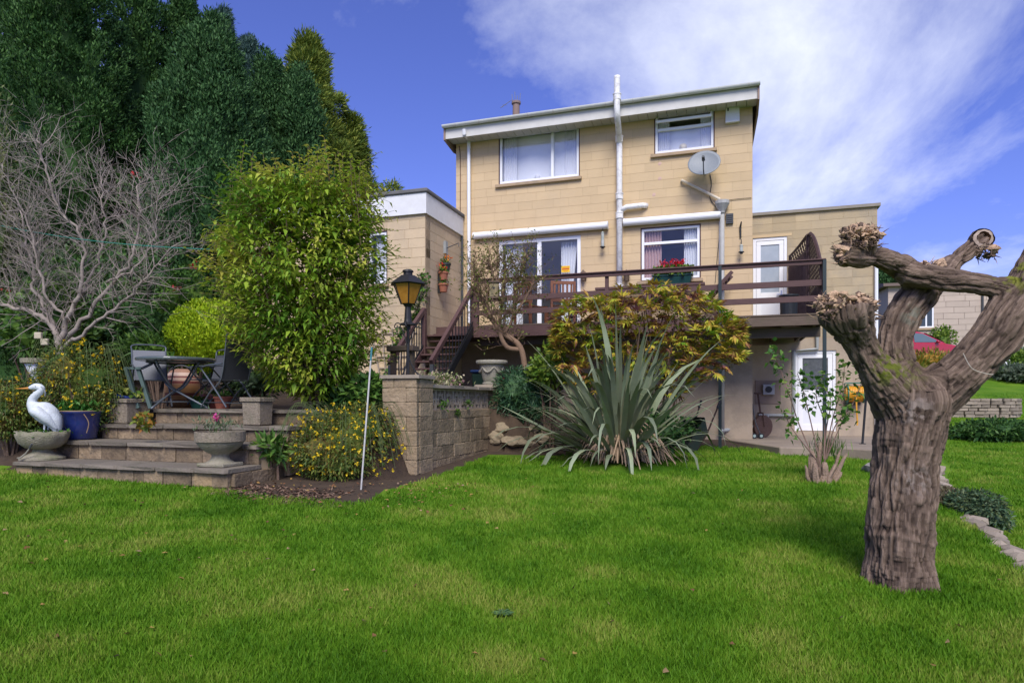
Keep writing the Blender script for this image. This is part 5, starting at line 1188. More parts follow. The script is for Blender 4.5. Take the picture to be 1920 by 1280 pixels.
# ---------------- conifers of the left boundary
def conifer(base, height, rad, mat, name, label, plumes=380, tufts=105, needle=.095, cat='conifer tree', group=None, prof=None, up=1.0, plume_r=.42, seed=1, per=6, low=.0, wid=.40, bulge=.2):
    """crown of many upright plumes set over a billowing outline"""
    g = np.random.default_rng(seed); t = thing(name, label, cat, base, 0, group)
    prof = prof or (lambda u: (1 - u ** 2.2) * (.75 + .25 * min(1, u * 6)))
    core = MB(); vs_, ds_, ns_ = [], [], []; sd = Vector((seed * 3.7, seed * 1.9, 0))
    def outline(u_, a): return rad * prof(u_) * (1 + bulge * 1.6 * mnoise.noise(Vector((math.cos(a) * 1.5, math.sin(a) * 1.5, u_ * height * .33)) + sd) + bulge * 1.5 * mnoise.noise(Vector((math.cos(a) * 4.2, math.sin(a) * 4.2, u_ * height * .9)) + sd))
    plumes = int(plumes * .5)
    for k in range(plumes):
        u_ = low + (1 - low) * (k + g.random()) / plumes; a = k * 2.399963 + g.uniform(-.4, .4)
        rr2 = outline(u_, a) * g.uniform(.64, 1.08); pr_ = plume_r * g.uniform(.7, 1.35) * (1 - .3 * u_); ph = pr_ * g.uniform(1.5, 2.4)
        c = np.array([base.x + math.cos(a) * rr2, base.y + math.sin(a) * rr2, base.z + height * u_ * .95 + .15]); lean = np.array([math.cos(a) * .35, math.sin(a) * .35, 0])
        d = unit(g.normal(0, 1, (tufts, 3))); d[:, 2] = np.where(d[:, 2] < -.2, -d[:, 2], d[:, 2]); q = g.uniform(.75, 1.05, (tufts, 1))
        P_ = c + d * np.array([pr_, pr_, ph]) * q; P_ += lean * (d[:, 2:3] * ph) * .6
        vs_.append(P_); ds_.append(unit(d * .45 + lean + np.array([0, 0, up]))); ns_.append(unit(d + lean * .5 + np.array([0, 0, .1])))
    core.add([Vector((base.x + math.cos(a) * outline(u_, a) * .62, base.y + math.sin(a) * outline(u_, a) * .62, base.z + u_ * height * .95)) for u_ in np.linspace(.005, 1, 17) for a in np.linspace(0, 2 * math.pi, 17)[:-1]],
             [(i * 16 + k, i * 16 + (k + 1) % 16, (i + 1) * 16 + (k + 1) % 16, (i + 1) * 16 + k) for i in range(16) for k in range(16)])
    core.build('inner_crown', mat, t, smooth=True, kind='stuff')
    V0 = np.concatenate(vs_); D0 = np.concatenate(ds_)
    C = np.repeat(V0, per, 0) + g.normal(0, needle * .45, (len(V0) * per, 3)); D = np.repeat(D0, per, 0) + g.normal(0, .4, (len(V0) * per, 3))
    NN = np.repeat(np.concatenate(ns_), per, 0) + g.normal(0, .2, C.shape)
    v, f = leaves(C, D, needle * g.uniform(.7, 1.4, len(C)), needle * wid, up=NN, fold=.1)
    npmesh('crown', v, f, mat, t, 'stuff')
    MB().tube([base - Vector((0, 0, .3)), base + Vector((.1, 0, height * .5)), base + Vector((0, 0, height * .85))], [rad * .11, rad * .07, .03], 8).build('trunk', m_bark_d, t)
    return t
lf_dark = LM('yew_needles', [(.014, .046, .010), (.03, .085, .019), (.075, .16, .036)], .12, .6, .15)
lf_dark2 = LM('cypress_needles', [(.016, .05, .014), (.034, .092, .027), (.08, .17, .052)], .12, .6, .15)
lf_blue = LM('blue_needles', [(.04, .09, .075), (.07, .13, .11), (.1, .17, .14)], .12, .6, .15)
lf_yel = LM('yellow_cypress', [(.065, .12, .022), (.14, .2, .03), (.27, .30, .05)], .15, .6, .15)
def tree_at(px, Y, dz=0): X = (px - CX) / FPX * Y; return gp(X, Y, dz)
def htop(py, Y, b): return CZ + (HY0 - py) / FPX * Y - b.z
gT = 'conifers along the left boundary'
col = lambda p: (lambda u: (1 - u ** p) * (.84 + .16 * min(1, u * 5)))
for (px, Y, ptop, rad, mat, nm, lab, kw) in (
    (125, 17.3, -110, 1.6, lf_dark, 'yew_tree', 'tall dark green columnar yew behind the bare tree', dict(plumes=420, seed=3, prof=col(5))),
    (30, 19.5, -30, 1.35, lf_dark, 'yew_tree', 'dark yew at the far left edge of the tree row', dict(plumes=280, seed=13, prof=col(4))),
    (258, 19.6, -50, 1.15, lf_dark, 'yew_tree', 'dark yew standing between the two broad conifers', dict(plumes=320, seed=4, prof=col(5))),
    (345, 20.5, -14, .85, lf_dark, 'yew_tree', 'slim dark yew spire behind the domed cypress', dict(plumes=300, seed=14, prof=col(4))),
    (398, 16.6, 48, 1.7, lf_dark2, 'domed_cypress', 'broad dome shaped green cypress above the golden bush', dict(plumes=430, seed=5, prof=col(2.6))),
    (505, 18.4, 120, .75, lf_dark2, 'narrow_cypress', 'narrow green cypress filling the gap beside the domed one', dict(plumes=240, seed=15, prof=col(2.2))),
    (418, 23, 12, 1.0, lf_blue, 'blue_cypress', 'feathery blue green cypress tip behind the domed cypress', dict(plumes=300, seed=6, up=.5, needle=.16, plume_r=.22, prof=lambda u: (1 - u) ** .75, wid=.2, bulge=.3)),
    (466, 23.5, 62, .9, lf_blue, 'blue_cypress', 'shorter feathery blue green cypress tip beside the yellow green cypress', dict(plumes=260, seed=7, up=.5, needle=.16, plume_r=.22, prof=lambda u: (1 - u) ** .75, wid=.2, bulge=.3)),
    (575, 21.5, 78, 2.35, lf_yel, 'golden_cypress', 'loose yellow green cypress rising left of the house', dict(plumes=480, seed=8, up=.15, needle=.16, plume_r=.32, prof=lambda u: (1 - u ** 1.6) * .95 + .04, wid=.22, bulge=.55)),
    (560, 18.2, 145, .8, lf_dark2, 'blue_green_cypress', 'compact blue green cypress in front of the yellow green one', dict(plumes=260, seed=9)),
    (655, 22.5, 235, .95, lf_yel, 'golden_cypress', 'small drooping yellow green cypress behind the tall leafy shrub', dict(plumes=300, seed=10, up=-.1, needle=.16, wid=.22, bulge=.35)),
    (1662, 38, 500, 1.6, lf_dark2, 'far_conifer', 'dark distant conifer seen between the extension and the pollarded trunk', dict(plumes=300, seed=11, plume_r=.35, needle=.2))):
    b = tree_at(px, Y); conifer(b, htop(ptop, Y, b), rad, mat, nm, lab, group=None if px > 1000 else gT, **kw)
# ---------------- leafy shrubs of the background and bushes
def bush(name, label, c, r, mat, n=1600, L=.10, Wd=.05, cat='bush', lobes=9, shape=0, up=.35, droop=.1, stems=6, group=None, seed=1, core=.68, flat_bottom=True, stem_mat=None, kind_core=True):
    g = np.random.default_rng(seed); t = thing(name, label, cat, (c.x, c.y, ground(c.x, c.y)), 0, group); r = np.array(r); zb = ground(c.x, c.y)
    cs = [np.array(c)] + [np.array(c) + unit(g.normal(0, 1, 3)) * r * .5 for _ in range(lobes)]
    rs = [r * .8] + [r * g.uniform(.42, .6) for _ in range(lobes)]
    Cs, Ds, Ns = [], [], []
    for cc, rr2 in zip(cs, rs):
        m = int(n * (rr2.prod() ** .667) / sum(q.prod() ** .667 for q in rs)); d = unit(g.normal(0, 1, (m, 3)))
        Cs.append(cc + d * rr2 * g.uniform(.72, 1.06, (m, 1))); Ds.append(d + np.array([0, 0, up]) + g.normal(0, .55, (m, 3))); Ns.append(d * .8 + np.array([0, 0, .5]) + g.normal(0, .4, (m, 3)))
    C = np.concatenate(Cs); D = np.concatenate(Ds); Nn = np.concatenate(Ns); ok = C[:, 2] > zb + .02; C, D, Nn = C[ok], D[ok], Nn[ok]
    v, f = leaves(C, D, L * g.uniform(.65, 1.3, len(C)), Wd * g.uniform(.8, 1.2, len(C)), up=Nn, shape=shape, droop=droop)
    npmesh('foliage', v, f, mat, t, 'stuff')
    if core:
        mb = MB()
        for cc, rr2 in zip(cs, rs): mb.add([Vector(cc) + Vector((p.x * rr2[0], p.y * rr2[1], p.z * rr2[2])) * core * (1 + .2 * mnoise.noise(p * 3)) for p in ICO1[0]], ICO1[1])
        for p in mb.v: p.z = max(p.z, zb - .02)
        mb.build('inner_foliage', mat, t, kind='stuff')
    for k in range(stems):
        a = k * 2.4; MB().tube(catmull([Vector((c.x + .06 * math.cos(a), c.y + .06 * math.sin(a), zb - .03)), Vector((c.x + r[0] * .3 * math.cos(a), c.y + r[1] * .3 * math.sin(a), zb + (c.z - zb) * .6)), Vector((c.x + r[0] * .65 * math.cos(a), c.y + r[1] * .65 * math.sin(a), c.z + r[2] * .3))], 3), [.022, .02, .018, .015, .012, .009, .006], 5, cap=False).build('stem', stem_mat or m_bark, t)
    return t
lf_under = LM('undergrowth', [(.025, .075, .02), (.045, .115, .03), (.09, .18, .035)], .2)
lf_rhodo = LM('rhododendron', [(.035, .09, .018), (.07, .16, .025), (.15, .26, .04)], .2)
lf_yelsh = LM('yellow_green_shrub', [(.05, .12, .015), (.11, .2, .02), (.22, .3, .04)], .25)
bush('dark_shrub', 'dark evergreen shrub filling the base of the yews', at(60, 560, 15.2), (1.9, .9, 1.6), lf_under, 9000, .13, .07, seed=21, lobes=16, core=.5)
bush('dark_shrub', 'dark evergreen shrub between the bare tree and the golden bush', at(290, 560, 14.8), (1.5, .8, 1.5), lf_under, 8500, .12, .065, seed=22, lobes=16, core=.5)
bush('dark_shrub', 'blue green conifer skirt behind the golden bush', at(370, 400, 15.0), (1.1, .7, 1.7), lf_dark2, 14000, .11, .045, seed=23, lobes=18, up=.8, core=.5)
bush('green_shrub', 'bright green leafy shrub behind the bare tree trunk', at(90, 600, 12.6), (1.0, .5, .95), lf_rhodo, 2600, .13, .07, seed=24, lobes=10, shape=1)
bush('green_shrub', 'light green leafy shrub with red flowers left of the golden bush', at(345, 560, 13.6), (.55, .45, .75), lf_rhodo, 1400, .12, .07, seed=25, shape=1)
bush('pale_shrub', 'loose yellow green shrub at the far left edge', at(-25, 380, 14.4), (.75, .5, 2.6), LM('pale_bamboo', [(.05, .09, .025), (.1, .14, .04), (.17, .19, .06)], .2), 3000, .16, .04, seed=26, core=.4, lobes=14)
for k, (px, py) in enumerate(((252, 328), (365, 500), (330, 541), (14, 546))):
    C = np.array(at(px, py, 12.6)) + rng.normal(0, .035, (12, 3)); v, f = leaves(C, sphere_pts(12), .08, .05); o = npmesh('red_leaf_spray', v, f, LM('crimson', [(.35, .01, .015), (.5, .03, .03)]), None); tag(o, 'spray of crimson leaves in the dark shrubs left of the golden bush' if k else 'spray of crimson leaves among the top twigs of the bare tree', 'leaf spray', 'crimson leaf sprays')
bush('fern', 'arching green ferns below the golden bush beside the terrace', at(300, 650, 12.0), (.7, .4, .3), lf_rhodo, 1100, .22, .035, seed=27, shape=1, droop=.3, core=.5, cat='fern')
bush('fern', 'grey green low plants right of the terrace chairs', at(475, 720, 11.2), (.55, .35, .28), LM('greyish', [(.05, .09, .045), (.09, .14, .07), (.05, .1, .02)]), 900, .12, .04, seed=28, cat='plant')
# golden clipped conifer ball
def gold():
    c = at(400, 632, 12.2); rr2 = np.array([.76, .66, .62]); t = thing('golden_conifer', 'bright yellow green clipped dwarf conifer mound behind the terrace', 'bush', gp(c.x, c.y)); g = np.random.default_rng(5)
    n = 1500; d = unit(g.normal(0, 1, (n, 3))); bump_ = 1 + .06 * np.sin(d[:, 0] * 9) * np.cos(d[:, 1] * 8 + d[:, 2] * 7)
    C0 = np.array(c) + d * rr2 * bump_[:, None] * g.uniform(.9, 1.04, (n, 1)); D0 = unit(d * .5 + np.array([0, 0, .8]))
    C = np.repeat(C0, 14, 0) + g.normal(0, .035, (n * 14, 3)); D = np.repeat(D0, 14, 0) + g.normal(0, .45, (n * 14, 3)); v, f = leaves(C, D, .06, .03, up=np.repeat(d, 14, 0) + g.normal(0, .35, C.shape))
    npmesh('foliage', v, f, LM('golden_needles', [(.20, .34, .008), (.32, .46, .012), (.45, .55, .02)], .2, .6), t, 'stuff'); MB().blob(c, tuple(rr2 * .92), 2, .05).build('inner_foliage', MATS['golden_needles'], t, kind='stuff', smooth=True)
    MB().tube([gp(c.x, c.y, -.05), c], [.06, .04], 6).build('stem', m_bark_d, t)
gold()
# ---------------- yellow flowered bushes (winter jasmine / hypericum)
lf_jas = LM('jasmine_leaf', [(.05, .10, .02), (.095, .16, .03), (.17, .2, .035), (.15, .09, .03)], .2)
lf_yfl = LM('yellow_flower', [(.62, .46, .01), (.72, .55, .02), (.6, .38, .02)], .2)
def jasmine(label, c, r, n, nfl, seed, L=.05, fl=.035):
    t = bush('flowering_bush', label, c, r, lf_jas, n, L, L * .42, seed=seed, lobes=14, up=-.1, droop=.25, stems=8, core=.62); g = np.random.default_rng(seed + 1)
    d = unit(g.normal(0, 1, (nfl, 3)) + np.array([0, -.7, .3])); C0 = np.array(c) + d * np.array(r) * g.uniform(.85, 1.08, (nfl, 1)); C0 = C0[C0[:, 2] > ground(c.x, c.y) + .06]
    C = np.repeat(C0, 5, 0); D = sphere_pts(len(C)); v, f = leaves(C, D, fl, fl * .75); npmesh('flowers', v, f, lf_yfl, t, 'stuff')
    mb = MB()
    for k in range(60):
        a = g.uniform(0, 6.28); dd = Vector((math.cos(a) * r[0], math.sin(a) * r[1], 0)); p0 = Vector(c) + Vector((0, 0, r[2] * .6)) + dd * .3
        mb.tube(catmull([p0, p0 + dd * .55 + Vector((0, 0, r[2] * g.uniform(.1, .45))), p0 + dd * .85 + Vector((0, 0, -r[2] * g.uniform(.3, 1.0)))], 4), .003, 3, cap=False)
    mb.build('arching_stems', M('green_stem', (.07, .10, .03), .8), t, kind='stuff'); return t
c = lawn_pt(632, 905); c = Vector((c.x, c.y + .42, ground(c.x, c.y + .42))); c.z = at(632, 838, c.y).z
jasmine('mounded yellow flowered bush against the wall pillar', c, (.80, .5, .60), 12000, 210, 31)
jasmine('tall yellow flowered bush beside the grey terrace chairs', at(150, 728, 9.9), (.66, .5, .74), 9000, 130, 32)
jasmine('sprawling yellow flowered bush behind the heron statue', at(20, 770, 9.6), (.62, .45, .5), 6500, 60, 33)
bush('low_plants', 'mixed green leaves spilling over the wall pillar top', at(690, 735, 9.6), (.42, .3, .26), lf_rhodo, 700, .13, .06, shape=1, seed=34, cat='plant', core=.45)
bush('low_plants', 'dark undergrowth between the tall shrub and the wall pillar', at(655, 770, 9.9), (.55, .4, .34), lf_under, 1300, .12, .06, seed=35, cat='plant')
bush('low_plants', 'fern like leaves at the right end of the stone steps', at(513, 838, 8.6), (.2, .2, .16), lf_rhodo, 240, .16, .05, shape=1, seed=36, cat='plant', core=0, stems=2)
bush('low_plants', 'orange and green strawberry leaves on the step under the left planter', at(270, 790, 8.9), (.14, .1, .1), LM('autumn_strawb', [(.1, .18, .03), (.25, .25, .04), (.45, .12, .03)]), 110, .08, .06, seed=37, cat='plant', core=0, stems=0)
# ---------------- ivy on the wing wall
t = thing('ivy', 'thin strand of green ivy climbing the corner of the garden room', 'ivy', H(XL - .7, YLf - .05, 1.3), ANG)
ip = catmull([H(XL - 1.0, YLf - .05, 1.35), H(XL - .75, YLf - .05, 2.4), H(XL - .45, YLf - .05, 3.0), H(XL - .12, YLf - .05, 3.5), H(XL - .05, YLf - .05, 4.1)], 12)
MB().tube(ip, .008, 5, cap=False).build('stem', m_bark, t); C = np.repeat(np.array(ip), 11, 0) + rng.normal(0, .07, (len(ip) * 11, 3)); v, f = leaves(C, rng.normal(0, 1, C.shape) + np.array([0, -.6, -.3]), .09, .075, shape=1); npmesh('foliage', v, f, LM('ivy_leaf', [(.04, .11, .02), (.08, .18, .03), (.14, .24, .04)]), t, 'stuff')
# ---------------- tall leafy shrub in the middle left
def tall_shrub():
    Y = 9.75; b = at(590, 768, Y); b.z = ground(b.x, b.y); k = Y / FPX; g = np.random.default_rng(41)
    t = thing('leafy_shrub', 'tall bushy shrub with yellow green pointed leaves beside the terrace', 'shrub', b)
    # silhouette: half width (px) left and right of the stem line, per height row
    rows = np.array([275, 300, 330, 370, 420, 480, 540, 600, 650, 700, 745]); xc = np.array([560, 565, 565, 565, 565, 564, 566, 570, 576, 582, 588]); hw = np.array([60, 80, 108, 138, 158, 162, 160, 154, 136, 98, 42])
    S_ = []; mb = MB(); n = 3600
    while len(S_) < n:
        y = 335 + 410 * g.random() ** .9; a = g.uniform(0, 2 * math.pi); R0 = np.interp(y, rows, hw); lump = 1 + .26 * mnoise.noise(Vector((math.cos(a) * 1.8, math.sin(a) * 1.8, y * .014))) + .16 * mnoise.noise(Vector((math.cos(a) * 4, math.sin(a) * 4, y * .03)))
        if mnoise.noise(Vector((math.cos(a) * 3.2 + 9, math.sin(a) * 3.2, y * .022))) < -.22: continue
        rr2 = R0 * lump * (g.uniform(.66, 1.0) if g.random() < .3 else g.uniform(.15, .8))
        if y > 640 and g.random() < .45: continue
        S_.append((at(np.interp(y, rows, xc), y, Y) + Vector((math.cos(a) * rr2 * k, math.sin(a) * rr2 * k * .85, 0)), a, rr2 / R0, y))
    Cs, Ds, Ls = [], [], []
    for p, a, q, y in S_:
        out = np.array([math.cos(a), math.sin(a), .0]); m = int(g.integers(2, 5))
        for j in range(m):
            Cs.append(np.array(p) + g.normal(0, .035, 3)); Ds.append(out * .8 + g.normal(0, .55, 3) + np.array([0, 0, .25])); Ls.append(g.uniform(.095, .165))
    for s_ in range(620):                                    # leafy shoots arching out of the bush all over
        y = 352 + 350 * g.random() ** .95; a = g.uniform(0, 2 * math.pi); R0 = np.interp(y, rows, hw) * (1 + .22 * mnoise.noise(Vector((math.cos(a) * 1.6, math.sin(a) * 1.6, y * .012))))
        o_ = Vector((math.cos(a), math.sin(a) * .85, 0)); c0 = at(np.interp(y, rows, xc), y, Y); A = c0 + o_ * R0 * k * g.uniform(.35, .7) + Vector((0, 0, -g.uniform(5, 35) * k)); B = c0 + o_ * R0 * k * g.uniform(.86, 1.16) + Vector((0, 0, g.uniform(-8, 40) * k * (1 if y < 620 else .2)))
        M_ = A.lerp(B, .55) + Vector((0, 0, g.uniform(.02, .10))); P = catmull([A, M_, B], 4); mb.tube(P, list(np.linspace(.006, .002, len(P))), 3, cap=False)
        for j in range(15):
            tt_ = (j // 2) / 7; q = P[min(len(P) - 1, int(tt_ * (len(P) - 1)))]; an = (j % 2) * math.pi + (j // 2) * 1.57 + s_; dd = (P[-1] - P[0]).normalized(); ax_ = dd.orthogonal().normalized(); ax_.rotate(Matrix.Rotation(an, 3, dd))
            Cs.append(np.array(q)); Ds.append(np.array(ax_ * .9 + dd * .45) + g.normal(0, .15, 3)); Ls.append(g.uniform(.10, .155) * (1 - .35 * tt_))
    for s_ in range(64):                                     # upright leading shoots at the top
        px = g.uniform(430, 690); y1 = np.interp(px, [420, 470, 520, 560, 610, 660, 700], [345, 285, 315, 295, 275, 300, 330]) + g.random() ** 1.5 * 45 - 8; yb_ = y1 + g.uniform(70, 150); off = Vector((0, g.uniform(-.5, .5), 0)); A = at(px + g.uniform(-14, 14), yb_, Y) + off; B = at(px, y1, Y) + off
        mb.tube([A, B], [.008, .003], 4, cap=False)
        for j in range(17):
            tt_ = j / 16; p = A.lerp(B, tt_); an = j * 2.6; Cs.append(np.array(p)); Ds.append(np.array([math.cos(an), math.sin(an), .35])); Ls.append(.165 * (1 - .4 * tt_))
    for s_ in range(60):                                     # side shoots
        sg = -1 if s_ % 2 else 1; y = g.uniform(320, 690); x0 = np.interp(y, rows, xc) + sg * np.interp(y, rows, hw) * .85; off = Vector((0, g.uniform(-.4, .4), 0)); A = at(x0, y, Y) + off; B = at(x0 + sg * g.uniform(25, 62), y - g.uniform(-10, 45), Y) + off
        mb.tube([A, B], [.007, .003], 4, cap=False)
        for j in range(11):
            tt_ = j / 10; an = j * 2.6; Cs.append(np.array(A.lerp(B, tt_))); Ds.append(np.array([math.cos(an), math.sin(an), .4])); Ls.append(.12 * (1 - .4 * tt_))
    C = np.array(Cs); D = np.array(Ds); Ls = np.array(Ls)
    v, f = leaves(C, D, Ls, Ls * .42, shape=1, droop=.35, fold=.2, upn=.15)
    hz_ = (C[:, 2] - C[:, 2].min()) / np.ptp(C[:, 2])
    mat = LM('philadelphus', [(.09, .20, .02), (.16, .30, .025), (.28, .40, .035), (.40, .46, .055), (.46, .42, .08)], .3, .5, .25, nscale=1.1)
    npmesh('leaves', v, f, mat, t, 'stuff')
    mb.build('shoots', M('young_shoot', (.16, .12, .05), .8), t, kind='stuff')
    for s_ in range(26):
        a = g.uniform(0, 6.28); r0 = g.uniform(.02, .16); top_y = g.uniform(330, 520); R0 = np.interp(top_y, rows, hw) * k * g.uniform(.2, .75)
        p0 = b + Vector((math.cos(a) * r0, math.sin(a) * r0, -.05)); p1 = at(582, 690, Y) + Vector((math.cos(a) * R0 * .35, math.sin(a) * R0 * .35, 0)); p2 = at(566, (690 + top_y) / 2, Y) + Vector((math.cos(a) * R0 * .8, math.sin(a) * R0 * .8, 0)); p3 = at(562, top_y, Y) + Vector((math.cos(a) * R0, math.sin(a) * R0, 0))
        MB().tube(catmull([p0, p1, p2, p3], 4), list(np.linspace(.028, .007, 13) * g.uniform(.6, 1.1)), 6, cap=False).build('stem', m_bark, t)
    mb = MB(); tips = []
    for s_ in range(26):
        a = g.uniform(0, 6.28); p = at(566, g.uniform(430, 660), Y); twigs(mb, p, Vector((math.cos(a), math.sin(a), .4)), .75, .009, 2, .6, .2, 4, .2)
    mb.build('twigs', M('brown_twig', (.13, .065, .03), .9), t, kind='stuff')
tall_shrub()
# ---------------- bare tree on the left
def bare_tree():
    Y = 11.5; b = at(118, 690, Y); b.z = ground(b.x, b.y); t = thing('bare_tree', 'leafless grey twiggy ornamental tree spreading over the left shrubs', 'tree', b)
    m_grey_b = M('grey_lichen_bark', (.38, .325, .28), .95, (.2, .165, .14), 9, .7, bump=.4, bscale=40)
    lim = [[(118, 700, 20), (112, 650, 17), (95, 610, 14), (60, 585, 11), (20, 575, 9), (-30, 560, 7)], [(112, 660, 17), (125, 600, 13), (150, 560, 11), (165, 500, 8), (160, 440, 7), (120, 390, 6), (105, 330, 5), (92, 275, 4)],
           [(118, 640, 14), (160, 590, 11), (200, 530, 9), (235, 470, 7), (245, 400, 5), (240, 330, 3.5)], [(122, 650, 13), (170, 620, 9), (225, 580, 8), (270, 545, 6), (310, 510, 4.5), (350, 470, 3)],
           [(110, 640, 12), (85, 590, 10), (50, 540, 8), (45, 500, 6), (20, 440, 5), (5, 380, 3.5)], [(150, 560, 9), (175, 500, 6), (190, 440, 5), (185, 380, 4), (180, 330, 3)], [(125, 600, 9), (95, 560, 7), (80, 500, 6), (75, 440, 5), (45, 370, 3.5), (30, 320, 2.5)],
           [(200, 530, 7), (250, 500, 5), (285, 450, 4), (290, 400, 3), (300, 350, 2.2)]]
    tr = MB(); tw = MB(); offs = (0, -.3, .4, -.5, .5, .2, -.4, .1)
    for li, L in enumerate(lim):
        P = catmull([at(x, y, Y) + Vector((0, offs[li] * i / len(L), 0)) for i, (x, y, _) in enumerate(L)], 5); P = [p + Vector((rnd.gauss(0, .02), rnd.gauss(0, .02), rnd.gauss(0, .02))) if i else p for i, p in enumerate(P)]
        rr2 = list(np.interp(np.linspace(0, len(L) - 1, len(P)), range(len(L)), [r_ * .36 / FPX * Y for *_, r_ in L]))
        P[0].z = max(P[0].z, b.z - .1) if li else b.z - .1
        MB().tube(P, rr2, 8).build('limb' if li else 'trunk', m_grey_b, t, smooth=True)
        for i in range(6, len(P), 1):
            for _ in range(1 if i < 8 else 2):
                d = (P[i] - P[i - 1]).normalized(); ax = d.orthogonal().normalized(); ax.rotate(Matrix.Rotation(rnd.uniform(0, 6.28), 3, d))
                twigs(tw, P[i], (d * .5 + ax * .9 + Vector((0, 0, .25))), rnd.uniform(.35, .8), min(rr2[i] * .6, .009), 2, .7, .14, 4, .13, (2, 4), .64, None, 4)
    tw.build('twigs', m_grey_b, t, kind='stuff')
bare_tree()
# ---------------- pruned shrub leaning against the deck
def deck_shrub():
    Y = 12.25; b = at(985, 716, Y); b.z = ground(b.x, b.y); t = thing('pruned_shrub', 'twisted brown stemmed shrub with pruned twigs in front of the sliding door', 'shrub', b); m_b = M('tan_bark', (.17, .105, .065), .95, (.24, .16, .105), 10, .6, bump=.4, bscale=40)
    lim = [[(986, 760, 11), (985, 700, 10), (975, 650, 10), (945, 625, 9), (920, 595, 8), (905, 565, 6), (892, 535, 5), (890, 505, 4)], [(975, 655, 8), (950, 650, 8), (937, 620, 7), (940, 575, 6), (945, 530, 5), (948, 495, 3)], [(945, 625, 6), (960, 600, 5), (965, 560, 5), (975, 520, 4), (985, 490, 3)], [(920, 595, 6), (912, 560, 5), (925, 520, 4), (915, 490, 3)], [(965, 590, 4), (985, 560, 4), (1000, 530, 3)]]
    tw = MB(); tips = []
    for li, L in enumerate(lim):
        P = catmull([at(x, y, Y + rnd.uniform(-.12, .12) * (i > 2)) for i, (x, y, _) in enumerate(L)], 4); rr2 = list(np.interp(np.linspace(0, len(L) - 1, len(P)), range(len(L)), [r_ * .55 / FPX * Y for *_, r_ in L]))
        if li == 0: P[0].z = b.z - .08
        MB().tube(P, rr2, 8).build('trunk' if li == 0 else 'limb', m_b, t, smooth=True)
        for i in range(9 if li < 2 else 4, len(P)):
            for _ in range(4):
                d = (P[i] - P[i - 1]).normalized(); ax = d.orthogonal().normalized(); ax.rotate(Matrix.Rotation(rnd.uniform(0, 6.28), 3, d)); twigs(tw, P[i], d * .4 + ax + Vector((0, 0, .35)), rnd.uniform(.25, .42), .008, 2, .8, .2, 4, .25, (2, 3), .65, tips, 4)
    tw.build('twigs', m_b, t, kind='stuff')
    C = np.array([p for p, _ in tips]); C = C[rng.random(len(C)) < .5]; C = np.repeat(C, 2, 0) + rng.normal(0, .03, (len(C) * 2, 3)); v, f = leaves(C, sphere_pts(len(C)), .06, .028); npmesh('leaves', v, f, LM('olive_leaf', [(.08, .13, .025), (.16, .2, .04), (.28, .25, .06)]), t, 'stuff')
deck_shrub()
q = at(926, 545, 12.2); t = thing('bird_box', 'small weathered wooden bird box hanging in the pruned shrub', 'bird box', q - Vector((0, 0, .12))); MB(t.matrix_basis.copy()).box(-.08, .08, -.07, .07, 0, .26).build('box', M('pale_box', (.30, .25, .14), .9), t, bevel=.006); MB(t.matrix_basis.copy()).box(-.1, .1, -.1, .09, .262, .285).build('roof', m_deckg, t); MB(t.matrix_basis.copy()).tube([(0, -.072, .16), (0, -.069, .16)], .022, 12).build('hole', m_black, t); MB(t.matrix_basis.copy()).box(-.1, .1, -.1, .09, -.03, -.003).build('base', m_deckg, t)
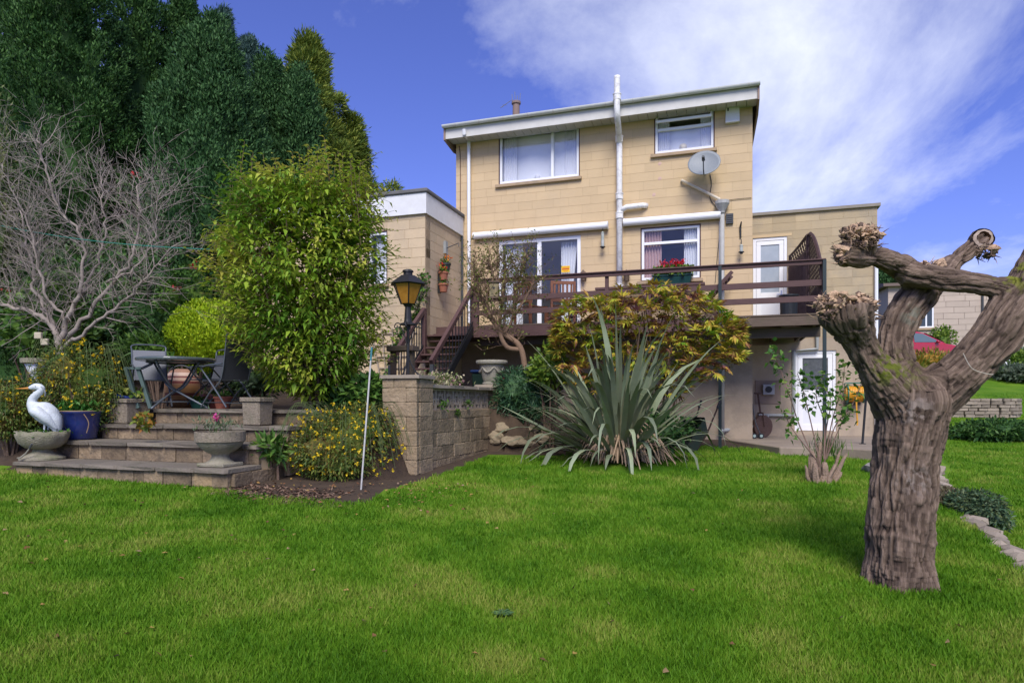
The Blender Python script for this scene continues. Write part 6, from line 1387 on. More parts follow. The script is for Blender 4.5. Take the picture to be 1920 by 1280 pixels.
# ---------------- tree peony behind the phormium
def peony():
    Y = 11.4; b = at(1215, 800, Y); b.z = ground(b.x, b.y); t = thing('tree_peony', 'wide shrub with lobed green, yellow and purple autumn leaves below the deck rail', 'shrub', b); g = np.random.default_rng(55)
    Cs, Ds, Ls = [], [], []; n = 0
    rows = np.array([1040, 1075, 1130, 1200, 1260, 1320, 1388]); ytop = np.array([600, 560, 552, 538, 535, 552, 610]); ybot = np.array([650, 720, 740, 750, 745, 710, 675])
    for _ in range(1050):
        px = g.uniform(1040, 1390); y0, y1 = np.interp(px, rows, ytop), np.interp(px, rows, ybot); py = y0 + (y1 - y0) * g.random() ** 1.2; dy = g.uniform(-.55, .55)
        p = at(px, py, Y + dy); dd = np.array([(px - 1215) / 260, dy * -.2 - .5, .25]) + g.normal(0, .5, 3); dd = unit(dd); s_ = g.uniform(.75, 1.25); side = unit(np.cross(dd, [0, 0, 1.]))
        for j in (-2, -1, 0, 1, 2):                            # one lobed compound leaf: five fingers, some twice
            e = unit(dd + side * j * .45); base_ = np.array(p) + e * .03
            Cs.append(base_); Ds.append(e - np.array([0, 0, .12 * abs(j)])); Ls.append(.19 * s_ * (1 - .14 * abs(j)))
            if g.random() < .6: Cs.append(base_ + e * .07 * s_); Ds.append(e + side * .7 * (1 if j >= 0 else -1)); Ls.append(.10 * s_)
    C = np.array(Cs); Ls = np.array(Ls); v, f = leaves(C, np.array(Ds), Ls, Ls * .3, shape=1, droop=.15)
    npmesh('leaves', v, f, LM('peony_leaf', [(.12, .27, .02), (.25, .34, .03), (.42, .40, .04), (.46, .31, .045), (.25, .1, .055), (.13, .05, .055)], .25, .5, .25, nscale=2.2), t, 'stuff')
    n = 900; px = g.uniform(1060, 1375, n); py = np.interp(px, rows, ytop) + g.random(n) * 90 + 5; C = np.array([at(a, b_, Y + g.uniform(-.5, .4)) for a, b_ in zip(px, py)]); v, f = leaves(C, sphere_pts(n), .055, .04); npmesh('seed_heads', v, f, LM('plum', [(.06, .025, .03), (.1, .04, .045), (.16, .09, .06)]), t, 'stuff')
    mb = MB()
    for k in range(16):
        a = at(g.uniform(1170, 1250), 800, Y + g.uniform(-.1, .1)); a.z = ground(a.x, a.y) - .05; px = g.uniform(1060, 1370); e = at(px, np.interp(px, rows, ytop) + g.uniform(10, 60), Y + g.uniform(-.4, .4)); m_ = a.lerp(e, .5) + Vector((0, 0, .35))
        MB().tube(catmull([a, m_, e], 5), list(np.linspace(.02, .007, 11)), 6, cap=False).build('stem', m_bark, t)
peony()
bush('dark_juniper', 'dark blue green spreading juniper between the wall and the spiky plant', at(985, 740, 12.15), (.66, .4, .55), LM('juniper', [(.025, .075, .035), (.045, .115, .05), (.08, .16, .06)]), 5200, .10, .025, seed=61, lobes=14, up=.1, droop=.15)
bush('green_shrub', 'pale green leafy shrub left of the spiky plant below the deck', at(1030, 690, 11.8), (.42, .35, .42), lf_yelsh, 800, .11, .06, seed=62, shape=1, core=.5)
bush('low_plants', 'green weeds under the spiky plant leaves', at(1215, 815, 10.6), (.8, .3, .35), lf_under, 1300, .09, .05, seed=63, cat='plant')
# ---------------- phormium: every strap leaf is its own part
def phormium():
    b = lawn_pt(1165, 868); b.y += .25; b.z = ground(b.x, b.y); t = thing('flax_plant', 'huge spiky flax plant with grey green strap leaves on the lawn edge', 'plant', b); r_ = random.Random(99)
    m_l = M('flax_leaf', (.13, .17, .08), .42, (.25, .29, .19), 3, .7, rand=.4, spec=.5, dirt=(.26, .22, .09), dscale=2.5, damt=.4); m_d = M('dry_flax', (.40, .29, .185), .9, (.26, .18, .115), 5, .7, rand=.2)
    def strap(az, elev, L, Wd, curl, off, twist=0, segs=9):
        d = Vector((math.cos(az), math.sin(az), 0)); p = b + Vector((math.cos(az) * off, math.sin(az) * off, 0)); el = elev; v = []; f = []; side = Vector((-math.sin(az), math.cos(az), 0)); side = (side * math.cos(twist) + d * math.sin(twist)).normalized()
        for i in range(segs + 1):
            u_ = i / segs; w_ = Wd * (min(1, .45 + u_ * 1.6) * (1 - max(0, (u_ - .55) / .45) ** 1.5)) + .002
            dirv = d * math.cos(el) + Vector((0, 0, math.sin(el))); nn_ = side.cross(dirv)
            q = p.copy()
            fold_ = .3 * (1 - u_ * .7)
            for e in (-1, 0, 1): v.append(q + side * (e * w_ / 2) + nn_ * (abs(e) * w_ * fold_ * .5))
            p = p + dirv * (L / segs); el = max(R(-78), el - curl * (u_ ** 1.6) / segs * 3.4)
            g_ = ground(p.x, p.y) + .02
            if p.z < g_: p.z = g_
        for i in range(segs):
            for e in (0, 1): a = i * 3 + e; f.append((a, a + 1, a + 4, a + 3))
        return v, f
    for k in range(230):
        az = r_.uniform(0, 6.283); q = r_.random(); front = -math.sin(az)
        elev = R(88) - q ** .75 * R(72); L = r_.uniform(1.55, 2.75) * (1.02 - .30 * q); curl = r_.uniform(.05, .5) + (r_.uniform(.6, 2.8) if r_.random() < .62 else 0) * (0.5 + q)
        v, f = strap(az, elev, L, r_.uniform(.065, .115), curl, r_.uniform(.02, .30), r_.uniform(-.9, .9)); MB().add(v, f).build('leaf', m_l, t, smooth=True)
    parts_v, parts_f = [], []; mb = MB()
    for k in range(420):
        az = r_.uniform(0, 6.283); d = Vector((math.cos(az), math.sin(az), 0)); r0 = r_.uniform(.1, .4); r1 = r0 + r_.uniform(.12, .65); p0 = b + d * r0 + Vector((0, 0, r_.uniform(.25, .95) * (1.1 - r0))); p1 = b + d * r1 + Vector((r_.gauss(0, .1), r_.gauss(0, .1), 0)); p1.z = ground(p1.x, p1.y) + r_.uniform(.02, .12); mid = p0.lerp(p1, .45) + d * r_.uniform(.02, .14) + Vector((0, 0, r_.uniform(0, .12)))
        P = catmull([p0, mid, p1], 3); sdv_ = Vector((-d.y, d.x, r_.gauss(0, .3))).normalized(); w_ = r_.uniform(.008, .03); v = []
        for i, q in enumerate(P): ww = w_ * (1 - .75 * i / (len(P) - 1)); v += [q - sdv_ * ww, q + sdv_ * ww + d * .006]
        mb.add(v, [(2 * i, 2 * i + 1, 2 * i + 3, 2 * i + 2) for i in range(len(P) - 1)])
    mb.build('dry_leaves', m_d, t, kind='stuff')
    for k in range(10):
        az = r_.uniform(3.6, 5.8); v, f = strap(az, R(r_.uniform(60, 80)), r_.uniform(1.2, 1.6), .06, r_.uniform(.2, 1.9), .2, r_.uniform(-.8, .8)); MB().add(v, f).build('leaf', M('cream_edge_leaf', (.34, .33, .2), .6, (.2, .22, .12), 4, .6), t, smooth=True)
phormium()
# rocks at the foot of the juniper
m_rock = M('lichen_rock', (.20, .155, .10), .95, (.31, .25, .16), 4, .7, bump=.8, bscale=20, dirt=(.1, .1, .06), dscale=3, damt=.5)
for k, (px, py, rx, rz_) in enumerate(((945, 802, 20, 14), (962, 828, 24, 11), (990, 805, 22, 12), (1015, 822, 20, 10), (930, 820, 14, 12), (1000, 832, 17, 8), (1030, 808, 14, 11))):
    Y = 11.75 + .08 * (k % 3) + (832 - py) * .012; c = at(px, py, Y); s_ = Y / FPX
    o = MB().blob(c, (rx * s_, rx * s_ * .8, rz_ * s_), 3, .38, 1.5, k * 3.1).build('rockery_stone', m_rock, None); tag(o, 'rough tan boulder in the rockery below the dark juniper', 'rock', 'rockery boulders')
# ---------------- coppiced stump with suckers
def stump():
    b = lawn_pt(1545, 902); t = thing('cut_stump', 'cut pale shrub stump with leafy green suckers on the lawn', 'stump', b); m_w = M('cut_stump_wood', (.30, .215, .15), .9, (.2, .14, .1), 12, .7, bump=.8, bscale=40); k = b.y / FPX
    for (x0, x1, y1, r0, dy) in ((1526, 1523, 845, 12, 0), (1536, 1538, 828, 9, .12), (1543, 1546, 866, 11, -.08), (1553, 1566, 870, 7, -.12), (1556, 1588, 851, 6, .02), (1552, 1576, 843, 5, .1), (1566, 1577, 884, 6, -.1), (1520, 1510, 872, 5, -.06), (1533, 1527, 868, 8, -.14)):
        A = at(x0, 905, b.y + dy); A.z = ground(A.x, A.y) - .03; B = at(x1, y1, b.y + dy); MB().tube([A, A.lerp(B, .4) + Vector((rnd.uniform(-.03, .03), 0, 0)), A.lerp(B, .8), B], [r0 * k * .8, r0 * k * .62, r0 * k * .55, r0 * k * .3], 8, wob=.25).build('cut_stem', m_w, t)
    mb = MB(); lv = []
    for path in ([(1535, 880), (1500, 800), (1480, 740), (1462, 690), (1450, 655)], [(1538, 870), (1520, 790), (1505, 730), (1495, 700)], [(1545, 860), (1545, 790), (1530, 740), (1545, 700)], [(1545, 870), (1560, 790), (1580, 720), (1583, 680)], [(1550, 860), (1565, 800), (1600, 755), (1625, 690)], [(1545, 860), (1550, 800), (1558, 750), (1540, 720)], [(1530, 860), (1490, 810), (1470, 775)], [(1548, 860), (1575, 800), (1590, 770)]):
        P = catmull([at(x, y, b.y + rnd.uniform(-.12, .12)) for x, y in path], 4); mb.tube(P, list(np.linspace(.010, .004, len(P))), 5, cap=False)
        for i in range(len(P) // 2, len(P)):
            for _ in range(7): lv.append(np.array(P[i]) + rng.normal(0, .055, 3))
    mb.build('suckers', M('sucker_bark', (.2, .13, .1), .9), t, kind='stuff'); C = np.array(lv); v, f = leaves(C, sphere_pts(len(C)) + np.array([0, 0, .2]), .085, .07, shape=1, droop=.2); npmesh('leaves', v, f, LM('lilac_leaf', [(.04, .12, .02), (.08, .19, .03), (.2, .3, .05)], .3), t, 'stuff')
    C = np.array(at(1552, 850, b.y + .25)) + rng.normal(0, 1, (160, 3)) * np.array([.12, .05, .06]); v, f = leaves(C, rng.normal(0, .3, (160, 3)) + np.array([0, 0, 1]), .2, .012); npmesh('grass_tuft', v, f, lf_rhodo, t, 'stuff')
stump()

# ================================================================== POLLARDED TREE in the foreground
def pollard():
    b = lawn_pt(1688, 1092); D = b.y; k = D / FPX; t = thing('pollarded_tree', 'thick pollarded tree with rough brown bark and sawn limbs on the lawn', 'tree', Vector((b.x, b.y, b.z)))
    limbs = [  # (px, py, radius px, depth offset m)
        [(1684, 1125, 72, 0), (1686, 1085, 62, 0), (1686, 1040, 59, 0), (1687, 1000, 60, 0), (1692, 930, 59, 0), (1699, 860, 59, 0), (1709, 800, 63, 0), (1714, 755, 70, 0), (1714, 728, 62, 0)],
        [(1690, 755, 55, 0), (1655, 712, 40, -.04), (1631, 675, 33, -.08), (1614, 640, 33, -.12), (1600, 612, 41, -.16), (1590, 590, 50, -.18), (1588, 578, 52, -.18)],
        [(1705, 740, 52, .06), (1682, 690, 36, .14), (1676, 650, 33, .2), (1684, 611, 35, .24), (1706, 572, 35, .26), (1732, 545, 30, .28)],
        [(1706, 572, 32, .26), (1745, 538, 28, .33), (1785, 495, 23, .42), (1815, 470, 22, .46), (1842, 450, 24, .48)],
        [(1722, 535, 27, .24), (1700, 508, 25, .16), (1665, 490, 22, .1), (1625, 482, 22, .04), (1595, 477, 23, 0), (1573, 475, 20, -.02)],
        [(1618, 480, 22, .04), (1616, 464, 29, .02), (1613, 448, 29, 0)],
        [(1700, 510, 24, .12), (1750, 520, 21, .05), (1800, 524, 21, -.02), (1860, 534, 22, -.08), (1915, 548, 28, -.1)],
        [(1735, 755, 56, 0), (1772, 728, 48, -.04), (1815, 686, 43, -.07), (1858, 638, 43, -.1), (1890, 592, 44, -.1), (1930, 545, 45, -.1), (1958, 490, 43, -.1), (1985, 430, 40, -.1)],
        [(1930, 560, 34, -.1), (1955, 560, 30, -.15), (1985, 552, 28, -.2)]]
    rawv, rawf = MB(), None; segs = []
    for L in limbs:
        P = catmull([at(x, y, D + dz) for x, y, r_, dz in L], 5); rr2 = list(np.interp(np.linspace(0, len(L) - 1, len(P)), range(len(L)), [r_ * k for _, _, r_, _ in L]))
        rawv.tube(P, rr2, 24); 
        s_ = 0
        for i in range(len(P) - 1): segs.append((np.array(P[i]), np.array(P[i + 1]), rr2[i], s_, limbs.index(L))); s_ += (P[i + 1] - P[i]).length
    tmp = rawv.build('tmp', m_bark, None); md = tmp.modifiers.new('r', 'REMESH'); md.mode = 'VOXEL'; md.voxel_size = .0085; md.use_smooth_shade = True
    sm_ = tmp.modifiers.new('s', 'SMOOTH'); sm_.iterations = 8; sm_.factor = .6
    bpy.context.view_layer.update(); dg = bpy.context.evaluated_depsgraph_get(); me = bpy.data.meshes.new_from_object(tmp.evaluated_get(dg)); bpy.data.objects.remove(tmp)
    n = len(me.vertices); co = np.empty(n * 3, np.float32); me.vertices.foreach_get('co', co); co = co.reshape(-1, 3).astype(float); no = np.empty(n * 3, np.float32); me.vertices.foreach_get('normal', no); no = no.reshape(-1, 3).astype(float)
    # bark coordinates: distance along the nearest limb and arc length around it
    best = np.full(n, 1e9); S_ = np.zeros(n); A_ = np.zeros(n); RR_ = np.zeros(n); ax = np.zeros((n, 3))
    for a, c_, r_, s0, li_ in segs:
        d = c_ - a; ln = np.linalg.norm(d); d = d / ln; w_ = co - a; tt_ = np.clip(w_ @ d, 0, ln); off = w_ - tt_[:, None] * d; ds = np.linalg.norm(off, axis=1) / r_; m_ = ds < best
        ref = np.cross(d, [0.0, 1.0, 0.05]); ref /= np.linalg.norm(ref); ref2 = np.cross(d, ref); an = np.arctan2(off @ ref2, off @ ref)
        best[m_] = ds[m_]; S_[m_] = s0 + tt_[m_] + li_ * 7.3; A_[m_] = an[m_]; RR_[m_] = r_; ax[m_] = d
    # vectorised value noise for the ridges
    def vn(x, y, z, sd=0):
        xi, yi, zi = np.floor(x).astype(np.int64), np.floor(y).astype(np.int64), np.floor(z).astype(np.int64); xf, yf_, zf_ = x - xi, y - yi, z - zi; xf, yf_, zf_ = [q * q * (3 - 2 * q) for q in (xf, yf_, zf_)]
        def h_(a, b2, c2): q = (a * 374761393 + b2 * 668265263 + c2 * 2147483647 + sd * 1274126177) & 0xffffffff; q = ((q ^ (q >> 13)) * 1274126177) & 0xffffffff; return ((q ^ (q >> 16)) & 0xffff) / 65535.0
        r_ = 0
        for i in (0, 1):
            for j in (0, 1):
                for l in (0, 1): r_ = r_ + h_(xi + i, yi + j, zi + l) * (xf if i else 1 - xf) * (yf_ if j else 1 - yf_) * (zf_ if l else 1 - zf_)
        return r_
    z0 = np.zeros(n); wrp = (vn(co[:, 0] * 6, co[:, 1] * 6, co[:, 2] * 6, 3) - .5) * .06
    U_ = np.cos(A_) * RR_; W2_ = np.sin(A_) * RR_                            # bark runs along the limb axis
    def st(f1, f2, sd): return vn(U_ * f1 + wrp * f1 * .6, W2_ * f1 + wrp * f1 * .6, S_ * f2 + wrp * 8, sd)
    ridge = 1 - np.abs(2 * st(27, 5.0, 1) - 1); ridge2 = 1 - np.abs(2 * st(60, 15, 2) - 1); lump = vn(co[:, 0] * 5, co[:, 1] * 5, co[:, 2] * 5, 5) - .5; lump2 = vn(co[:, 0] * 13, co[:, 1] * 13, co[:, 2] * 13, 6) - .5
    flare = np.clip(1 - (co[:, 2] - b.z) / .16, 0, 1)
    disp = -.022 * ridge ** 3 - .010 * ridge2 ** 2.5 + .035 * lump + .014 * lump2 + flare * .02 * np.sin(np.arctan2(co[:, 1] - b.y, co[:, 0] - b.x) * 5)
    # the two swollen rings low on the trunk
    for yy, amp in ((1004, .009), (985, .005), (838, .004)):
        zc = at(0, yy, D).z + .035 * np.sin(np.arctan2(co[:, 1] - b.y, co[:, 0] - b.x) * 2) + .02 * lump2; disp += amp * np.exp(-((co[:, 2] - zc) / .016) ** 2) * (0.4 + vn(co[:, 0] * 9, co[:, 1] * 9, z0, 8))
    co2 = co + no * disp[:, None]; co2[:, :] -= np.array(t.location)
    me.vertices.foreach_set('co', co2.astype(np.float32).ravel())
    at_ = me.attributes.new('bark', 'FLOAT_VECTOR', 'POINT'); q = np.stack([U_, W2_, S_ * .22], 1); at_.data.foreach_set('vector', q.astype(np.float32).ravel())
    cav = me.attributes.new('fissure', 'FLOAT', 'POINT'); cav.data.foreach_set('value', np.clip(.65 * ridge ** 3 + .5 * ridge2 ** 3, 0, 1).astype(np.float32))
    me.polygons.foreach_set('use_smooth', np.ones(len(me.polygons), dtype=bool)); me.update()
    m = bpy.data.materials.new('pollard_bark'); m.use_nodes = True; nt_ = m.node_tree; nn_ = nt_.nodes; l = nt_.links; p = nn_['Principled BSDF']; p.inputs['Roughness'].default_value = .92; p.inputs['Specular IOR Level'].default_value = .2
    a1 = nn_.new('ShaderNodeAttribute'); a1.attribute_name = 'bark'; a2 = nn_.new('ShaderNodeAttribute'); a2.attribute_name = 'fissure'
    nz = nn_.new('ShaderNodeTexNoise'); nz.inputs['Scale'].default_value = 62; nz.inputs['Detail'].default_value = 9; nz.inputs['Roughness'].default_value = .7; l.new(a1.outputs['Vector'], nz.inputs['Vector'])
    rp = nn_.new('ShaderNodeValToRGB'); rp.color_ramp.elements[0].position = .3; rp.color_ramp.elements[0].color = (.10, .066, .045, 1); rp.color_ramp.elements[1].position = .7; rp.color_ramp.elements[1].color = (.36, .265, .195, 1); l.new(nz.outputs[0], rp.inputs[0])
    dk = nn_.new('ShaderNodeMix'); dk.data_type = 'RGBA'; l.new(a2.outputs['Fac'], dk.inputs[0]); l.new(rp.outputs[0], dk.inputs[6]); dk.inputs[7].default_value = (.05, .034, .025, 1)
    gg = nn_.new('ShaderNodeNewGeometry'); nl = nn_.new('ShaderNodeTexNoise'); nl.inputs['Scale'].default_value = 3.2; nl.inputs['Detail'].default_value = 7; l.new(gg.outputs['Position'], nl.inputs['Vector']); rl = nn_.new('ShaderNodeValToRGB'); rl.color_ramp.elements[0].position = .60; rl.color_ramp.elements[1].position = .72; l.new(nl.outputs[0], rl.inputs[0])
    def sphere_mask(cc, rad):
        dd = nn_.new('ShaderNodeVectorMath'); dd.operation = 'DISTANCE'; l.new(gg.outputs['Position'], dd.inputs[0]); dd.inputs[1].default_value = cc; mr = nn_.new('ShaderNodeMapRange'); mr.inputs[1].default_value = rad; mr.inputs[2].default_value = rad * .35; l.new(dd.outputs['Value'], mr.inputs[0]); return mr.outputs[0]
    nf = nn_.new('ShaderNodeTexNoise'); nf.inputs['Scale'].default_value = 22; nf.inputs['Detail'].default_value = 6; l.new(gg.outputs['Position'], nf.inputs['Vector']); rf = nn_.new('ShaderNodeValToRGB'); rf.color_ramp.elements[0].position = .46; rf.color_ramp.elements[1].position = .58; l.new(nf.outputs[0], rf.inputs[0])
    cur = dk.outputs[2]
    for cc, rad, col_ in ((at(1700, 668, D - .15), .26, (.12, .14, .018)), (at(1662, 690, D - .2), .16, (.12, .14, .018)), (at(1910, 500, D - .2), .2, (.18, .2, .02)), (at(1730, 585, D), .17, (.17, .23, .175)), (at(1700, 580, D), .12, (.17, .23, .175)), (at(1718, 770, D - .2), .13, (.30, .24, .2)), (at(1718, 900, D - .22), .15, (.30, .24, .2))):
        mu = nn_.new('ShaderNodeMath'); mu.operation = 'MULTIPLY'; l.new(sphere_mask(cc, rad), mu.inputs[0]); l.new(rf.outputs[0], mu.inputs[1]); mxx = nn_.new('ShaderNodeMix'); mxx.data_type = 'RGBA'; l.new(mu.outputs[0], mxx.inputs[0]); l.new(cur, mxx.inputs[6]); mxx.inputs[7].default_value = (*col_, 1); cur = mxx.outputs[2]
    l.new(cur, p.inputs['Base Color']); bp = nn_.new('ShaderNodeBump'); bp.inputs['Strength'].default_value = .9; bp.inputs['Distance'].default_value = .02; l.new(nz.outputs[0], bp.inputs['Height']); l.new(bp.outputs[0], p.inputs['Normal'])
    me.materials.clear(); me.materials.append(m); o = bpy.data.objects.new('trunk', me); COL.objects.link(o); o.parent = t
    # sawn ends: clusters of pale torn knobs
    m_cut = M('torn_wood', (.60, .42, .26), .9, (.36, .23, .14), 18, .8, bump=.8, bscale=60, dirt=(.16, .11, .08), dscale=9, damt=.7)
    m_dkw = M('torn_bark', (.17, .115, .08), .95, (.09, .06, .043), 20, .8, bump=.8, bscale=60)
    def knobs(cpx, cpy, wpx, hpx, dz, num, seed):
        r_ = random.Random(seed); pale, dark = MB(), MB()
        for i in range(num):
            u_ = r_.uniform(-1, 1); hh_ = math.sqrt(max(0, 1 - u_ * u_)); vv_ = r_.uniform(-1, 1); c = at(cpx + u_ * wpx, cpy + vv_ * hpx * hh_ + hpx * .3 * mnoise.noise(Vector((u_ * 3, seed, 0))), D + dz + r_.uniform(-.14, .14) * (hh_ * .7 + .3)); s_ = r_.uniform(.007, .024) * (1 if r_.random() < .85 else 1.6)
            rot = Matrix.Rotation(r_.uniform(0, 6.28), 3, Vector((r_.gauss(0, 1), r_.gauss(0, 1), r_.gauss(0, 1))).normalized()); sc_ = Vector((s_ * r_.uniform(.9, 1.9), s_ * r_.uniform(.6, 1.1), s_ * r_.uniform(.35, .9)))
            mb = dark if (vv_ > .35 and r_.random() < .75) or r_.random() < .25 else pale
            mb.add([c + rot @ Vector((p.x * sc_.x, p.y * sc_.y, p.z * sc_.z)) * (1 + .55 * mnoise.noise(p * 1.9 + Vector((i, i * .7, 0)))) for p in ICO1[0]], ICO1[1])
        for i in range(num):
            u_ = r_.uniform(-1, 1); c = at(cpx + u_ * wpx, cpy + r_.uniform(-.7, 1.3) * hpx, D + dz + r_.uniform(-.13, .1)); d = Vector((r_.gauss(0, .8), r_.gauss(-.2, .5), .2 + r_.gauss(0, .6))).normalized(); (pale if r_.random() < .5 else dark).tube([c, c + d * r_.uniform(.02, .08)], [r_.uniform(.003, .008), .001], 4)
        pale.build('sawn_end', m_cut, t, kind='stuff'); dark.build('torn_bark', m_dkw, t, kind='stuff')
    knobs(1586, 572, 56, 22, -.2, 300, 1); knobs(1614, 441, 36, 20, 0, 170, 2); knobs(1848, 470, 20, 14, .46, 34, 3); knobs(1576, 476, 7, 14, -.04, 40, 4); knobs(1752, 498, 24, 4, .2, 30, 5)
    # the hollow sawn end
    dv = Vector((-.12, -1, .22)).normalized(); e = at(1843, 447, D + .41); r0 = 22 * k
    MB().tube([e - dv * .10, e - dv * .03, e + dv * .012], [r0 * .8, r0 * 1.04, r0 * .97], 20, cap=False, wob=.05).build('cut_rim', m_bark, t)
    A1 = dv.orthogonal().normalized(); B1 = dv.cross(A1); v = []; f = []
    rings = [(1.0, .004), (.66, .014), (.60, -.005), (.5, -.05), (.01, -.09)]
    for rr3, dd in rings:
        for q_ in range(20): an = q_ * 2 * math.pi / 20; v.append(e + dv * dd + (A1 * math.cos(an) + B1 * math.sin(an) * .85) * r0 * rr3 * (1 + rnd.uniform(-.09, .09)))
    f1 = [(q_, (q_ + 1) % 20, 20 + (q_ + 1) % 20, 20 + q_) for q_ in range(20)]; MB().add(v, f1).build('cut_face', M('cut_face_wood', (.40, .32, .25), .9, (.26, .2, .15), 14, .6), t)
    f2 = [(i * 20 + q_, i * 20 + (q_ + 1) % 20, (i + 1) * 20 + (q_ + 1) % 20, (i + 1) * 20 + q_) for i in range(1, 4) for q_ in range(20)]; MB().add(v, f2).build('hollow', M('rotten_heart', (.16, .07, .02), .95, (.04, .022, .012), 12, .7), t)
    # moss cushions in the crotch
    g = np.random.default_rng(3); C = []
    for (px, py, wx, wy, dz, num) in ((1690, 662, 34, 14, -.22, 700), (1668, 690, 14, 26, -.22, 350), (1912, 500, 24, 10, -.28, 260)):
        for _ in range(num): C.append(at(px + g.normal(0, wx * .5), py + g.normal(0, wy * .5), D + dz + g.normal(0, .03)))
    # short ivory string tied on the right limb
    MB().tube(catmull([at(1806, 662, D - .32), at(1822, 690, D - .33), at(1848, 700, D - .31), at(1862, 702, D - .28)], 5), .0025, 4).build('string', M('ivory_string', (.5, .45, .36), .8), t)
pollard()

# ================================================================== RIGHT HAND SIDE
m_dry = M('dry_stone', (.22, .18, .135), .95, (.31, .26, .2), 5, .7, rand=.25, bump=.7, bscale=20, dirt=(.12, .11, .09), dscale=2, damt=.5)
# edging stones of the upper lawn
mst = bpy.data.meshes.new('edging_stone'); bl = MB().blob((0, 0, 0), 1, 1, .3, 1.5, 4); mst.from_pydata([tuple(p) for p in bl.v], [], bl.f); mst.materials.append(m_dry)
for i in range(46):
    Y = 3.6 + i * .155 + rnd.uniform(-.03, .03); X = edge_x(Y) + .08 + rnd.uniform(-.05, .07); o = bpy.data.objects.new('edging_stone', mst); COL.objects.link(o); s_ = rnd.uniform(.07, .13)
    o.location = (X, Y, ground(X - .15, Y) - .035 + rnd.uniform(-.03, .01)); o.scale = (s_, s_ * 1.15, .06 + rnd.uniform(0, .03)); o.rotation_euler = (rnd.uniform(-.1, .1), rnd.uniform(-.1, .1), rnd.uniform(0, 3)); tag(o, 'flat rough stone in the edging between the upper and lower lawns', 'stone', 'lawn edging stones')
b = lawn_pt(1640, 886); o = MB().blob((b.x, b.y, b.z + .05), (.16, .2, .11), 2, .35, 1.4, 2).build('edging_boulder', M('grey_boulder', (.28, .26, .24), .95, (.2, .19, .17), 6, .6, bump=.5, bscale=20), None); tag(o, 'grey boulder on the lawn beside the pollarded trunk', 'rock')
c = lawn_pt(1815, 985); c = Vector((edge_x(6.9) + .2, 6.95, ground(edge_x(6.9) - .2, 6.9) + .02)); bush('creeping_shrub', 'low grey green creeping shrub hanging over the lawn edge stones', c, (.22, .42, .22), LM('thyme', [(.05, .10, .05), (.085, .15, .075), (.14, .17, .06)]), 5200, .05, .018, seed=71, lobes=9, up=-.2, stems=0)
c2_ = Vector((edge_x(7.6) - .06, 7.55, ground(edge_x(7.6) - .3, 7.6) + .05)); bush('creeping_shrub', 'dry brown creeping shrub patch behind the pollarded trunk', c2_, (.3, .5, .12), LM('dry_thyme', [(.09, .07, .04), (.13, .1, .055), (.1, .11, .05)]), 1700, .05, .018, seed=72, lobes=6, stems=0)
def hedge_row(px0, px1, pyb, h, Y, mat, name, label, n, L, seed, dep=.45):
    A = at(px0, pyb, Y); B = at(px1, pyb, Y); zc = ground((A.x + B.x) / 2, Y); bush(name, label, Vector(((A.x + B.x) / 2, Y, zc + h * .45)), ((B.x - A.x) / 2, dep, h * .62), mat, n, L, L * .5, seed=seed, lobes=16, stems=0, cat='hedge')
hedge_row(1770, 1960, 828, .55, 17.2, lf_under, 'low_hedge', 'low dark hedge across the lower lawn', 5000, .11, 73)
hedge_row(1850, 1985, 735, .55, 24.3, LM('sage', [(.05, .085, .05), (.085, .12, .075), (.13, .16, .1)]), 'low_hedge', 'grey green hedge above the dry stone wall', 3600, .15, 74, .7)
hedge_row(1885, 1990, 690, .7, 26.4, lf_yelsh, 'low_hedge', 'bright green shrubs below the white garage door', 2000, .15, 75, .5)
c = at(1735, 664, 26.0); bush('roadside_plants', 'yellow green flowering plants in front of the red car', Vector((c.x, 26.0, ground(c.x, 26.) + .05)), (1.5, .5, .62), LM('montbretia', [(.07, .14, .02), (.14, .2, .025), (.3, .26, .04), (.4, .2, .03)]), 3000, .22, .04, seed=76, lobes=10, stems=0, up=.9, cat='plant')
c = at(1768, 640, 31.2); bush('garden_shrub', 'rounded green shrub between the red car and the neighbouring house', Vector((c.x, 31.2, c.z)), (.75, .6, .75), lf_yelsh, 1500, .15, .08, seed=77)
# dry stone wall
dw = thing('dry_stone_wall', 'low curved dry stone retaining wall on the far right lawn', 'wall', (14, 20.2, .9)); pth = [Vector((12.2, 20.25, 0)), Vector((13.6, 20.2, 0)), Vector((14.9, 20.0, 0)), Vector((15.6, 20.5, 0)), Vector((16.2, 21.6, 0))]
pc = catmull(pth, 10); cum = [0]
for a, b_ in zip(pc, pc[1:]): cum.append(cum[-1] + (b_ - a).length)
def onp(s_):
    for i in range(len(cum) - 1):
        if s_ <= cum[i + 1]: u_ = (s_ - cum[i]) / (cum[i + 1] - cum[i]); return pc[i].lerp(pc[i + 1], u_), (pc[i + 1] - pc[i]).normalized()
    return pc[-1], (pc[-1] - pc[-2]).normalized()
core = MB()
for a, b_ in zip(pc, pc[1:]): core.bar(Vector((a.x, a.y + .1, 1.18)), Vector((b_.x, b_.y + .1, 1.18)), .26, .56)
core.build('wall_core', m_dry, dw)
for row in range(6):
    s_ = rnd.uniform(0, .2)
    while s_ < cum[-1]:
        ln = rnd.uniform(.18, .42); p, d = onp(min(cum[-1], s_ + ln / 2)); z = .92 + row * .098 + .049
        o = rpiece('stone', m_dry, dw, (p.x - 14, p.y - .02 + rnd.uniform(-.025, .025) - 20.2, z - .9), (ln - .018, .26, .082 + rnd.uniform(-.01, .012)), (0, rnd.uniform(-.03, .03), math.atan2(d.y, d.x))); s_ += ln
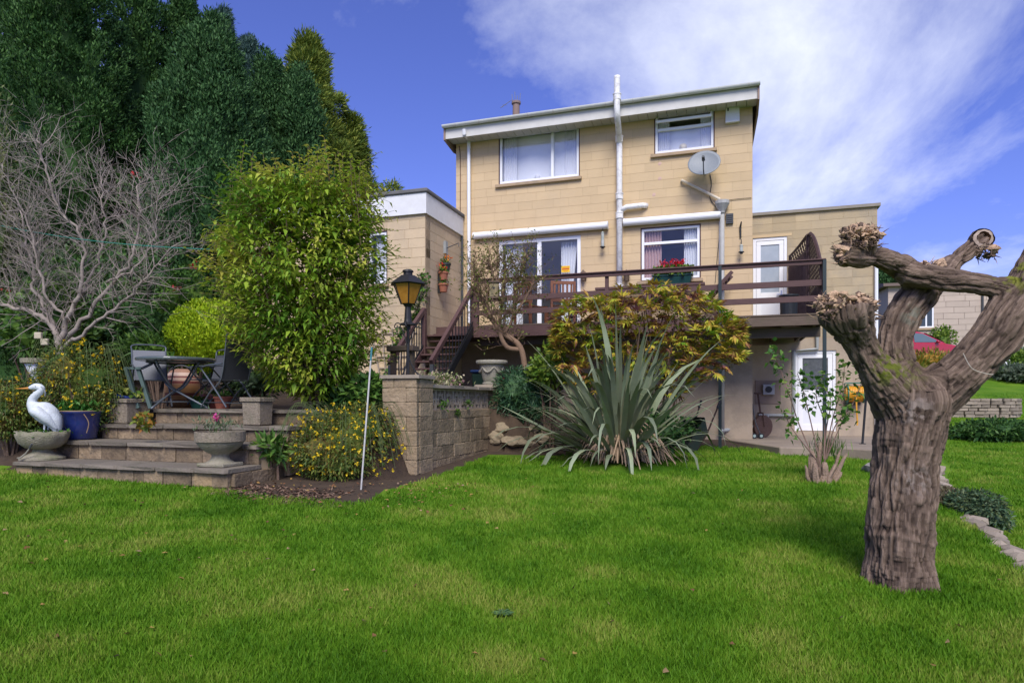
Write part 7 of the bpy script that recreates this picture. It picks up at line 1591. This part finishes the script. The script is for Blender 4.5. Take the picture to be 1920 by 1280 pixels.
# neighbouring house
nh = thing('neighbour_house', 'pale brick neighbouring house with white windows up the slope on the right', 'house', (22, 34, 2.9), R(-14)); Nm = nh.matrix_basis.copy(); m_pb = M('pale_pink_brick', (.50, .41, .33), .9, (.44, .36, .29), 2, .6, rand=.07, bump=.2, bscale=30)
A0 = -2.0; Nx0 = -1.1; 
na = at(1668, 600, 34.3); nb_ = Nm.inverted() @ na; nx0 = nb_.x; zt_ = at(1800, 522, 33.2).z - 2.9
bw = MB(Nm).box(nx0, nx0 + 11, 0, 7, -.5, zt_).build('wall', M('pale_mortar', (.4, .34, .28), .9), nh)
def nwin(px, py): q_ = at(px, py, 33.5); dv_ = q_ - camo.location; o0 = Nm.inverted() @ camo.location; d0 = (Nm.inverted().to_3x3() @ dv_); tt_ = -o0.y / d0.y; r_ = o0 + d0 * tt_; return r_.x, r_.z
wx0, wz1 = nwin(1716, 574); wx1, wz0 = nwin(1750, 614)
hole = (wx0, wx1, wz0, wz1); gx0, gz1 = nwin(1884, 651); gx1 = gx0 + 2.4; gar = (gx0, gx1, 0.0, gz1)
cs_ = .30
masonry(bw, nx0, min(nx0 + 8.2, gx1 + 1), .9, zt_, [hole, gar], lambda cx, cz, lx, lz: piece('brick', m_pb, bw, (cx, -.02, cz), (lx, .04, lz)), cs_, .95, .014, None)
q_ = MB(Nm)
for r_ in ((wx0, wx1, wz1 - .07, wz1), (wx0, wx1, wz0, wz0 + .07), (wx0, wx0 + .07, wz0 + .07, wz1 - .07), (wx1 - .07, wx1, wz0 + .07, wz1 - .07), (wx0 + (wx1 - wx0) * .55, wx0 + (wx1 - wx0) * .55 + .07, wz0 + .07, wz1 - .07)): q_.box(r_[0], r_[1], -.045, .02, r_[2], r_[3])
nw = q_.build('window', m_upvc, nh); MB(Nm).box(wx0 + .05, wx1 - .05, -.03, -.02, wz0 + .05, wz1 - .05).build('pane', M('far_glass', (.03, .045, .05), .08, spec=.6), nw); MB(Nm).box(wx0 - .1, wx1 + .1, -.14, -.04, wz0 - .12, wz0 - .005).build('sill', m_sill, nw)
MB(Nm).box(gx0, gx1, -.05, -.01, .0, gz1).build('garage_door', m_upvc, nh); MB(Nm).box(gx0 - .6, gx1 + .3, -.12, -.042, gz1 + .01, gz1 + .3).build('lintel', M('pale_lintel', (.5, .42, .33), .9), nh)
dpx, _ = nwin(1841, 600); MB(Nm).tube([(dpx, -.1, zt_), (dpx, -.1, .3)], .05, 6).build('downpipe', m_dkgrey, nh)
MB(Nm).extrude([(nx0 - .3, -.35, zt_ - .05), (nx0 - .3, 3.5, zt_ + .55), (nx0 - .3, 7.3, zt_ - .05), (nx0 - .3, 7.3, zt_ - .2), (nx0 - .3, -.35, zt_ - .2)], (11.6, 0, 0)).build('roof', M('grey_tile', (.16, .12, .1), .9), nh)
# red car
def car():
    p = at(1712, 640, 28.2); t = thing('parked_car', 'small red hatchback parked in front of the neighbouring house', 'car', (p.x, p.y, 2.88), R(-6)); Cm = t.matrix_basis.copy(); W_ = .82
    red = M('red_car_paint', (.36, .012, .035), .25, spec=.5, coat=.5); dk = M('car_glass', (.10, .14, .15), .06, spec=.7); z0 = 0
    # outlines (x forward, z): lower body and cabin
    body = [(-1.85, .35), (-1.9, .62), (-1.82, .92), (-1.3, .98), (.62, .95), (1.2, .86), (1.72, .72), (1.95, .55), (1.95, .35), (1.6, .22), (-1.6, .22)]
    def loft(outl, ws):
        n = len(outl); v = []; f = []
        for y, sc in ws:
            cx_ = sum(a for a, _ in outl) / n; cz_ = sum(b2 for _, b2 in outl) / n
            for a, b2 in outl: v.append((cx_ + (a - cx_) * sc, y, cz_ + (b2 - cz_) * sc))
        for i in range(len(ws) - 1):
            for k in range(n): f.append((i * n + k, i * n + (k + 1) % n, (i + 1) * n + (k + 1) % n, (i + 1) * n + k))
        f.append(tuple(range(n))); f.append(tuple((len(ws) - 1) * n + k for k in range(n))); return v, f
    v, f = loft(body, ((-W_, .93), (-W_ * .93, .985), (-W_ * .7, 1), (W_ * .7, 1), (W_ * .93, .985), (W_, .93))); MB(Cm).add(v, f).build('body', red, t, smooth=False, bevel=.02)
    cab = [(-1.62, .93), (-1.22, 1.36), (-.75, 1.45), (-.2, 1.44), (.12, 1.36), (.95, .90)]; nc = len(cab)
    def ring(y, top_in): return [(a, (y if b2 < 1 else y * (1 - top_in)), b2) for a, b2 in cab]
    v = ring(-W_ * .94, .17) + ring(W_ * .94, .17); f = [tuple(range(nc)), tuple(nc + k for k in reversed(range(nc)))] + [(k, (k + 1) % nc, nc + (k + 1) % nc, nc + k) for k in range(nc)]; MB(Cm).add(v, f).build('cabin', red, t, bevel=.02)
    for s_ in (-1, 1):
        def P_(a, z): u_ = (z - .93) / .52; return (a, s_ * (W_ * .94 * (1 - .17 * u_) + .008), z)
        for poly in ([(-.30, .97), (-.30, 1.36), (.06, 1.33), (.74, .965)], [(-1.15, .97), (-1.05, 1.33), (-.42, 1.37), (-.38, .97)]): MB(Cm).add([P_(a, z) for a, z in poly], [tuple(range(4))]).build('side_window', dk, t)
        MB(Cm).blob((.55, s_ * (W_ + .08), .98), (.08, .09, .06), 2, 0).build('mirror', red, t, smooth=True); MB(Cm).blob((1.78, s_ * .6, .62), (.16, .14, .07), 2, 0).build('headlight', M('lamp_clear', (.5, .5, .5), .1), t, smooth=True)
        for x in (-1.2, 1.25):
            w_ = MB(Cm).tube([(x, s_ * (W_ - .12), .3), (x, s_ * (W_ + .02), .3)], .3, 22).build('wheel', m_black, t); MB(Cm).tube([(x, s_ * (W_ + .02), .3), (x, s_ * (W_ + .03), .3)], .19, 16).build('rim', M('alloy', (.4, .4, .4), .3, metal=.7), w_)
    MB(Cm).add([(.15, -.62, 1.345), (.15, .62, 1.345), (.90, .70, .945), (.90, -.70, .945)], [(0, 1, 2, 3)]).build('windscreen', dk, t)
    for ob in [o for o in t.children if o.name.startswith('windscreen')]: ob.location = (.03, 0, .03)
car()

# ================================================================== GRASS, FALLEN LEAVES
def lawn_ok(X, Y):
    h = HMI @ Vector((X, Y, 0)); d = X - edge_x(Y)
    if d > .25: return Y < 24
    if d > -.05: return False
    if inpoly(X, Y, PADP): return False
    if h.y > -1.5: return False
    if h.x < .2 and h.y > -8.45: return False
    if -1.5 < h.x < .35 and h.y > -8.75: return False
    if h.x > .2 and h.x < 1.5 and h.y > -4.6: return False
    if -5.05 < h.x < -1.4 and h.y > -8.55: return False
    if (X - 1.67) ** 2 + (Y - 9.95) ** 2 < .45: return False
    return True
def grass():
    n = 560000; Yv = 2.2 * (22 / 2.2) ** (rng.random(n) ** 1.12); Xv = rng.uniform(-.95, 1.0, n) * Yv * .92
    # acceptance and height looked up on a raster
    res = .06; x0, y0 = -21, 2; nxr, nyr = int(42 / res), int(21 / res); okr = np.zeros((nyr, nxr), bool); zr = np.zeros((nyr, nxr), np.float32)
    for j in range(0, nyr, 2):
        for i in range(0, nxr, 2):
            X, Y = x0 + i * res, y0 + j * res
            if abs(X) > Y * .95 + .3: continue
            ok = lawn_ok(X, Y); okr[j:j + 2, i:i + 2] = ok
            if ok: zr[j:j + 2, i:i + 2] = ground(X, Y)
    ii = np.clip(((Xv - x0) / res).astype(int), 0, nxr - 1); jj = np.clip(((Yv - y0) / res).astype(int), 0, nyr - 1); k = okr[jj, ii]; Xv, Yv = Xv[k], Yv[k]; n = len(Xv)
    h = HMI
    Zv = -.01 * Xv + .045 * np.minimum(Yv, 15); d = Xv - np.interp(Yv, EY, EX); low = d > 0
    Zl = np.interp(Yv, [-8, 5, 17, 18.5, 20.2, 20.4, 24], [-.5, -.1, .36, .66, .95, 1.46, 1.95]); Zv = np.where(low, Zl, Zv)
    sc = np.sqrt(Yv / 3.0); ht = rng.uniform(.020, .045, n) * (.85 + .3 * sc); wd = rng.uniform(.0028, .0048, n) * sc * 1.15; a = rng.uniform(0, 6.283, n); lean = rng.uniform(.1, .9, n) * ht; b2 = rng.uniform(0, 6.283, n)
    base = np.stack([Xv, Yv, Zv - .004], 1); sd = np.stack([np.cos(a), np.sin(a), 0 * a], 1) * wd[:, None]; tip = base + np.stack([np.cos(b2) * lean, np.sin(b2) * lean, ht], 1)
    V_ = np.stack([base - sd, base + sd, tip], 1).reshape(-1, 3); F_ = np.arange(3 * n).reshape(n, 3)
    m = LM('grass_blade', [(.055, .155, .006), (.095, .225, .01), (.15, .28, .018), (.27, .32, .055)], .3, .6, .15, nscale=1.5)
    o = npmesh('grass', V_, F_, m, None, 'stuff'); o['label'] = 'short mown green grass covering the lawns'; o['category'] = 'grass'
grass()
def fallen():
    Cs = []
    for _ in range(330):
        if rnd.random() < .62: px, py = rnd.uniform(450, 900), 905 + abs(rnd.gauss(0, 26))
        elif rnd.random() < .5: px, py = rnd.uniform(0, 560), rnd.uniform(900, 1060)
        else: px, py = rnd.uniform(0, 1900), rnd.uniform(900, 1270)
        p = lawn_pt(px, py)
        if lawn_ok(p.x, p.y) or (-1.5 < (HMI @ p).x < .3): Cs.append((p.x, p.y, ground(p.x, p.y) + .028))
    C = np.array(Cs); D = rng.normal(0, 1, C.shape); D[:, 2] *= .25; v, f = leaves(C, D, rng.uniform(.025, .06, len(C)), .03, shape=1); o = npmesh('fallen_leaves', v, f, LM('fallen_leaf', [(.12, .055, .03), (.2, .09, .04), (.35, .24, .06), (.3, .2, .14)], .1, .8), None, 'stuff'); o['label'] = 'scattered brown and yellow fallen leaves on the lawn'; o['category'] = 'fallen leaves'
    C = np.stack([rng.uniform(-1.45, .0, 900), rng.uniform(-8.85, -8.1, 900), np.zeros(900)], 1); W_ = np.array([H(a, b2) for a, b2, _ in C]); W_[:, 2] = [ground(p[0], p[1]) + .012 for p in W_]; D = rng.normal(0, 1, W_.shape); D[:, 2] *= .3; v, f = leaves(W_, D, rng.uniform(.02, .07, 900), .025); o = npmesh('leaf_litter', v, f, LM('litter', [(.07, .04, .025), (.13, .075, .05), (.22, .15, .1)], 0, .9), None, 'stuff'); o['label'] = 'brown leaf litter under the mounded yellow flowered bush'; o['category'] = 'leaf litter'
    p = lawn_pt(943, 1157); n = 26; a = np.linspace(0, 6.28, n); C = np.tile(np.array([p.x, p.y, p.z + .02]), (n, 1)); D = np.stack([np.cos(a * 3.3), np.sin(a * 3.3), .35 + 0 * a], 1); v, f = leaves(C, D, .075, .022, shape=1, droop=.15); o = npmesh('lawn_weed', v, f, LM('weed', [(.05, .12, .04), (.09, .17, .06)]), None); tag(o, 'small grey green thistle rosette growing in the lawn', 'weed')
fallen()
